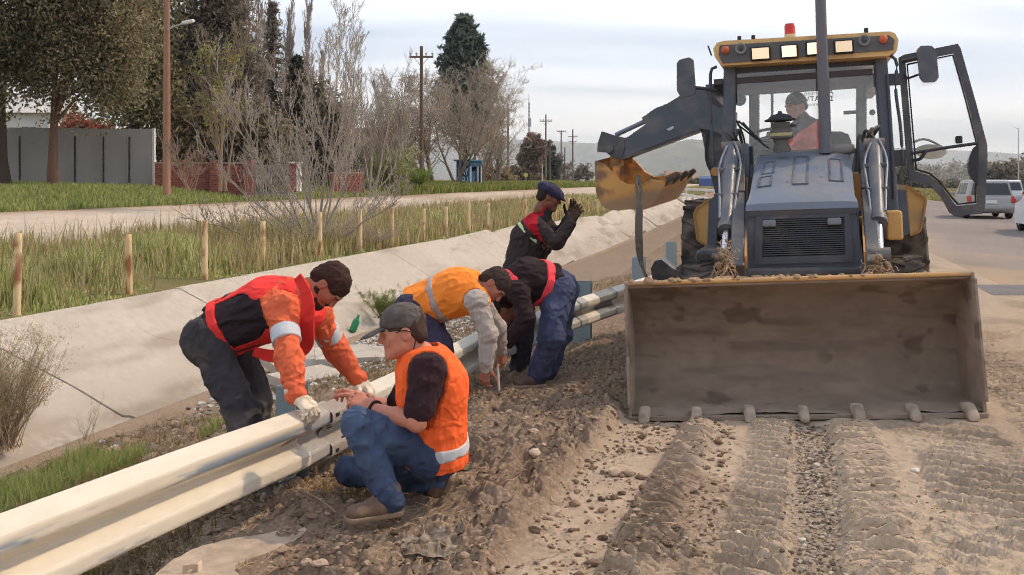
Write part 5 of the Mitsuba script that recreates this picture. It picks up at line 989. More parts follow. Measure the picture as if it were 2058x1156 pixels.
mp('door__grab_bar', tube([(0.975, 2.76, 1.732), (1.252, 2.76, 1.765), (1.517, 2.76, 1.79)], 0.014, 8), BLK, 'vc_paint', smooth=40)
mp('door__handle', tube(smooth_pts([(0.979, 2.74, 1.671), (1.043, 2.73, 1.681), (1.069, 2.73, 1.71), (1.089, 2.75, 1.743)], 10), 0.014, 8), BLK, 'vc_dull', smooth=True)
mp('door__knob', box(np.array((1.362, 2.75, 1.828)), (.055, .05, .065), None, .012), BLK, 'vc_dull', smooth=40)
mp('door__lock_cover', vplate([(1.515, 2.75, 1.781), (1.474, 2.75, 1.749), (1.438, 2.75, 1.666), (1.43, 2.75, 1.572), (1.45, 2.75, 1.486), (1.499, 2.75, 1.424)], 0.03), srgb(52, 53, 60), 'vc_dull')
rbox([(1.043, 2.62, 2.612), (1.076, 2.62, 2.64), (1.164, 2.62, 2.633), (1.197, 2.62, 2.584), (1.207, 2.62, 2.362), (1.182, 2.62, 2.326), (1.086, 2.62, 2.328), (1.056, 2.62, 2.373)], 0.07, 'right_mirror', srgb(74, 78, 90), 0.02)
mp('right_mirror__arm', [tube([(1.084, 2.66, 2.55), (0.925, 2.7, 2.527)], 0.014, 8), tube([(1.053, 2.66, 2.402), (0.968, 2.72, 2.379), (0.948, 2.75, 2.418)], 0.010, 8)], BLK, 'vc_paint')
mp('right_mirror__glass', box(np.array((1.129, 2.62, 2.478))+[0, .042, 0], (.12, .006, .26)), mat='mirror_glass')
mp('fender_mirror', lathe([(0, -.02), (.13, -.015), (.15, 0), (.13, .015), (0, .02)], (1.297, 4.3, 1.766), (0.15, 0.5, 1), 24), srgb(150, 152, 152), 'vc_paint', smooth=40)
mp('fender_mirror__arm', tube(smooth_pts([(1.114, 4, 1.86), (1.216, 4.1, 1.888), (1.336, 4.2, 1.845), (1.437, 4.3, 1.783)], 12), 0.012, 8), BLK, 'vc_dull', smooth=True)

# --- digging arm folded out to the left behind the cab
BV = 5.25
mp('dipper', vplate([(-0.675, 5.25, 2.605), (-1.079, 5.25, 2.643), (-1.177, 5.25, 2.604), (-1.269, 5.25, 2.553), (-1.42, 5.25, 2.472), (-1.536, 5.25, 2.439), (-1.589, 5.25, 2.408), (-1.689, 5.25, 2.339), (-1.697, 5.25, 2.3), (-1.664, 5.25, 2.258), (-1.872, 5.25, 2.126), (-1.955, 5.25, 2.102), (-1.976, 5.25, 1.883), (-1.883, 5.25, 1.896), (-1.486, 5.25, 2.03), (-1.039, 5.25, 2.17), (-0.917, 5.25, 2.146), (-0.701, 5.25, 2.033)], 0.24, back=True), srgb(70, 80, 92))
mp('dipper__bottom_rail', beam(np.array((-1.953, 5.25, 1.877))+[0, .1, 0], np.array((-1.04, 5.25, 2.159))+[0, .1, 0], 0.30, 0.03), srgb(44, 46, 54))
mp('dipper__decal', vplate([(-1.426, 5.24, 2.186), (-1.351, 5.24, 2.222), (-1.335, 5.24, 2.198), (-1.393, 5.24, 2.167)], 0.006), srgb(196, 198, 200), 'vc_dull')
mp('digging_boom', vplate([(-1.043, 5.3, 2.178), (-0.856, 5.3, 2.355), (-0.634, 5.3, 2.341), (-0.717, 5.3, 1.133), (-0.864, 5.3, 1.195), (-0.946, 5.3, 1.595), (-0.992, 5.3, 1.824)], 0.22), srgb(58, 60, 70))
mp('digging_boom__hose', tube(smooth_pts([(-0.947, 5.2, 2.146), (-0.979, 5.2, 1.934), (-0.944, 5.2, 1.707), (-0.881, 5.2, 1.637)], 12), 0.02, 8), BLK, 'vc_dull', smooth=True)
mp('digging_boom__pin', tube([(-0.888, 5.1, 1.676), np.array((-0.888, 5.1, 1.676))+[0, .4, 0]], 0.05, 12), DYEL)
mp('bucket_ram__barrel', tube([np.array((-1.411, 5.25, 2.437))+[0, .1, .0], np.array((-1.691, 5.25, 2.299))+[0, .1, 0]], 0.055, 14), srgb(62, 70, 82), smooth=40)
mp('bucket_ram__rod', tube([np.array((-1.68, 5.25, 2.299))+[0, .1, 0], np.array((-2.033, 5.25, 2.158))+[0, .1, 0]], 0.028, 12), srgb(112, 118, 128), 'vc_paint', smooth=40)
mp('bucket_link', vplate([(-2.172, 5.22, 2.205), (-2.052, 5.22, 2.158), (-1.926, 5.22, 2.122), (-1.914, 5.22, 2.006), (-1.96, 5.22, 1.876), (-2.047, 5.22, 1.886), (-2.136, 5.22, 1.96), (-2.235, 5.22, 1.971), (-2.225, 5.22, 2.069)], 0.30), srgb(62, 66, 74))
mp('bucket_link__pin', tube([np.array((-2.088, 5.15, 1.991)), np.array((-2.088, 5.15, 1.991))+[0, .45, 0]], 0.045, 14), srgb(70, 72, 76))
# digging bucket: two side plates and a curved shell; width axis runs away to the right
WA = np.array([0.44, 0.88, 0.14]); WA /= np.linalg.norm(WA)
sp_ = [np.array(q) for q in ((-2.266, 5.2, 1.862), (-2.267, 5.2, 1.712), (-2.269, 5.2, 1.539), (-2.24, 5.2, 1.411), (-2.163, 5.2, 1.31), (-1.914, 5.2, 1.289), (-1.661, 5.2, 1.296), (-1.553, 5.2, 1.417), (-1.479, 5.2, 1.539), (-1.441, 5.2, 1.628))]
up_ = [np.array(q) for q in ((-1.511, 5.2, 1.597), (-1.64, 5.2, 1.626), (-1.74, 5.2, 1.585), (-1.89, 5.2, 1.569), (-1.997, 5.2, 1.631), (-2.08, 5.2, 1.727), (-2.157, 5.2, 1.822))]
cur = smooth_pts(sp_, 34); bw = 0.56
outl = np.vstack([cur, up_])
def bplate(off):
    o2 = np.stack([outl[:, 0], outl[:, 2]], 1); tri = trimesh.creation.extrude_polygon(sg.Polygon(o2).buffer(0), 0.022, engine='earcut'); v = np.array(tri.vertices)
    return trimesh.Trimesh(np.stack([v[:, 0], np.full(len(v), sp_[0][1]), v[:, 1]], 1)+WA*(off+v[:, 2:3]), tri.faces, process=False)
mp('digging_bucket__side_plate', bplate(0), mat='worn_yellow'); mp('digging_bucket__side_plate', bplate(bw), mat='worn_yellow')
sh_ = np.stack([cur+WA*k for k in np.linspace(0.01, bw, 8)]); gi = grid(sh_[..., 0], sh_[..., 1], sh_[..., 2])
cin = cur.copy(); dn = nrm(np.gradient(cur, axis=0)); cin[:, 0] += dn[:, 2]*-0.02; cin[:, 2] += dn[:, 0]*0.02
si_ = np.stack([cin+WA*k for k in np.linspace(0.01, bw, 8)]); gj = grid(si_[..., 0], si_[..., 1], si_[..., 2])
mp('digging_bucket__shell', [gi, trimesh.Trimesh(gj.vertices, gj.faces[:, ::-1], process=False)], mat='worn_yellow', smooth=True)
for i in range(4):
    b_ = np.array((-1.478, 5.2, 1.573))+WA*(0.05+0.16*i); dr_ = nrm(np.array((-1.4, 5.2, 1.672))-np.array((-1.571, 5.2, 1.532)))
    mp('digging_bucket__tooth', beam(b_-dr_*.06, b_+dr_*0.11, 0.06, 0.05, (0, 1, 0), .015), srgb(84, 76, 70), 'vc_dull', smooth=40)
for off in (0.16, 0.36): mp('digging_bucket__ear', prism(sg.Point(0, 0).buffer(0.075).union(sg.box(-.075, -.16, .075, 0)), (1, 0, 0), (0, 0, 1), np.array((-2.099, 5.2, 1.935))+WA*off, 0.03), mat='worn_yellow')
mp('digging_bucket__hook', beam(np.array((-1.762, 5.15, 1.563)), np.array((-1.757, 5.15, 1.677)), .05, .05, (0, 1, 0), .012), srgb(92, 80, 70), 'vc_dull', smooth=40)
# stabilisers
st_ = [(-1.602, 4.7, 0.639), (-1.554, 4.7, 0.725), (-1.477, 4.7, 0.734), (-1.414, 4.7, 0.678), (-1.362, 4.7, 0.633), (-1.107, 4.7, 0.54), (-0.948, 4.7, 0.515), (-0.956, 4.7, 0.354), (-1.494, 4.7, 0.364), (-1.587, 4.7, 0.475)]
mp('stabilizer', vplate(st_, 0.3), srgb(46, 46, 50)); mp('stabilizer__leg', beam(np.array((-1.328, 4.75, 0.541))+[0, .1, 0], (-.75, 4.85, .95), .16, .16), srgb(58, 60, 66)); mp('stabilizer_001', box((1.35, 4.8, .2), (.5, .35, .3), None, .04), srgb(46, 46, 50), smooth=40); mp('stabilizer_001__leg', beam((1.3, 4.85, .3), (.75, 4.85, .95), .16, .16), srgb(58, 60, 66))
mp('rear_frame', box((0, 4.85, .85), (1.5, .3, .5)), BLK)

# --- the lifting sling from bucket to rail end
def ribbon(pts, w, tw, th=0.007, n=60):
    P = smooth_pts(pts, n); s = np.linspace(0, 1, n); t = nrm(np.gradient(P, axis=0)); a = nrm(np.cross(t, [0, 1, 0])); b = np.cross(t, a)
    ang = np.interp(s, [q[0] for q in tw], [q[1] for q in tw]); ww = np.interp(s, [q[0] for q in w], [q[1] for q in w])
    d = a*np.cos(ang)[:, None]+b*np.sin(ang)[:, None]; e = np.cross(t, d)
    ring = np.stack([P+d*ww[:, None]/2+e*th/2, P+d*ww[:, None]/2-e*th/2, P-d*ww[:, None]/2-e*th/2, P-d*ww[:, None]/2+e*th/2], 1)
    ring = np.concatenate([ring, ring[:, :1]], 1); return grid(ring[..., 0], ring[..., 1], ring[..., 2])
def _sl(v): 
    n = fb(v*np.array([30, 30, 60]), 2, 2)[:, None]; return srgb(120, 112, 104)*(0.7+0.6*n)
kS = obj('lifting_sling__strap', [ribbon([(1.426, 12.35, 1.595), (1.398, 12.3, 1.483), (1.414, 12.25, 1.327), (1.414, 12.2, 1.051), (1.42, 12.2, 0.774), (1.453, 12.25, 0.576), (1.521, 12.3, 0.432)], [(0, .03), (.15, .035), (.35, .085), (.7, .085), (.85, .05), (1, .04)], [(0, .2), (.25, 1.0), (.4, .15), (.75, .3), (.9, 1.2), (1, .6)]),
   ribbon([(1.437, 12.45, 1.595), (1.457, 12.42, 1.482), (1.449, 12.36, 1.353), (1.429, 12.28, 1.187)], [(0, .03), (1, .03)], [(0, .5), (1, .9)])], 'vc_cloth', cf=_sl, smooth=30)
lab('lifting_sling', 'grey webbing sling hanging from the digging bucket down to the end of the rail', 'sling')
# --- muddy grass caught on the left loader linkage and at the right one
rg = np.random.default_rng(4)
for nm, lbq, ctr, sx, sz, n in (('muddy_grass_clump', 'clump of mud and dry grass hanging on the left loader linkage', np.array((-0.519, 0.7, 0.965)), .035, .075, 170), ('muddy_grass_clump', 'wisps of dry grass and mud caught on the right loader linkage', np.array((0.53, 0.7, 0.921)), .05, .035, 70)):
    key = lab(unique(nm), lbq, 'mud'); P, C = [], []
    b = ctr+rg.normal(0, 1, (n, 3))*[sx, .05, sz]; d = rotv(rg, n)*0.05+[0, -.01, -.03]
    P = b[:, None]+d[:, None]*np.linspace(0, 1, 4)[None, :, None]+rg.normal(0, .008, (n, 4, 3))
    lab(obj(key+'__straw', LW(polytubes(P, 0.0035, 3)), 'vc_rough', srgb(168, 150, 124), amp=0.5, freq=9), None, kind='stuff')
    lab(obj(key+'__clods', LW([(lambda q: (q[0]+ctr+rg.normal(0, 1, 3)*[sx*.8, .04, sz], q[1]))(lump(i, rg.uniform(.010, .028), 1, .6)) for i in range(n//5)]), 'vc_rough', srgb(132, 114, 96), amp=.4, freq=9), None, kind='stuff')

# ================================================================ people: smooth bodies from distance fields
def surface_nets(F, o, h):
    S = F < 0; nx, ny, nz = F.shape
    c = S[:-1, :-1, :-1].astype(np.int8)
    tot = sum(S[i:nx-1+i, j:ny-1+j, k:nz-1+k].astype(np.int8) for i in (0, 1) for j in (0, 1) for k in (0, 1))
    act = (tot > 0) & (tot < 8); idx = np.argwhere(act); num = -np.ones(act.shape, np.int64); num[act] = np.arange(len(idx))
    corners = np.array([(i, j, k) for i in (0, 1) for j in (0, 1) for k in (0, 1)])
    vals = np.stack([F[idx[:, 0]+a, idx[:, 1]+b, idx[:, 2]+c_] for a, b, c_ in corners], 1)
    acc = np.zeros((len(idx), 3)); n = np.zeros(len(idx))
    for a in range(8):
        for b in range(a+1, 8):
            if np.abs(corners[a]-corners[b]).sum() == 1:
                va, vb = vals[:, a], vals[:, b]; m = (va < 0) != (vb < 0); t = np.where(m, va/np.where(m, va-vb, 1), 0)
                acc += m[:, None]*(corners[a]+t[:, None]*(corners[b]-corners[a])); n += m
    v = o+(idx+acc/n[:, None])*h; faces = []
    for ax in range(3):
        e = np.zeros(3, int); e[ax] = 1
        A = S[:nx-e[0], :ny-e[1], :nz-e[2]]; B = S[e[0]:, e[1]:, e[2]:]
        q = np.argwhere(A != B); u, w = [k for k in range(3) if k != ax]
        q = q[(q[:, u] > 0) & (q[:, w] > 0) & (q[:, u] < F.shape[u]-1) & (q[:, w] < F.shape[w]-1)]
        eu = np.zeros(3, int); eu[u] = 1; ew = np.zeros(3, int); ew[w] = 1
        f = np.stack([num[tuple((q-eu-ew).T)], num[tuple((q-ew).T)], num[tuple(q.T)], num[tuple((q-eu).T)]], 1)
        fl = A[tuple(q.T)] ^ (ax == 1); f[~fl] = f[~fl][:, ::-1]; faces.append(f[(f >= 0).all(1)])
    f = np.vstack(faces); return v, np.vstack([f[:, [0, 1, 2]], f[:, [0, 2, 3]]])

class Field:
    def __init__(s, h=0.01): s.h, s.p, s.sub, s.clip, s.disp = h, [], [], [], None
    def cap(s, a, b, ra, rb=None, k=0.03, wide=None): s.p.append(('c', np.asarray(a, float), np.asarray(b, float), ra, ra if rb is None else rb, k, wide)); return s
    def ell(s, c, R, r, k=0.02): s.p.append(('e', np.asarray(c, float), np.asarray(R, float), np.asarray(r, float), None, k, None)); return s
    def minus(s, a, b, ra, rb=None, k=0.015, wide=None): s.sub.append(('c', np.asarray(a, float), np.asarray(b, float), ra, ra if rb is None else rb, k, wide)); return s
    def minus_ell(s, c, R, r, k=0.01): s.sub.append(('e', np.asarray(c, float), np.asarray(R, float), np.asarray(r, float), None, k, None)); return s
    def keep(s, pt, n): s.clip.append((np.asarray(pt, float), nrm(n))); return s     # keeps the side n points away from
    @staticmethod
    def box(q):
        if q[0] == 'c':
            r = max(q[3], q[4])*(q[6][1] if q[6] else 1); return np.minimum(q[1], q[2])-r, np.maximum(q[1], q[2])+r
        r = (np.abs(q[2])*q[3][None]).sum(1); return q[1]-r, q[1]+r
    @staticmethod
    def dist(q, P):
        if q[0] == 'c':
            a, b = q[1], q[2]; ba = b-a; pa = P-a
            if q[6]:
                ax, f = q[6]; ax = nrm(ax); pa = pa-ax*((pa@ax)*(1-1/f))[..., None]; ba = ba-ax*(ba@ax)*(1-1/f)
            t = np.clip((pa@ba)/(ba@ba+1e-12), 0, 1); return np.linalg.norm(pa-t[..., None]*ba, axis=-1)-(q[3]+(q[4]-q[3])*t)
        l = (P-q[1])@q[2]; k0 = np.linalg.norm(l/q[3], axis=-1); k1 = np.linalg.norm(l/q[3]**2, axis=-1)+1e-9; return k0*(k0-1)/k1
    def mesh(s, smooth=0):
        h = s.h; bb = [s.box(q) for q in s.p]; m = 0.045
        lo = np.min([b[0] for b in bb], 0)-m-.02; hi = np.max([b[1] for b in bb], 0)+m+.02; n = np.ceil((hi-lo)/h).astype(int)+1
        F = np.full(n, 0.2, np.float32); ax = [lo[i]+np.arange(n[i])*h for i in range(3)]
        def each(qs, op):
            for q in qs:
                a, b = s.box(q); i0 = np.maximum(((a-m-lo)/h).astype(int), 0); i1 = np.minimum(((b+m-lo)/h).astype(int)+2, n)
                if (i1 <= i0).any(): continue
                sl = tuple(slice(x, y) for x, y in zip(i0, i1)); P = np.stack(np.meshgrid(*[ax[i][sl[i]] for i in range(3)], indexing='ij'), -1)
                d = s.dist(q, P).astype(np.float32); k = q[5]; f = F[sl]
                if op: hh = np.maximum(k-np.abs(f-d), 0)/k; F[sl] = np.minimum(f, d)-hh*hh*k*0.25
                else: d = -d; hh = np.maximum(k-np.abs(f-d), 0)/k; F[sl] = np.maximum(f, d)+hh*hh*k*0.25
        each(s.p, True); each(s.sub, False)
        if s.clip:
            for pt, nn in s.clip:
                g = sum(((ax[i]-pt[i])*nn[i]).reshape([-1 if j == i else 1 for j in range(3)]) for i in range(3)); F = np.maximum(F, g.astype(np.float32))
        if s.disp is not None:
            I = np.argwhere(np.abs(F) < 0.035); F[tuple(I.T)] -= s.disp(lo+I*h).astype(np.float32)
        F[[0, -1]] = .1; F[:, [0, -1]] = .1; F[:, :, [0, -1]] = .1
        v, f = surface_nets(F, lo, h); t = trimesh.Trimesh(v, f, process=False)
        if smooth: trimesh.smoothing.filter_taubin(t, iterations=smooth)
        return t

def folds(amp, freq, seed, axis=(0, 0, 1), k=0.45):
    """cloth folds: ridges drawn out along an axis"""
    ax = nrm(axis)
    def f(P):
        Q = P-ax*((P@ax)*(1-k))[:, None]
        w = (fb(Q*freq*0.5+seed, 2, seed)[:, None]-.5)*2.4
        n = meshkit.noise(Q*freq+w+seed*3.1, seed); r = (1-np.abs(2*n-1))**1.7; n2 = meshkit.noise(Q*freq*2.1-w+seed, seed+5); r2 = (1-np.abs(2*n2-1))**1.7
        big = fb(P*5+seed, 2, seed+9)-.5
        return amp*(r*1.1+r2*.45-.55+big*.9)
    return f

# --- head in its own axes: x forward, y left, z up
HEAD_E = [((-.015, 0, .038), (.098, .076, .084), .02), ((.030, 0, -.030), (.066, .060, .082), .03), ((.0, 0, -.02), (.07, .066, .07), .03)]
def head_mesh(c, fwd, up, sz=1.0, h=0.0045):
    R = frame(fwd, up); I3 = np.eye(3); F = Field(h)
    for cc, r, k in HEAD_E: F.ell(np.array(cc), I3, np.array(r), k)
    F.cap((.082, -.012, -.088), (.082, .012, -.088), .020, k=.025)                 # chin
    F.cap((.01, -.052, -.062), (.07, -.018, -.088), .020, .018, k=.025).cap((.01, .052, -.062), (.07, .018, -.088), .020, .018, k=.025)   # jaw
    F.cap((.090, 0, .020), (.110, 0, -.016), .008, .011, k=.012).cap((.104, -.010, -.022), (.104, .010, -.022), .008, k=.010)      # nose
    F.cap((.083, -.038, .030), (.083, .038, .030), .012, k=.018)                    # brow
    F.cap((.060, -.044, -.010), (.066, -.036, -.022), .020, k=.02).cap((.060, .044, -.010), (.066, .036, -.022), .020, k=.02)     # cheeks
    F.cap((.091, -.018, -.050), (.091, .018, -.050), .0065, k=.008).cap((.089, -.016, -.062), (.089, .016, -.062), .007, k=.008)   # lips
    for s in (-1, 1):
        F.minus_ell((.097, s*.032, .010), I3, (.016, .017, .012), .012)
        F.ell((.0845, s*.032, .009), I3, (.012, .012, .012), .004)
        F.ell((-.012, s*.077, -.004), np.stack([nrm([1, 0, 0]), nrm([0, 1, 0]), [0, 0, 1.]], 1), (.024, .010, .034), .008)
        F.minus_ell((-.006, s*.088, .0), I3, (.012, .006, .018), .006)
    F.cap((-.02, 0, -.06), (-.035, 0, -.13), .056, .056, k=.03)
    m = F.mesh(); return trimesh.Trimesh(np.asarray(c)+(np.asarray(m.vertices)*sz)@R.T, m.faces, process=False), R
def hair_mesh(c, R, kind='short', sz=1.0, seed=1, beard=False, h=0.005):
    out = []; I3 = np.eye(3)
    F = Field(h); F.ell((-.018, 0, .042), I3, (.104, .083, .088), .02).cap((-.075, -.03, -.03), (-.075, .03, -.03), .035, k=.04)
    F.keep((.068, 0, .03), (1, 0, -0.75)); F.keep((-.02, 0, -.055), (.35, 0, -1))
    for s in (-1, 1): F.minus_ell((.045, s*.08, -.03), I3, (.055, .03, .055), .01).minus_ell((-.012, s*.09, -.006), I3, (.026, .03, .036), .008)
    a = .012 if kind == 'thick' else .006
    F.disp = lambda P: a*(fb(P*np.array([55, 55, 22]), 3, seed)-0.3)*1.6
    out.append(F.mesh())
    if beard:
        B = Field(h); B.cap((.084, -.012, -.090), (.084, .012, -.090), .026, k=.025).cap((.0, -.058, -.045), (.07, -.022, -.088), .022, .024, k=.02).cap((.0, .058, -.045), (.07, .022, -.088), .022, .024, k=.02).cap((.097, -.024, -.040), (.097, .024, -.040), .008, k=.01)
        B.disp = lambda P: .006*(fb(P*80, 2, seed)-0.4); out.append(B.mesh())
    m = trimesh.util.concatenate(out); return trimesh.Trimesh(np.asarray(c)+(np.asarray(m.vertices)*sz)@R.T, m.faces, process=False)
def cap_mesh(c, R, kind='baseball', sz=1.0, h=0.005):
    I3 = np.eye(3); F = Field(h)
    if kind == 'baseball':
        F.ell((-.012, 0, .048), I3, (.108, .088, .092), .01); F.keep((0, 0, .030), (.18, 0, -1))
        F.minus_ell((-.012, 0, .040), I3, (.098, .079, .082), .004)
        dome = F.mesh(); B = Field(.004); B.ell((.125, 0, .030), np.stack([nrm([1, 0, -.22]), [0, 1, 0.], nrm([.22, 0, 1])], 1), (.075, .078, .0075), .004); B.keep((.070, 0, 0), (-1, 0, 0)); out = [dome, B.mesh()]
        out.append(lathe([(.0, .0), (.007, .0), (.006, .006), (0, .008)], (-.012, 0, .138), n=10))
    else:   # flat cap
        F.ell((-.010, 0, .058), np.stack([nrm([1, 0, -.14]), [0, 1, 0.], nrm([.14, 0, 1])], 1), (.128, .108, .066), .02).ell((.098, 0, .032), np.stack([nrm([1, 0, -.3]), [0, 1, 0.], nrm([.3, 0, 1])], 1), (.055, .072, .010), .02); F.keep((0, 0, .010), (.05, 0, -1))
        F.disp = folds(.005, 14, 3); out = [F.mesh()]
    m = trimesh.util.concatenate(out); return trimesh.Trimesh(np.asarray(c)+(np.asarray(m.vertices)*sz)@R.T, m.faces, process=False)

# --- hand in its own axes: x to the fingertips, z out of the back of the hand, y towards the thumb (times side)
def hand_mesh(wr, fwd, back, thumb, curl=(25, 40, 25), spread=4, tcurl=25, fat=1.0, sz=1.0, h=0.0033):
    R = frame(fwd, back); ysgn = 1.0 if np.dot(R[:, 1], thumb) > 0 else -1.0
    F = Field(h); P = lambda x, y, z: np.array([x, y*ysgn, z])
    F.cap(P(-.03, 0, 0), P(.025, 0, 0), .026*fat, .024*fat, k=.02, wide=(np.array([0, 1., 0]), 1.15))
    base = [(.092, .030, .074), (.096, .008, .082), (.091, -.013, .076), (.082, -.033, .060)]
    for bx, by, L in base:
        F.cap(P(.012, by*.55, 0), P(bx, by, 0), .015*fat, .0125*fat, k=.016)
    for i, (bx, by, L) in enumerate(base):
        p = P(bx, by, 0); a = math.radians(curl[0]+(i-1)*4); ysp = math.radians((1.2-i)*spread); seg = [L*.46, L*.30, L*.24]; rad = [.0098, .0090, .0082, .0072]
        for j in range(3):
            d = np.array([math.cos(a)*math.cos(ysp), math.sin(ysp)*ysgn, -math.sin(a)]); q = p+d*seg[j]; F.cap(p, q, rad[j]*fat, rad[j+1]*fat, k=.006); p = q
            a += math.radians(curl[min(j+1, 2)])
    t0 = P(.012, .024, -.006); t1 = P(.046, .056, -.014); a = math.radians(tcurl); t2 = t1+P(.030*math.cos(a*.6), .016, -.030*math.sin(a)); t3 = t2+P(.027*math.cos(a), .004, -.027*math.sin(a*1.2))
    F.cap(t0, t1, .017*fat, .0125*fat, k=.014).cap(t1, t2, .0118*fat, .0102*fat, k=.006).cap(t2, t3, .0102*fat, .0085*fat, k=.006)
    m = F.mesh(); return trimesh.Trimesh(np.asarray(wr)+(np.asarray(m.vertices)*sz)@R.T, m.faces, process=False)

def boot_mesh(ank, toe, up=(0, 0, 1), h=0.0055, low=False):
    ank, toe = np.asarray(ank, float), np.asarray(toe, float); up = nrm(up); f = nrm((toe-ank)-up*np.dot(toe-ank, up)); sd = np.cross(up, f)
    o = ank-up*0.085     # sole height below the ankle
    U = Field(h); P = lambda x, y, z: o+f*x+sd*y+up*z
    U.cap(P(-.01, 0, .085), P(-.005, 0, .17 if not low else .11), .048, .054, k=.03).cap(P(-.035, 0, .045), P(.05, 0, .055), .038, .040, k=.03, wide=(sd, 1.1)).cap(P(.05, 0, .045), P(.165, 0, .035), .040, .036, k=.03, wide=(sd, 1.2))
    U.keep(P(0, 0, .012), -up); U.disp = folds(.0035, 24, 7); u = U.mesh()
    S = Field(h); S.cap(P(-.035, 0, .02), P(.05, 0, .02), .043, .040, k=.02, wide=(sd, 1.05)).cap(P(.05, 0, .02), P(.17, 0, .02), .041, .040, k=.02, wide=(sd, 1.2)); S.keep(P(0, 0, -.004), -up); S.keep(P(0, 0, .024), up); s = S.mesh()
    return u, s

def person(label, J, hands, group=None, skin=(178, 122, 98), hair=None, hat=None, fh=0.011):
    """J: joints. Builds the skin (one mesh) and returns the key; clothes are added by dress()"""
    key = lab(unique('person'), label, 'person', group); A = {k: np.asarray(v, float) for k, v in J.items()}; A['ts'] = float(J.get('ts', 1.0)); A['h'] = float(J.get('h', .0095))
    hm_, R = head_mesh(A['head'], A['fwd'], A['up'])
    B = Field(0.012); B.cap(A['hipL'], A['hipR'], .085).cap(A['pel'], A['che'], .095, .10, wide=(A['shL']-A['shR'], 1.25)).cap(A['che'], A['nek'], .10, .055, k=.05).cap(A['shL'], A['shR'], .05, k=.05)
    hb = A['head']+R@np.array([-.03, 0, -.10]); B.cap(A['nek'], hb, .055, .054)
    for s in 'LR':
        B.cap(A['sh'+s], A['elb'+s], .045, .038).cap(A['hip'+s], A['knee'+s], .070, .050).cap(A['knee'+s], A['ank'+s], .048, .038)
        mid = A['elb'+s]*.6+A['wr'+s]*.4; B.cap(A['elb'+s], mid, .038, .038).cap(mid, A['wr'+s], .038, .026)
    parts = [B.mesh(), hm_]
    for s, hd in hands.items():
        if not hd.get('glove'): parts.append(hand_mesh(A['wr'+s], *hd['dir'], **hd.get('k', {})))
    sk_ = srgb(*skin)
    def cf(v):
        n = fb(v*26, 3, 3)[:, None]; n2 = fb(v*7, 2, 4)[:, None]; c = sk_*(0.86+.28*n)*(1-n2*.12)
        c = c*np.array([1.04, .97, .95]); l = (v-A['head'])@R; lip = ((np.abs(l[:, 0]-.093) < .012) & (np.abs(l[:, 2]+.056) < .011) & (np.abs(l[:, 1]) < .024))[:, None]
        c = np.where(lip, c*np.array([.9, .62, .62]), c)
        for q in (-1, 1):
            d = np.linalg.norm((l-[.094, q*.032, .010])*[1, .8, 1.4], axis=1); c = np.where((d < .0085)[:, None], srgb(206, 196, 188), c); c = np.where((d < .0045)[:, None], srgb(46, 34, 28), c)
            br = ((np.abs(l[:, 2]-.032) < .006) & (l[:, 0] > .075) & (np.abs(l[:, 1]-q*.034) < .022))[:, None]; c = np.where(br, srgb(48, 36, 30), c)
        return np.clip(c, 0, .9)
    obj(key+'__body', parts, 'vc_skin', cf=cf, smooth=True)
    if hair: obj(key+'__hair', hair_mesh(A['head'], R, hair[0], beard=hair[2] if len(hair) > 2 else False), 'vc_rough', srgb(*hair[1]), smooth=True, amp=.5, freq=40)
    if hat: obj(key+'__'+hat[0], cap_mesh(A['head'], R, hat[1]), 'vc_cloth', srgb(*hat[2]), smooth=True, amp=hat[3] if len(hat) > 3 else .15, freq=22)
    for s, hd in hands.items():
        if hd.get('glove'): obj(key+'__glove', hand_mesh(A['wr'+s], *hd['dir'], fat=1.16, **hd.get('k', {})), 'vc_cloth', srgb(*hd['glove']), smooth=True, amp=.3, freq=30)
    return key, A, R
def trousers(key, A, rgb, seed, loose=1.0, amp=.017, name='trousers', waist=0.03, cf=None, clip=False, hem=-.03, lk=.04):
    F = Field(A.get('h', .0095)); lat = A['hipL']-A['hipR']; ax = nrm(A['che']-A['pel'])
    F.cap(A['hipL'], A['hipR'], .108*loose, k=.05).cap(A['pel'], A['pel']+ax*waist, .112, .118, k=.05, wide=(lat, 1.22))
    for s in 'LR':
        d = nrm(A['ank'+s]-A['knee'+s])*hem; F.cap(A['hip'+s], A['knee'+s], .105*loose, .076*loose, k=lk).cap(A['knee'+s], A['ank'+s]+d, .074*loose, .064*loose, k=lk)
    if clip: F.keep(A['pel']+ax*waist, ax)
    F.disp = folds(amp, 13, seed, (.25, 0, 1), .5); m = F.mesh(); v = np.asarray(m.vertices)
    def cf0(p):
        n = fb(p*6, 3, seed)[:, None]; n2 = fb(p*30, 2, seed+1)[:, None]; c = np.asarray(rgb)*(0.72+.4*n+.16*n2)
        return c if cf is None else cf(p, c)
    return obj(key+'__'+name, m, 'vc_cloth', cf=cf0, smooth=True)
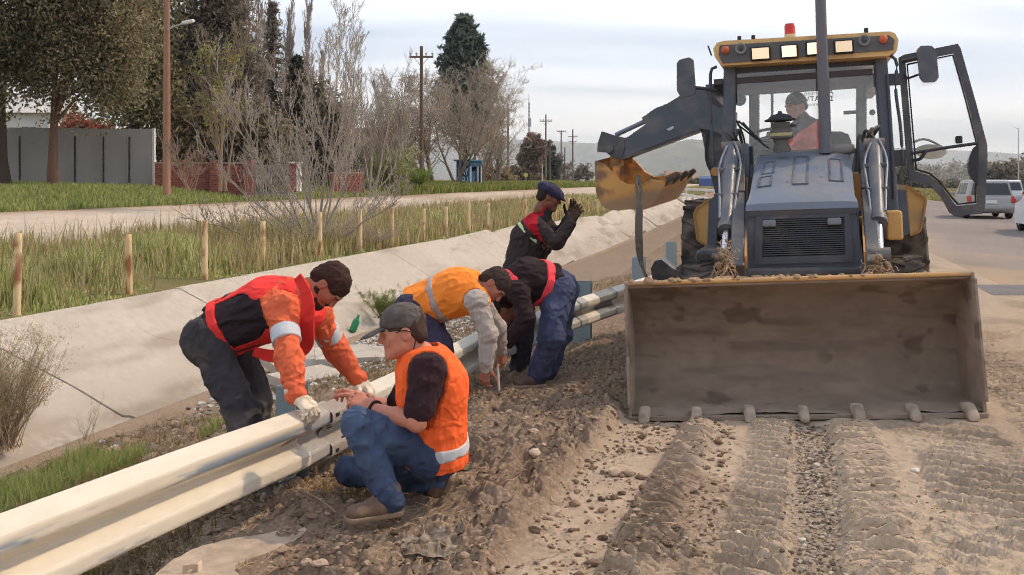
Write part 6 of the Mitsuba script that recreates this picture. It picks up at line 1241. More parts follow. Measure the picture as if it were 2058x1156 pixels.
def upper(key, A, rgb, seed, name='jacket', sleeves=1.0, off=.018, amp=.016, waist=.02, collar=True, cf=None, gap=None, h=.0095):
    F = Field(A.get('h', h)); ts = A.get('ts', 1.0); lat = A['shL']-A['shR']; ax = nrm(A['che']-A['pel'])
    F.cap(A['pel']+ax*.06, A['che'], .108*ts+off, .112*ts+off, k=.05, wide=(lat, 1.28)).cap(A['che'], A['che']*.45+A['nek']*.55, .112*ts+off, .085*(ts+1)/2+off, k=.06, wide=(lat, 1.15)).cap(A['shL'], A['shR'], .064+off*.6, k=.06)
    if collar: F.cap(A['nek'], A['nek']+nrm(A['nek']-A['che'])*.05, .066, .070, k=.02)
    F.keep(A['pel']+ax*waist, -ax)
    for s in 'LR':
        e, w = A['elb'+s], A['wr'+s]
        if sleeves >= 1: F.cap(A['sh'+s], e, .060+off*.6, .052+off*.5, k=.045).cap(e, e+(w-e)*.97, .052+off*.5, .040+off*.4, k=.03)
        else: F.cap(A['sh'+s], A['sh'+s]+(e-A['sh'+s])*sleeves, .058+off*.6, .060+off*.6, k=.04)
    F.disp = folds(amp, 15, seed, ax, .5); m = F.mesh()
    def cf0(p):
        n = fb(p*7, 3, seed)[:, None]; c = np.asarray(rgb)*(0.80+.4*n); return c if cf is None else cf(p, c)
    return obj(key+'__'+name, m, 'vc_cloth', cf=cf0, smooth=True)
def vestfield(A, off, hem, amp, seed, arm=.088, neck=.075, holes=(), h=.009, up=.72):
    F = Field(h); ts = A.get('ts', 1.0); lat = A['shL']-A['shR']; ax = nrm(A['che']-A['pel'])
    F.cap(A['pel']+ax*hem, A['che'], .112*ts+off, .116*ts+off, k=.05, wide=(lat, 1.28)).cap(A['che'], A['che']*.45+A['nek']*.55, .114*ts+off, .088*(ts+1)/2+off, k=.06, wide=(lat, 1.15)).cap(A['shL']*.8+A['shR']*.2, A['shR']*.8+A['shL']*.2, .066+off*.8, k=.06)
    F.keep(A['pel']+ax*hem, -ax)
    for s in 'LR': F.minus(A['sh'+s]+nrm(A['sh'+s]-A['sh'+('R' if s == 'L' else 'L')])*.012, A['elb'+s], arm, k=.012)
    F.minus(A['nek']+nrm(A['nek']-A['che'])*.03, A['nek']+nrm(A['nek']-A['che'])*.16, neck, neck+.02, k=.012)
    for q in holes: F.minus(*q, k=.012)
    F.disp = folds(amp, 11, seed, ax+np.array([0, 0, .4]), .4); return F, ax
def vest(key, A, rgb, seed, off=.030, hem=.0, amp=.009, bands=(), name='safety_vest', bandrgb=(186, 186, 190), cf=None, **k):
    F, ax = vestfield(A, off, hem, amp, seed, **k)
    def cf0(p):
        n = fb(p*6, 3, seed)[:, None]; c = np.asarray(rgb)*(0.84+.32*n)
        for q in 'LR':
            a0 = A['sh'+q]+nrm(A['sh'+q]-A['sh'+('R' if q == 'L' else 'L')])*.012; d = A['elb'+q]-a0; e = np.linalg.norm(p-a0-np.clip((p-a0)@d/(d@d), 0, 1)[:, None]*d, axis=1)-k.get('arm', .088)
            c = c*np.where(e < .011, .55, 1)[:, None]
        s_ = (p-A['pel'])@ax; c = c*np.where(np.abs(s_-hem-.018) < .004, .8, 1)[:, None]
        return np.clip(c if cf is None else cf(p, c), 0, .95)
    obj(key+'__'+name, F.mesh(), 'vc_cloth', cf=cf0, smooth=True)
    for b0, b1 in bands:
        G, _ = vestfield(A, off+.005, hem, amp, seed, **k); G.keep(A['pel']+ax*b0, -ax); G.keep(A['pel']+ax*b1, ax); obj(key+'__reflective_band', G.mesh(), 'vc_dull', srgb(*bandrgb), smooth=True, amp=.15, freq=12)
def armband(key, A, s, k0, k1, r, seed, rgb=(188, 190, 194), fore=False):
    a, b = (A['sh'+s], A['elb'+s]) if not fore else (A['elb'+s], A['wr'+s]); F = Field(.006); F.cap(a, b, r, k=.02); d = nrm(b-a); F.keep(a+(b-a)*k0, -d); F.keep(a+(b-a)*k1, d); F.disp = folds(.006, 11, seed)
    obj(key+'__reflective_band', F.mesh(), 'vc_dull', srgb(*rgb), smooth=True, amp=.15, freq=14)
def boots(key, A, rgb, sole, toes, ups=None, low=False):
    for s in 'LR':
        u, so = boot_mesh(A['ank'+s], toes[s], (ups or {}).get(s, (0, 0, 1)), low=low); k = obj(key+'__boot', u, 'vc_dull', srgb(*rgb), smooth=True, amp=.4, freq=16); obj(k+'__sole', so, 'vc_rough', srgb(*sole), smooth=True, amp=.3, freq=20)
def dusty(rgb2, k, freq, seed, lo=.5, hi=.7):
    return lambda p, c: (lambda w: c*(1-w)+srgb(*rgb2)*w)(k*sstep(lo, hi, fb(p*freq, 3, seed))[:, None])
V3 = lambda q: np.array(q, float)

# ---------------------------------------------------------------- the man leaning over the rail at left
lat = np.array([.03, .105, 0])
J = dict(ts=1.22, h=.0075, pel=(-1.636, 6.05, 0.703), che=(-1.318, 6.03, 0.843), nek=(-1.154, 6, 0.912), head=(-1.003, 5.98, 0.968), fwd=(.34, -.12, -.93), up=(.92, -.12, .36),
         shR=(-1.227, 5.83, 0.856), elbR=(-1.142, 5.62, 0.63), wrR=(-1.091, 5.52, 0.461), shL=(-1.113, 6.26, 0.776), elbL=(-1.036, 6.42, 0.552), wrL=(-0.913, 6.5, 0.362),
         kneeR=(-1.437, 5.8, 0.321), ankR=(-1.3, 5.62, -0.034), kneeL=(-1.457, 6.2, 0.31), ankL=(-1.412, 6.15, -0.029))
J['hipR'] = V3(J['pel'])-lat+[.0, 0, -.02]; J['hipL'] = V3(J['pel'])+lat+[.02, 0, -.02]
key, A, R = person('man in orange and black jacket with red harness vest leaning over the rail at left', J,
    {'R': dict(glove=(222, 208, 186), dir=((.66, -.22, -.50), (.40, -.35, .82), (-.2, .9, .1)), k=dict(curl=(30, 40, 30), spread=7, sz=1.1)), 'L': dict(glove=(214, 200, 180), dir=((.62, -.05, -.55), (.45, -.30, .80), (-.2, -.9, .0)), k=dict(curl=(30, 40, 30), spread=6, sz=1.1))},
    skin=(168, 112, 90), hair=('thick', (58, 38, 32), True))
trousers(key, A, srgb(66, 62, 64), 11, 1.06, cf=dusty((128, 116, 106), .30, 3.5, 5))
bx = nrm(A['che']-A['pel'])
def c1(p, c):
    s = (p-A['pel'])@bx; arm = np.min([np.linalg.norm((p-A['sh'+q])-np.clip(((p-A['sh'+q])@(A['elb'+q]-A['sh'+q]))/np.sum((A['elb'+q]-A['sh'+q])**2), 0.18, 1)[:, None]*(A['elb'+q]-A['sh'+q]), axis=1) for q in 'LR'], 0)
    fore = np.min([np.linalg.norm((p-A['elb'+q])-np.clip(((p-A['elb'+q])@(A['wr'+q]-A['elb'+q]))/np.sum((A['wr'+q]-A['elb'+q])**2), 0, 1)[:, None]*(A['wr'+q]-A['elb'+q]), axis=1) for q in 'LR'], 0)
    orange = (s > .365) | (arm < .105) & (s > .20) | (fore < .085) & (p[:, 2] < A['elbR'][2]+.12) & (p[:, 0] > A['pel'][0]+.25)
    return np.where(orange[:, None], srgb(218, 104, 70)*(c/np.maximum(c.mean(0), 1e-6)), c)
upper(key, A, srgb(54, 44, 48), 5, cf=c1)
mid_ = A['pel']*.45+A['che']*.55; near = np.array([-.2, -.97, 0])
vest(key, A, srgb(236, 66, 62), 6, .024, .05, .004, name='harness_vest', holes=[(mid_+near*.13-bx*.09+[0, 0, -.0], mid_+near*.13+bx*.07, .128), (mid_-near*.15-bx*.09, mid_-near*.15+bx*.10, .125)], arm=.108, neck=.085)
for s in 'LR': armband(key, A, s, .42, .68, .076, 8)
G, ax1 = vestfield(A, .027, .03, .004, 6, arm=.01, neck=.03); G.keep(A['pel']+ax1*.04, -ax1); G.keep(A['pel']+ax1*.095, ax1)
obj(key+'__waist_strap', G.mesh(), 'vc_cloth', cf=lambda p: srgb(236, 66, 62)*(.84+.32*fb(p*7, 3, 2)[:, None]), smooth=True)
obj(key+'__vest_front', ribbon([(-1.136, 5.8, 1.033), (-1.076, 5.76, 0.922), (-1.084, 5.8, 0.785), (-1.133, 5.92, 0.635), (-1.268, 5.95, 0.587), (-1.382, 5.86, 0.628)], [(0, .05), (.3, .075), (.7, .085), (1, .05)], [(0, .3), (.4, .2), (1, .4)], .012), 'vc_cloth', srgb(226, 62, 58), smooth=40)
boots(key, A, (86, 72, 64), (60, 52, 46), {'R': (-1.183, 5.55, -0.09), 'L': (-1.279, 6, -0.059)})

# ---------------------------------------------------------------- the squatting man in front
J = dict(ts=1.06, h=.0075, pel=(-0.366, 5.2, 0.245), che=(-0.378, 5.16, 0.577), nek=(-0.424, 5.15, 0.726), head=(-0.515, 5.13, 0.832), fwd=(-.95, -.16, -.22), up=(-.22, 0, .97),
         shL=(-0.382, 4.97, 0.68), elbL=(-0.425, 4.9, 0.459), wrL=(-0.674, 5.2, 0.467), shR=(-0.464, 5.34, 0.623), elbR=(-0.576, 5.42, 0.392), wrR=(-0.764, 5.55, 0.445),
         hipL=(-0.372, 5.09, 0.254), kneeL=(-0.698, 4.97, 0.439), ankL=(-0.56, 4.95, 0.112), hipR=(-0.389, 5.31, 0.186), kneeR=(-0.789, 5.36, 0.125), ankR=(-0.385, 5.4, 0.063))
key, A, R = person('squatting man in bright orange vest, dark cap and blue jeans in front of the rail', J,
    {'L': dict(dir=((-.75, .5, .32), (-.1, -.5, .85), (-.4, .5, .7)), k=dict(curl=(20, 35, 25))), 'R': dict(dir=((-.75, .5, .2), (.1, .3, .9), (-.3, -.8, .4)), k=dict(curl=(30, 45, 30)))},
    skin=(196, 132, 108), hair=('short', (70, 54, 46)), hat=('cap', 'baseball', (92, 86, 82), .35))
def jean(p, c):
    w = sstep(.50, .68, fb(p*5.5, 3, 8)); kn = np.exp(-(np.linalg.norm(p-A['kneeL'], axis=1)/.13)**2); sh_ = np.exp(-(np.linalg.norm((p-(A['kneeL']*.5+A['ankL']*.5))*[1, 1, .6], axis=1)/.12)**2)
    w = np.clip(w*.35+kn*.35*fb(p*22, 2, 3)*1.6+sh_*.3*fb(p*16, 2, 9)*1.6, 0, .8)[:, None]; return c*(1-w)+srgb(112, 134, 164)*w
trousers(key, A, srgb(60, 70, 94), 21, .91, cf=jean, name='jeans', amp=.016, hem=.02, lk=.014)
upper(key, A, srgb(58, 40, 44), 22, 't_shirt', .72, .014, .012, collar=False)
vest(key, A, srgb(248, 106, 54), 23, .034, -.03, .008, bands=[(.03, .078)], neck=.09, arm=.092)
boots(key, A, (112, 88, 72), (150, 128, 108), {'L': (-0.72, 4.86, 0.048), 'R': (-0.317, 5.4, -0.021)}, {'R': (-.85, 0, .35)}, low=True)
obj(key+'__wristband', polytubes(np.array([[A['wrL']+(A['elbL']-A['wrL'])*.12+.034*(math.cos(a)*nrm(np.cross(A['elbL']-A['wrL'], [0, 0, 1]))+math.sin(a)*nrm(np.cross(np.cross(A['elbL']-A['wrL'], [0, 0, 1]), A['elbL']-A['wrL']))) for a in np.linspace(0, 6.2832, 25)]]), .007, 8), 'vc_dull', srgb(46, 38, 36), smooth=True)
pts = [A['head']+R@np.array(q) for q in ((.03, .083, .015), (-.02, .092, .012), (-.05, .085, -.03), (-.03, .075, -.085), (-.06, .03, -.13))]
obj(key+'__spectacle_cord', tube(smooth_pts(pts, 20), .0028, 6), 'vc_dull', srgb(40, 34, 32), smooth=True)

# ---------------------------------------------------------------- bent man in the middle, orange vest and grey sleeves
lat = np.array([.03, .105, 0])
J = dict(ts=1.12, pel=(-0.688, 7.92, 0.621), che=(-0.382, 7.86, 0.746), nek=(-0.238, 7.82, 0.782), head=(-0.131, 7.8, 0.791), fwd=(.42, -.30, -.85), up=(.86, .0, .42),
         shR=(-0.247, 7.64, 0.696), elbR=(-0.162, 7.58, 0.468), wrR=(-0.182, 7.56, 0.251), shL=(-0.244, 8.02, 0.661), elbL=(-0.107, 8.15, 0.439), wrL=(-0.087, 8.3, 0.248),
         kneeR=(-0.507, 7.7, 0.36), ankR=(-0.602, 7.75, -0.113), kneeL=(-0.545, 8.05, 0.342), ankL=(-0.655, 8.05, -0.115))
J['hipR'] = V3(J['pel'])-lat+[0, 0, -.02]; J['hipL'] = V3(J['pel'])+lat+[0, 0, -.02]
key, A, R = person('bent man in orange vest and grey sleeves standing behind the rail in the middle', J,
    {'R': dict(dir=((-.10, .05, -1), (-.3, -.8, .1), (.8, .1, -.2)), k=dict(curl=(25, 40, 30))), 'L': dict(dir=((.3, .3, -1), (.6, -.5, .3), (-.3, -.8, 0)), k=dict(curl=(30, 45, 30)))},
    skin=(158, 104, 86), hair=('thick', (60, 46, 40)))
trousers(key, A, srgb(62, 58, 76), 31, 1.12)
def stripe(p, c): 
    d = np.minimum(*[np.linalg.norm(np.cross(p-A['elb'+q], nrm(A['wr'+q]-A['sh'+q])), axis=1) for q in 'LR']); k = (np.sin((p[:, 0]+p[:, 1]*.6)*330)*.5+.5)[:, None]*.35; return c*(1-k*.45)
upper(key, A, srgb(172, 160, 152), 32, 'shirt', 1.0, .012, .015, collar=False, cf=stripe)
vest(key, A, srgb(250, 142, 60), 33, .032, -.02, .011, bands=[(.165, .205)], bandrgb=(170, 152, 148), arm=.090)
boots(key, A, (90, 74, 64), (60, 52, 46), {'R': (-0.428, 7.6, -0.177), 'L': (-0.466, 7.95, -0.203)})

# ---------------------------------------------------------------- bent man right of him, black sweater and pink straps
J = dict(ts=1.35, pel=(0.37, 8.95, 0.688), che=(0.117, 8.88, 0.723), nek=(-0.044, 8.82, 0.648), head=(-0.077, 8.86, 0.495), fwd=(-.45, .05, -.75), up=(-.55, .0, -.35),
         shL=(0.043, 8.64, 0.655), elbL=(0.112, 8.52, 0.466), wrL=(-0.027, 8.48, 0.286), shR=(0.004, 9.04, 0.613), elbR=(-0.07, 9.12, 0.348), wrR=(-0.168, 9, 0.159),
         hipL=(0.365, 8.83, 0.647), kneeL=(0.311, 8.66, 0.298), ankL=(0.203, 8.74, -0.023), hipR=(0.409, 9.08, 0.642), kneeR=(0.39, 9.02, 0.271), ankR=(0.276, 9.05, -0.063))
key, A, R = person('bent man in black sweater, pink straps and blue trousers holding the far rail joint', J,
    {'L': dict(dir=((-.55, .1, -.75), (-.55, -.5, .5), (-.5, .7, .3)), k=dict(curl=(35, 45, 30))), 'R': dict(dir=((-.5, .1, -.8), (-.5, .5, .5), (-.5, -.7, .3)), k=dict(curl=(35, 45, 30)))},
    skin=(128, 86, 70), hair=('short', (44, 34, 30)))
trousers(key, A, srgb(76, 82, 108), 41, 1.2, amp=.022)
upper(key, A, srgb(50, 38, 40), 42, 'sweater', 1.0, .024, .015, cf=None)
bx4 = nrm(A['che']-A['pel']); mid_ = A['pel']*.5+A['che']*.5; nr4 = np.array([.1, -1, 0])
c4 = A['che']+np.array([0, 0, .0])
def strap(key, A, b0, b1, tilt, rgb, seed, off=.034, nm='vest_strap'):
    G, ax = vestfield(A, off, -.05, .004, seed, arm=.01, neck=.03); nn = nrm(ax+np.asarray(tilt)); o = A['pel']+ax*b0; G.keep(o, -nn); G.keep(o+nn*(b1-b0), nn)
    return obj(key+'__'+nm, G.mesh(), 'vc_cloth', cf=lambda p: np.asarray(rgb)*(.84+.32*fb(p*7, 3, 2)[:, None]), smooth=True)
strap(key, A, .125, .185, (.25, 0, .1), srgb(252, 84, 92), 43); strap(key, A, .385, .43, (.1, 0, -.65), srgb(252, 84, 92), 44)
boots(key, A, (104, 78, 70), (178, 156, 140), {'L': (0.059, 8.7, -0.103), 'R': (0.168, 9, -0.148)}, low=True)

# ---------------------------------------------------------------- standing man with raised hands
J = dict(ts=1.42, pel=(0.077, 9.95, 0.691), che=(0.185, 9.93, 1.008), nek=(0.284, 9.9, 1.235), head=(0.337, 9.88, 1.388), fwd=(.90, .05, -.36), up=(.36, 0, .92),
         shR=(0.208, 9.74, 1.129), elbR=(0.389, 9.62, 0.999), wrR=(0.523, 9.66, 1.172), shL=(0.289, 10.1, 1.128), elbL=(0.446, 10.12, 1.007), wrL=(0.527, 10, 1.195),
         hipR=(0.067, 9.83, 0.674), hipL=(0.096, 10.06, 0.654), kneeR=(0.094, 9.8, 0.258), kneeL=(0.124, 10.08, 0.23), ankR=(0.049, 9.85, -0.174), ankL=(0.096, 10.1, -0.204))
key, A, R = person('standing man in red and black jacket and navy flat cap raising his gloved hands', J,
    {'R': dict(glove=(74, 58, 50), dir=((.42, .0, .85), (-.35, -.9, .2), (-.8, .2, .4)), k=dict(curl=(8, 12, 10), spread=5)), 'L': dict(glove=(58, 46, 42), dir=((.30, .0, .9), (.4, .85, -.1), (-.9, .1, .3)), k=dict(curl=(10, 14, 10), spread=5))},
    skin=(128, 82, 66), hair=('short', (50, 40, 36)), hat=('flat_cap', 'flat', (58, 56, 78)))
trousers(key, A, srgb(58, 54, 62), 51, 1.05)
bx5 = nrm(A['nek']-A['pel']); 
def c5(p, c):
    s = (p-A['pel'])@bx5; f = (p-A['pel'])@np.array([.97, .0, -.25]); red = (s+f*.45 > .42) & (np.minimum(*[np.linalg.norm(p-A['wr'+q], axis=1) for q in 'LR']) > .30)
    k = c/np.maximum(c.mean(0), 1e-6); out = np.where(red[:, None], srgb(176, 34, 46)*k, c)
    return out
upper(key, A, srgb(60, 52, 52), 52, amp=.014, cf=c5, waist=-.06)
G = Field(.008); G.cap(A['pel']+bx5*.06, A['che'], .108*1.42+.034, .112*1.42+.034, k=.05, wide=(A['shL']-A['shR'], 1.28)); nb = nrm(bx5+.40*np.array([.97, 0, -.25])); pb = A['pel']+bx5*.345; G.keep(pb, -nb); G.keep(pb+nb*.032, nb); G.keep(A['che']+[.035, 0, 0], (1, 0, 0))
obj(key+'__reflective_band', G.mesh(), 'vc_dull', srgb(190, 206, 150), smooth=True)
boots(key, A, (60, 52, 48), (50, 44, 40), {'R': (0.227, 9.8, -0.232), 'L': (0.279, 10.05, -0.254)})

# ---------------------------------------------------------------- the operator in the cab
j = lambda q: loc(q)
J = dict(pel=j((.06, 3.42, 1.70)), che=j((0.148, 3.42, 1.96)), nek=j((0.09, 3.4, 2.085)), head=j((0.019, 3.38, 2.239)), fwd=(-.80, -.50, -.34), up=(-.25, -.1, .95),
         shR=j((0.198, 3.56, 2.029)), elbR=j((0.189, 3.5, 1.837)), wrR=j((0.006, 3.3, 1.832)), shL=j((0.032, 3.26, 2.016)), elbL=j((-0.08, 3.12, 1.901)), wrL=j((-0.116, 2.96, 1.829)),
         hipR=j((.15, 3.42, 1.66)), hipL=j((-.05, 3.35, 1.66)), kneeR=j((.05, 3.02, 1.66)), kneeL=j((-.2, 3.0, 1.66)), ankR=j((.05, 2.95, 1.28)), ankL=j((-.2, 2.92, 1.28)))
key, A, R = person('machine operator in a salmon red jacket sitting in the cab, head bent down', J, {'R': dict(dir=((-.8, -.5, 0), (0, 0, 1), (-.5, .8, 0))), 'L': dict(dir=((-.6, -.8, 0), (0, 0, 1), (.8, -.5, 0)))}, skin=(206, 150, 130), hair=('short', (84, 70, 64)))
trousers(key, A, srgb(60, 62, 74), 61, clip=False)
upper(key, A, srgb(236, 140, 126), 62, amp=.009, cf=lambda p, c: np.where(((p-A['nek'])@nrm(A['nek']-A['che']) > -.035)[:, None], srgb(110, 104, 108)*(c/np.maximum(c.mean(0), 1e-6)), c))
F5 = Field(.008); F5.cap(A['pel'], A['che'], .134, .137, k=.05, wide=(A['shL']-A['shR'], 1.28)); a5 = nrm(A['che']-A['pel']); F5.keep(A['che']-a5*.05, -a5); F5.keep(A['che']-a5*.01, a5); obj(key+'__reflective_band', F5.mesh(), 'vc_dull', srgb(214, 190, 180), smooth=True)
boots(key, A, (60, 52, 48), (50, 44, 40), {'R': A['ankR']+_V*-.2, 'L': A['ankL']+_V*-.2})

# ================================================================ soil crumbs, stones, rag, cars and other small things
rng = np.random.default_rng(99)
ico = [lump(i, 1.0, 1, 0.75, 0.6) for i in range(10)]
def scatter(key, x, y, r, rgb, seed, label, cat=None, mat='vc_rough', sink=0.3, var=.3, flat=1.0):
    rg = np.random.default_rng(seed); z = ground_z(x, y); V, Fc, C = [], [], []; at_ = 0
    for i in range(len(x)):
        v, f = ico[rg.integers(10)]; a = rg.random()*6.28; c_, s_ = math.cos(a), math.sin(a)
        q = v*r[i]*rg.uniform(.7, 1.3, 3)*[1, 1, flat]; q = np.stack([q[:, 0]*c_-q[:, 1]*s_, q[:, 0]*s_+q[:, 1]*c_, q[:, 2]], 1)+[x[i], y[i], z[i]+r[i]*(1-sink)*.6]
        V.append(q); Fc.append(f+at_); at_ += len(v); C.append(np.tile(np.asarray(rgb[rg.integers(len(rgb))])*(1+var*(rg.random()*2-1)), (len(v), 1)))
    C = np.vstack(C); key = obj(key, (np.vstack(V), np.vstack(Fc)), mat, cf=lambda _: np.clip(C, 0, .9)); lab(key, label, cat, kind='stuff'); return key
def spread(n, t0, t1, y0, y1, th, fr, seed, pw=1.3):
    rg = np.random.default_rng(seed); t = rg.uniform(t0, t1, n); y = y0+(y1-y0)*rg.random(n)**pw; x = xt(t, y); k = fb(np.stack([x*fr, y*fr, x*0], 1), 3, seed); m = k > th; return x[m], y[m], rg
SOIL = [srgb(118, 98, 82), srgb(138, 116, 98), srgb(158, 136, 116), srgb(104, 86, 70)]
x, y, rg = spread(9000, -2.9, -.2, 3.9, 10.5, .46, 1.2, 3); scatter('soil_clods', x, y, np.minimum(.003+rg.exponential(.0045, len(x)), .026), SOIL, 1, 'loose brown soil clods strewn over the churned strip along the rail', 'soil')
x, y, rg = spread(3600, .0, 2.6, 3.9, 9, .56, 1.1, 8); scatter('soil_crumbs', x, y, np.minimum(.002+rg.exponential(.003, len(x)), .014), [srgb(150, 126, 104), srgb(172, 150, 128), srgb(120, 98, 80)], 2, 'small soil crumbs among the tyre prints in front of the bucket', 'soil')
u_ = rng.normal(.04, .075, 1500); s_ = rng.uniform(-3.2, -.1, 1500); gx = 1.9+u_*.9668+s_*.2554; gy = 7.07-u_*.2554+s_*.9668; m_ = gy > 3.9
scatter('gravel', gx[m_], gy[m_], rng.uniform(.004, .011, m_.sum()), [srgb(120, 106, 94), srgb(150, 136, 122), srgb(176, 164, 150), srgb(104, 90, 80)], 3, 'grey gravel in the strip between the two rows of tyre prints', 'gravel')
t_ = rng.normal(-5.3, .55, 2600); y_ = rng.normal(15.4, 1.9, 2600); gx = xt(t_, y_); m_ = (t_ > -6.3) & (t_ < -3.2)
scatter('ditch_gravel', gx[m_], y_[m_], rng.uniform(.012, .04, m_.sum()), [srgb(150, 142, 134), srgb(196, 190, 182), srgb(120, 112, 106)], 4, 'pale loose gravel at the bottom of the ditch behind the workers', 'gravel')
# straw and roots lying over the dirt
x, y, rg = spread(2600, -2.9, 1.2, 3.9, 9.5, .42, 1.3, 12); n = len(x); a = rg.random(n)*6.28; L = rg.uniform(.02, .09, n); z = ground_z(x, y)+.008
P = np.stack([x, y, z], 1)[:, None]+np.stack([np.cos(a), np.sin(a), a*0], 1)[:, None]*(np.linspace(-.5, .5, 4)[None, :, None]*L[:, None, None])+rg.normal(0, .006, (n, 4, 3)); P[..., 2] = np.maximum(P[..., 2], ground_z(P[..., 0], P[..., 1])+.003)
obj('loose_straw', polytubes(P, .0016, 3), 'vc_rough', srgb(186, 164, 130), amp=.6, freq=15); lab('loose_straw', 'bits of dry straw and root scattered over the churned soil', 'straw', kind='stuff')
# single stones that stand out
for i, (px, py, r, c, lb) in enumerate([(1840, 950, .022, (214, 204, 190), 'pale stone among the tyre prints right of centre'), (1483, 1095, .016, (210, 200, 186), 'small white stone near the bottom edge in the gravel strip'), (1612, 1078, .018, (206, 198, 186), 'light stone on the gravel strip near the bottom'), (1640, 928, .02, (200, 190, 176), 'pale flat stone in the gravel in front of the bucket'), (1235, 945, .035, (186, 164, 142), 'light clay lump left of the smooth wheel rut'), (1075, 935, .03, (196, 176, 152), 'light clay lump nearest the squatting man')]):
    y = 1.55*2200/(py-360); x = (px-1029)*y/2200; v, f = lump(40+i, r, 2, .4, .7); k = obj('stone', (v+[x, y, float(ground_z(x, y))+r*.4], f), 'vc_rough', srgb(*c), smooth=True, amp=.3, freq=30); lab(k, lb, 'stone')
# muddy rag
g_ = np.linspace(-1, 1, 46); GX, GY = np.meshgrid(g_, g_); rx, ry, _ = (-0.334, 4.559, 0); p3 = np.stack([GX*1.7, GY*1.7, GX*0], -1)
zz = .045*np.abs(2*fb(p3, 4, 5)-1)*np.exp(-(GX**2+GY**2)*.9)*2.2+.05*np.exp(-((GX-.3)**2+(GY-.1)**2)*5)
X_ = rx+GX*.125*(1+.5*(fb(p3*1.3+9, 3, 7)-.5)); Y_ = ry+GY*.13*(1+.6*(fb(p3*1.2+4, 3, 8)-.5)); m = grid(X_, Y_, np.maximum(float(ground_z(rx, ry))-.012+zz, ground_z(X_, Y_)-.004))
def rc(v): n = fb(v*24, 3, 3)[:, None]; return srgb(116, 100, 86)*(1-n)+srgb(160, 146, 130)*n
k = obj('muddy_rag', m, 'vc_cloth', cf=rc, smooth=True); lab(k, 'crumpled muddy grey rag lying on the soil at the bottom of the picture', 'rag')
# small metal clip with a hole, dry crust slab, wire
cx, cy, _ = (-1.282, 4.372, 0); cz = float(ground_z(cx, cy)); kk = lab('steel_bracket', 'small upright metal bracket with a hole on the pale crust at lower left', 'bracket')
pl_ = sg.box(-.032, 0, .028, .062).difference(sg.Point(.0, .03).buffer(.013)); obj(kk+'__plate', prism(pl_, (.95, .3, 0), (0, 0, 1), (cx, cy, cz+.005), .006), 'vc_dull', srgb(188, 166, 142)); obj(kk+'__flange', box((cx+.027, cy+.025, cz+.036), (.006, .05, .062)), 'vc_dull', srgb(206, 188, 166)); obj(kk+'__foot', box((cx-.0, cy+.03, cz+.008), (.055, .05, .005)), 'vc_dull', srgb(170, 150, 128))
cr = smooth_pts([(-1.42, 4.284, 0), (-1.336, 4.671, 0), (-1.121, 4.844, 0), (-0.941, 4.942, 0), (-0.993, 4.658, -0), (-1.125, 4.429, 0), (-0.956, 4.133, -0), (-1.29, 4.06, 0), (-1.42, 4.284, 0)], 60); cr[:, 2] = 0
cp = sg.Polygon(cr[:, :2]).buffer(0); cv = trimesh.creation.extrude_polygon(cp, .03, engine='earcut'); tv, tf = trimesh.remesh.subdivide_to_size(cv.vertices, cv.faces, .018); tv[:, 2] += float(np.percentile(ground_z(tv[:, 0], tv[:, 1]), 70))-.024+.022*fb(tv*14, 4, 4)
k = obj('dry_crust', (tv, tf), 'vc_rough', srgb(170, 152, 134), smooth=35, amp=.5, freq=16); lab(k, 'pale dry crust slab on the ground under the small bracket at lower left', 'slab')
w0, w1 = np.array((-1.023, 5.245, 0.06)), np.array((-0.814, 5.057, 0.01)); k = obj('wire', tube(smooth_pts([w0, (w0+w1)/2+[0, 0, .015], w1], 8), .004, 6), 'vc_dull', srgb(150, 132, 110)); lab(k, 'thin bent wire sticking out by the near rail post', 'wire')
# ditch things: bottle, broken slabs
bt_ = np.array(((708-1029)*18.2/2200, 18.2, zat((708-1029)*18.2/2200, 18.2)+.08)); k = obj('green_bottle', lathe([(0, 0), (.055, 0), (.06, .02), (.06, .17), (.03, .23), (.022, .25), (.022, .29), (0, .29)], bt_+[0, 0, -.05], (.35, .1, .9), 16), 'vc_paint', srgb(40, 128, 84), smooth=40); lab(k, 'green plastic bottle standing in the gravel of the ditch', 'bottle')
for i, (px, py, Y, s, rz, ti, lb) in enumerate([(650, 690, 14.4, (1.5, .8, .12), .5, .12, 'broken concrete slab left of the gravel in the ditch'), (730, 716, 14.0, (1.2, .7, .12), .2, .05, 'broken concrete slab lying below the gravel behind the cap wearer'), (620, 755, 12.6, (.8, .5, .10), .9, .1, 'small broken concrete piece in the ditch beside the orange sleeve')]):
    b = trimesh.creation.box(s); v, f = trimesh.remesh.subdivide_to_size(b.vertices, b.faces, .12); v = v*(1+.25*(fb(v*2.3+i*9, 2, i)[:, None]-.5)*[1, 1, 0]); c_, s2 = math.cos(rz), math.sin(rz); R_ = np.array([[c_, -s2, 0], [s2, c_, 0], [0, 0, 1]])@np.array([[1, 0, 0], [0, math.cos(ti), -math.sin(ti)], [0, math.sin(ti), math.cos(ti)]])
    o = np.array(((px-1029)*Y/2200, Y, 0)); o[2] = zat(o[0], Y)+.07; k = obj('concrete_rubble', (v@R_.T+o, f), 'concrete', smooth=35); lab(k, lb, 'rubble')

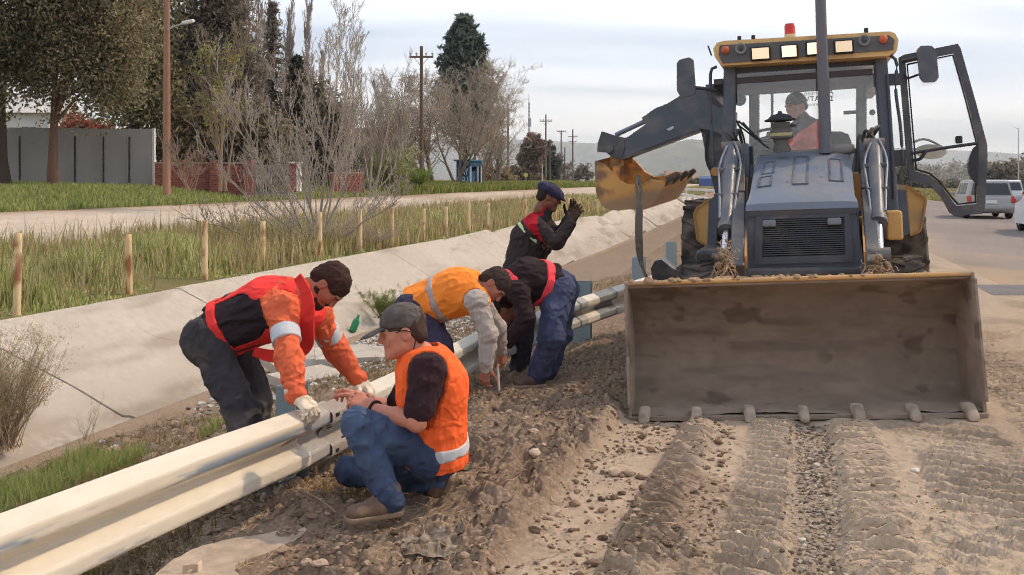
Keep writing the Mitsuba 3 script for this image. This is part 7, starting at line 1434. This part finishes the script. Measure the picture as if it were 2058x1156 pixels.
# ---------------------------------------------------------------- vehicles on the road
def car(label, c, L, Wd, H, heading, paint, rear=True, z0=None, estate=True):
    key = lab(unique('car'), label, 'car'); c = np.asarray(c, float); a = heading; fx = np.array([math.sin(a), math.cos(a), 0]); rx_ = np.array([math.cos(a), -math.sin(a), 0]); M = np.stack([rx_, fx, [0, 0, 1.]], 1)
    PW = lambda m: (np.asarray(m.vertices)@M.T+c, m.faces)
    # body: side profile (y forward, z up), with rounded plan and tumblehome
    hb = H*.58; prof = [(-L/2, .32), (-L/2-.02, .55), (-L/2, hb*.92), (-L/2+.05, hb), (L*.22, hb), (L*.45, hb*.84), (L/2, hb*.62), (L/2, .3), (L*.4, .22), (-L*.42, .22)]
    S = sg.Polygon(prof).buffer(-.05).buffer(.05, quad_segs=5)
    def loft(poly, w_low, w_top, zc, zt):
        m = trimesh.creation.extrude_polygon(poly, 1.0, engine='earcut'); m = trimesh.Trimesh(*trimesh.remesh.subdivide_to_size(m.vertices, m.faces, .35), process=True); v = np.array(m.vertices); z = v[:, 1]; k = np.clip((z-zc)/(zt-zc), 0, 1); w = w_low+(w_top-w_low)*k; e = np.clip((np.abs(v[:, 0])-L*.38)/(L*.12), 0, 1)**2*.10
        return trimesh.Trimesh(np.stack([(v[:, 2]-.5)*w*(1-e), v[:, 0], z], 1), m.faces, process=False)
    obj(key+'__body', PW(loft(S, Wd, Wd*.97, hb*.6, hb)), 'vc_paint', srgb(*paint), smooth=30, amp=.06)
    gh = [(-L/2+.10, hb-.02), (-L/2+.26, H-.05), (-L/2+.5, H), (L*.06, H), (L*.12, H-.04), (L*.27, hb-.02)] if estate else [(-L*.36, hb-.02), (-L*.24, H), (L*.04, H), (L*.24, hb-.02)]
    obj(key+'__cabin', PW(loft(sg.Polygon(gh).buffer(-.04).buffer(.04), Wd*.93, Wd*.76, hb, H)), 'vc_paint', srgb(*paint), smooth=30, amp=.06)
    y0 = -L/2+.10 if estate else -L*.36; y1 = y0+.155 if estate else -L*.25
    kz = lambda z: (z-hb)/(H-hb)
    wq = lambda z: (Wd*.93+(Wd*.76-Wd*.93)*kz(z))/2; yq = lambda z: y0-.02+(y1-y0)*kz(z)/.93
    za, zb = hb+.06, H-.13
    q = [(-wq(za)+.10, yq(za), za), (wq(za)-.10, yq(za), za), (wq(zb)-.10, yq(zb), zb), (-wq(zb)+.10, yq(zb), zb)]
    v = np.array(q+[np.array(p)+[0, .03, 0] for p in q]); obj(key+'__rear_window', PW(trimesh.convex.convex_hull(v)), 'vc_paint', srgb(46, 50, 56), amp=.05)
    for s in (-1, 1):
        ys = [(-L*.33, L*.0), (L*.02, L*.17)]
        for (ya_, yb_) in ys:
            q = [(s*(wq(za)+.004), ya_, za), (s*(wq(za)+.004), yb_, za), (s*(wq(zb)+.004), min(yb_, L*.10), zb), (s*(wq(zb)+.004), ya_+.05, zb)]; v = np.array(q+[np.array(p)-[s*.03, 0, 0] for p in q]); obj(key+'__side_window', PW(trimesh.convex.convex_hull(v)), 'vc_paint', srgb(44, 48, 54), amp=.05)
        obj(key+'__tail_light', PW(box((s*(Wd/2-.10), -L/2-.0, hb*.86), (.17, .10, .26), None, .03)), 'vc_paint', srgb(190, 36, 40), smooth=40)
        obj(key+'__headlight', PW(box((s*(Wd/2-.24), L/2-.02, hb*.62), (.32, .10, .14), None, .03)), 'vc_paint', srgb(220, 222, 226), smooth=40)
        obj(key+'__mirror', PW(box((s*(Wd/2+.08), L*.2, hb+.08), (.2, .1, .13), None, .03)), 'vc_paint', srgb(*paint), smooth=40)
        for yy in (-L*.31, L*.31):
            w_ = obj(key+'__wheel', PW(lathe([(.17, -.11), (.29, -.11), (.33, -.08), (.33, .08), (.29, .11), (.17, .11)], (s*(Wd/2-.12), yy, .33), (1, 0, 0), 24)), 'vc_rough', srgb(38, 38, 40), smooth=30); obj(w_+'__rim', PW(lathe([(0, -.09), (.18, -.1), (.18, .1), (0, .09)], (s*(Wd/2-.12), yy, .33), (1, 0, 0), 20)), 'vc_paint', srgb(160, 162, 166))
    obj(key+'__bumper', PW(box((0, -L/2-.03, .46), (Wd*.94, .16, .2), None, .05)), 'vc_paint', srgb(*[int(x*.93) for x in paint]), smooth=40)
    obj(key+'__number_plate', PW(box((0, -L/2-.06, hb*.76), (.4, .03, .13))), 'vc_dull', srgb(214, 214, 210))
    return key
def road_z(px, Y): return np.array([(px-1029)*Y/2200, Y, 0.0])
car('silver estate car driving away, seen just right of the open cab door', road_z(1972, 44.5), 4.3, 1.8, 1.52, .235, (158, 157, 158))
car('white car farther ahead, half hidden behind the silver estate car', road_z(2012, 62), 4.2, 1.75, 1.5, .235, (206, 206, 208))
car('pale grey car cut off by the right edge of the picture', road_z(2134, 31.5), 4.4, 1.8, 1.62, .235, (196, 196, 200))
# dark sheet on the road beside the loader, painted as an unseen vehicle shadow
Tm, Ym = np.meshgrid(np.linspace(2.9, 6.2, 20), np.linspace(14.6, 16.0, 10)); obj('road_shadow_patch', grid(xt(Tm, Ym), Ym, zbase(Tm, Ym)+.006), 'vc_rough', srgb(104, 98, 96), smooth=True, amp=.25, freq=5); labels['road_shadow_patch'] = {'kind': 'structure'}

# ---------------------------------------------------------------- the air
scene['haze_air'] = {'type': 'homogeneous', 'albedo': rgbt((.95, .95, .96)), 'sigma_t': rgbt((.00013, .00014, .00016))}
scene['haze'] = {'type': 'cube', 'to_world': T4().translate([0, 0, 223]).scale([9500, 9500, 228]), 'bsdf': {'type': 'null'}, 'interior': {'type': 'ref', 'id': 'haze_air'}}
labels['haze'] = {'kind': 'stuff', 'label': 'thin bluish haze that softens the far hills and trees'}
scene['camera']['medium'] = {'type': 'ref', 'id': 'haze_air'}
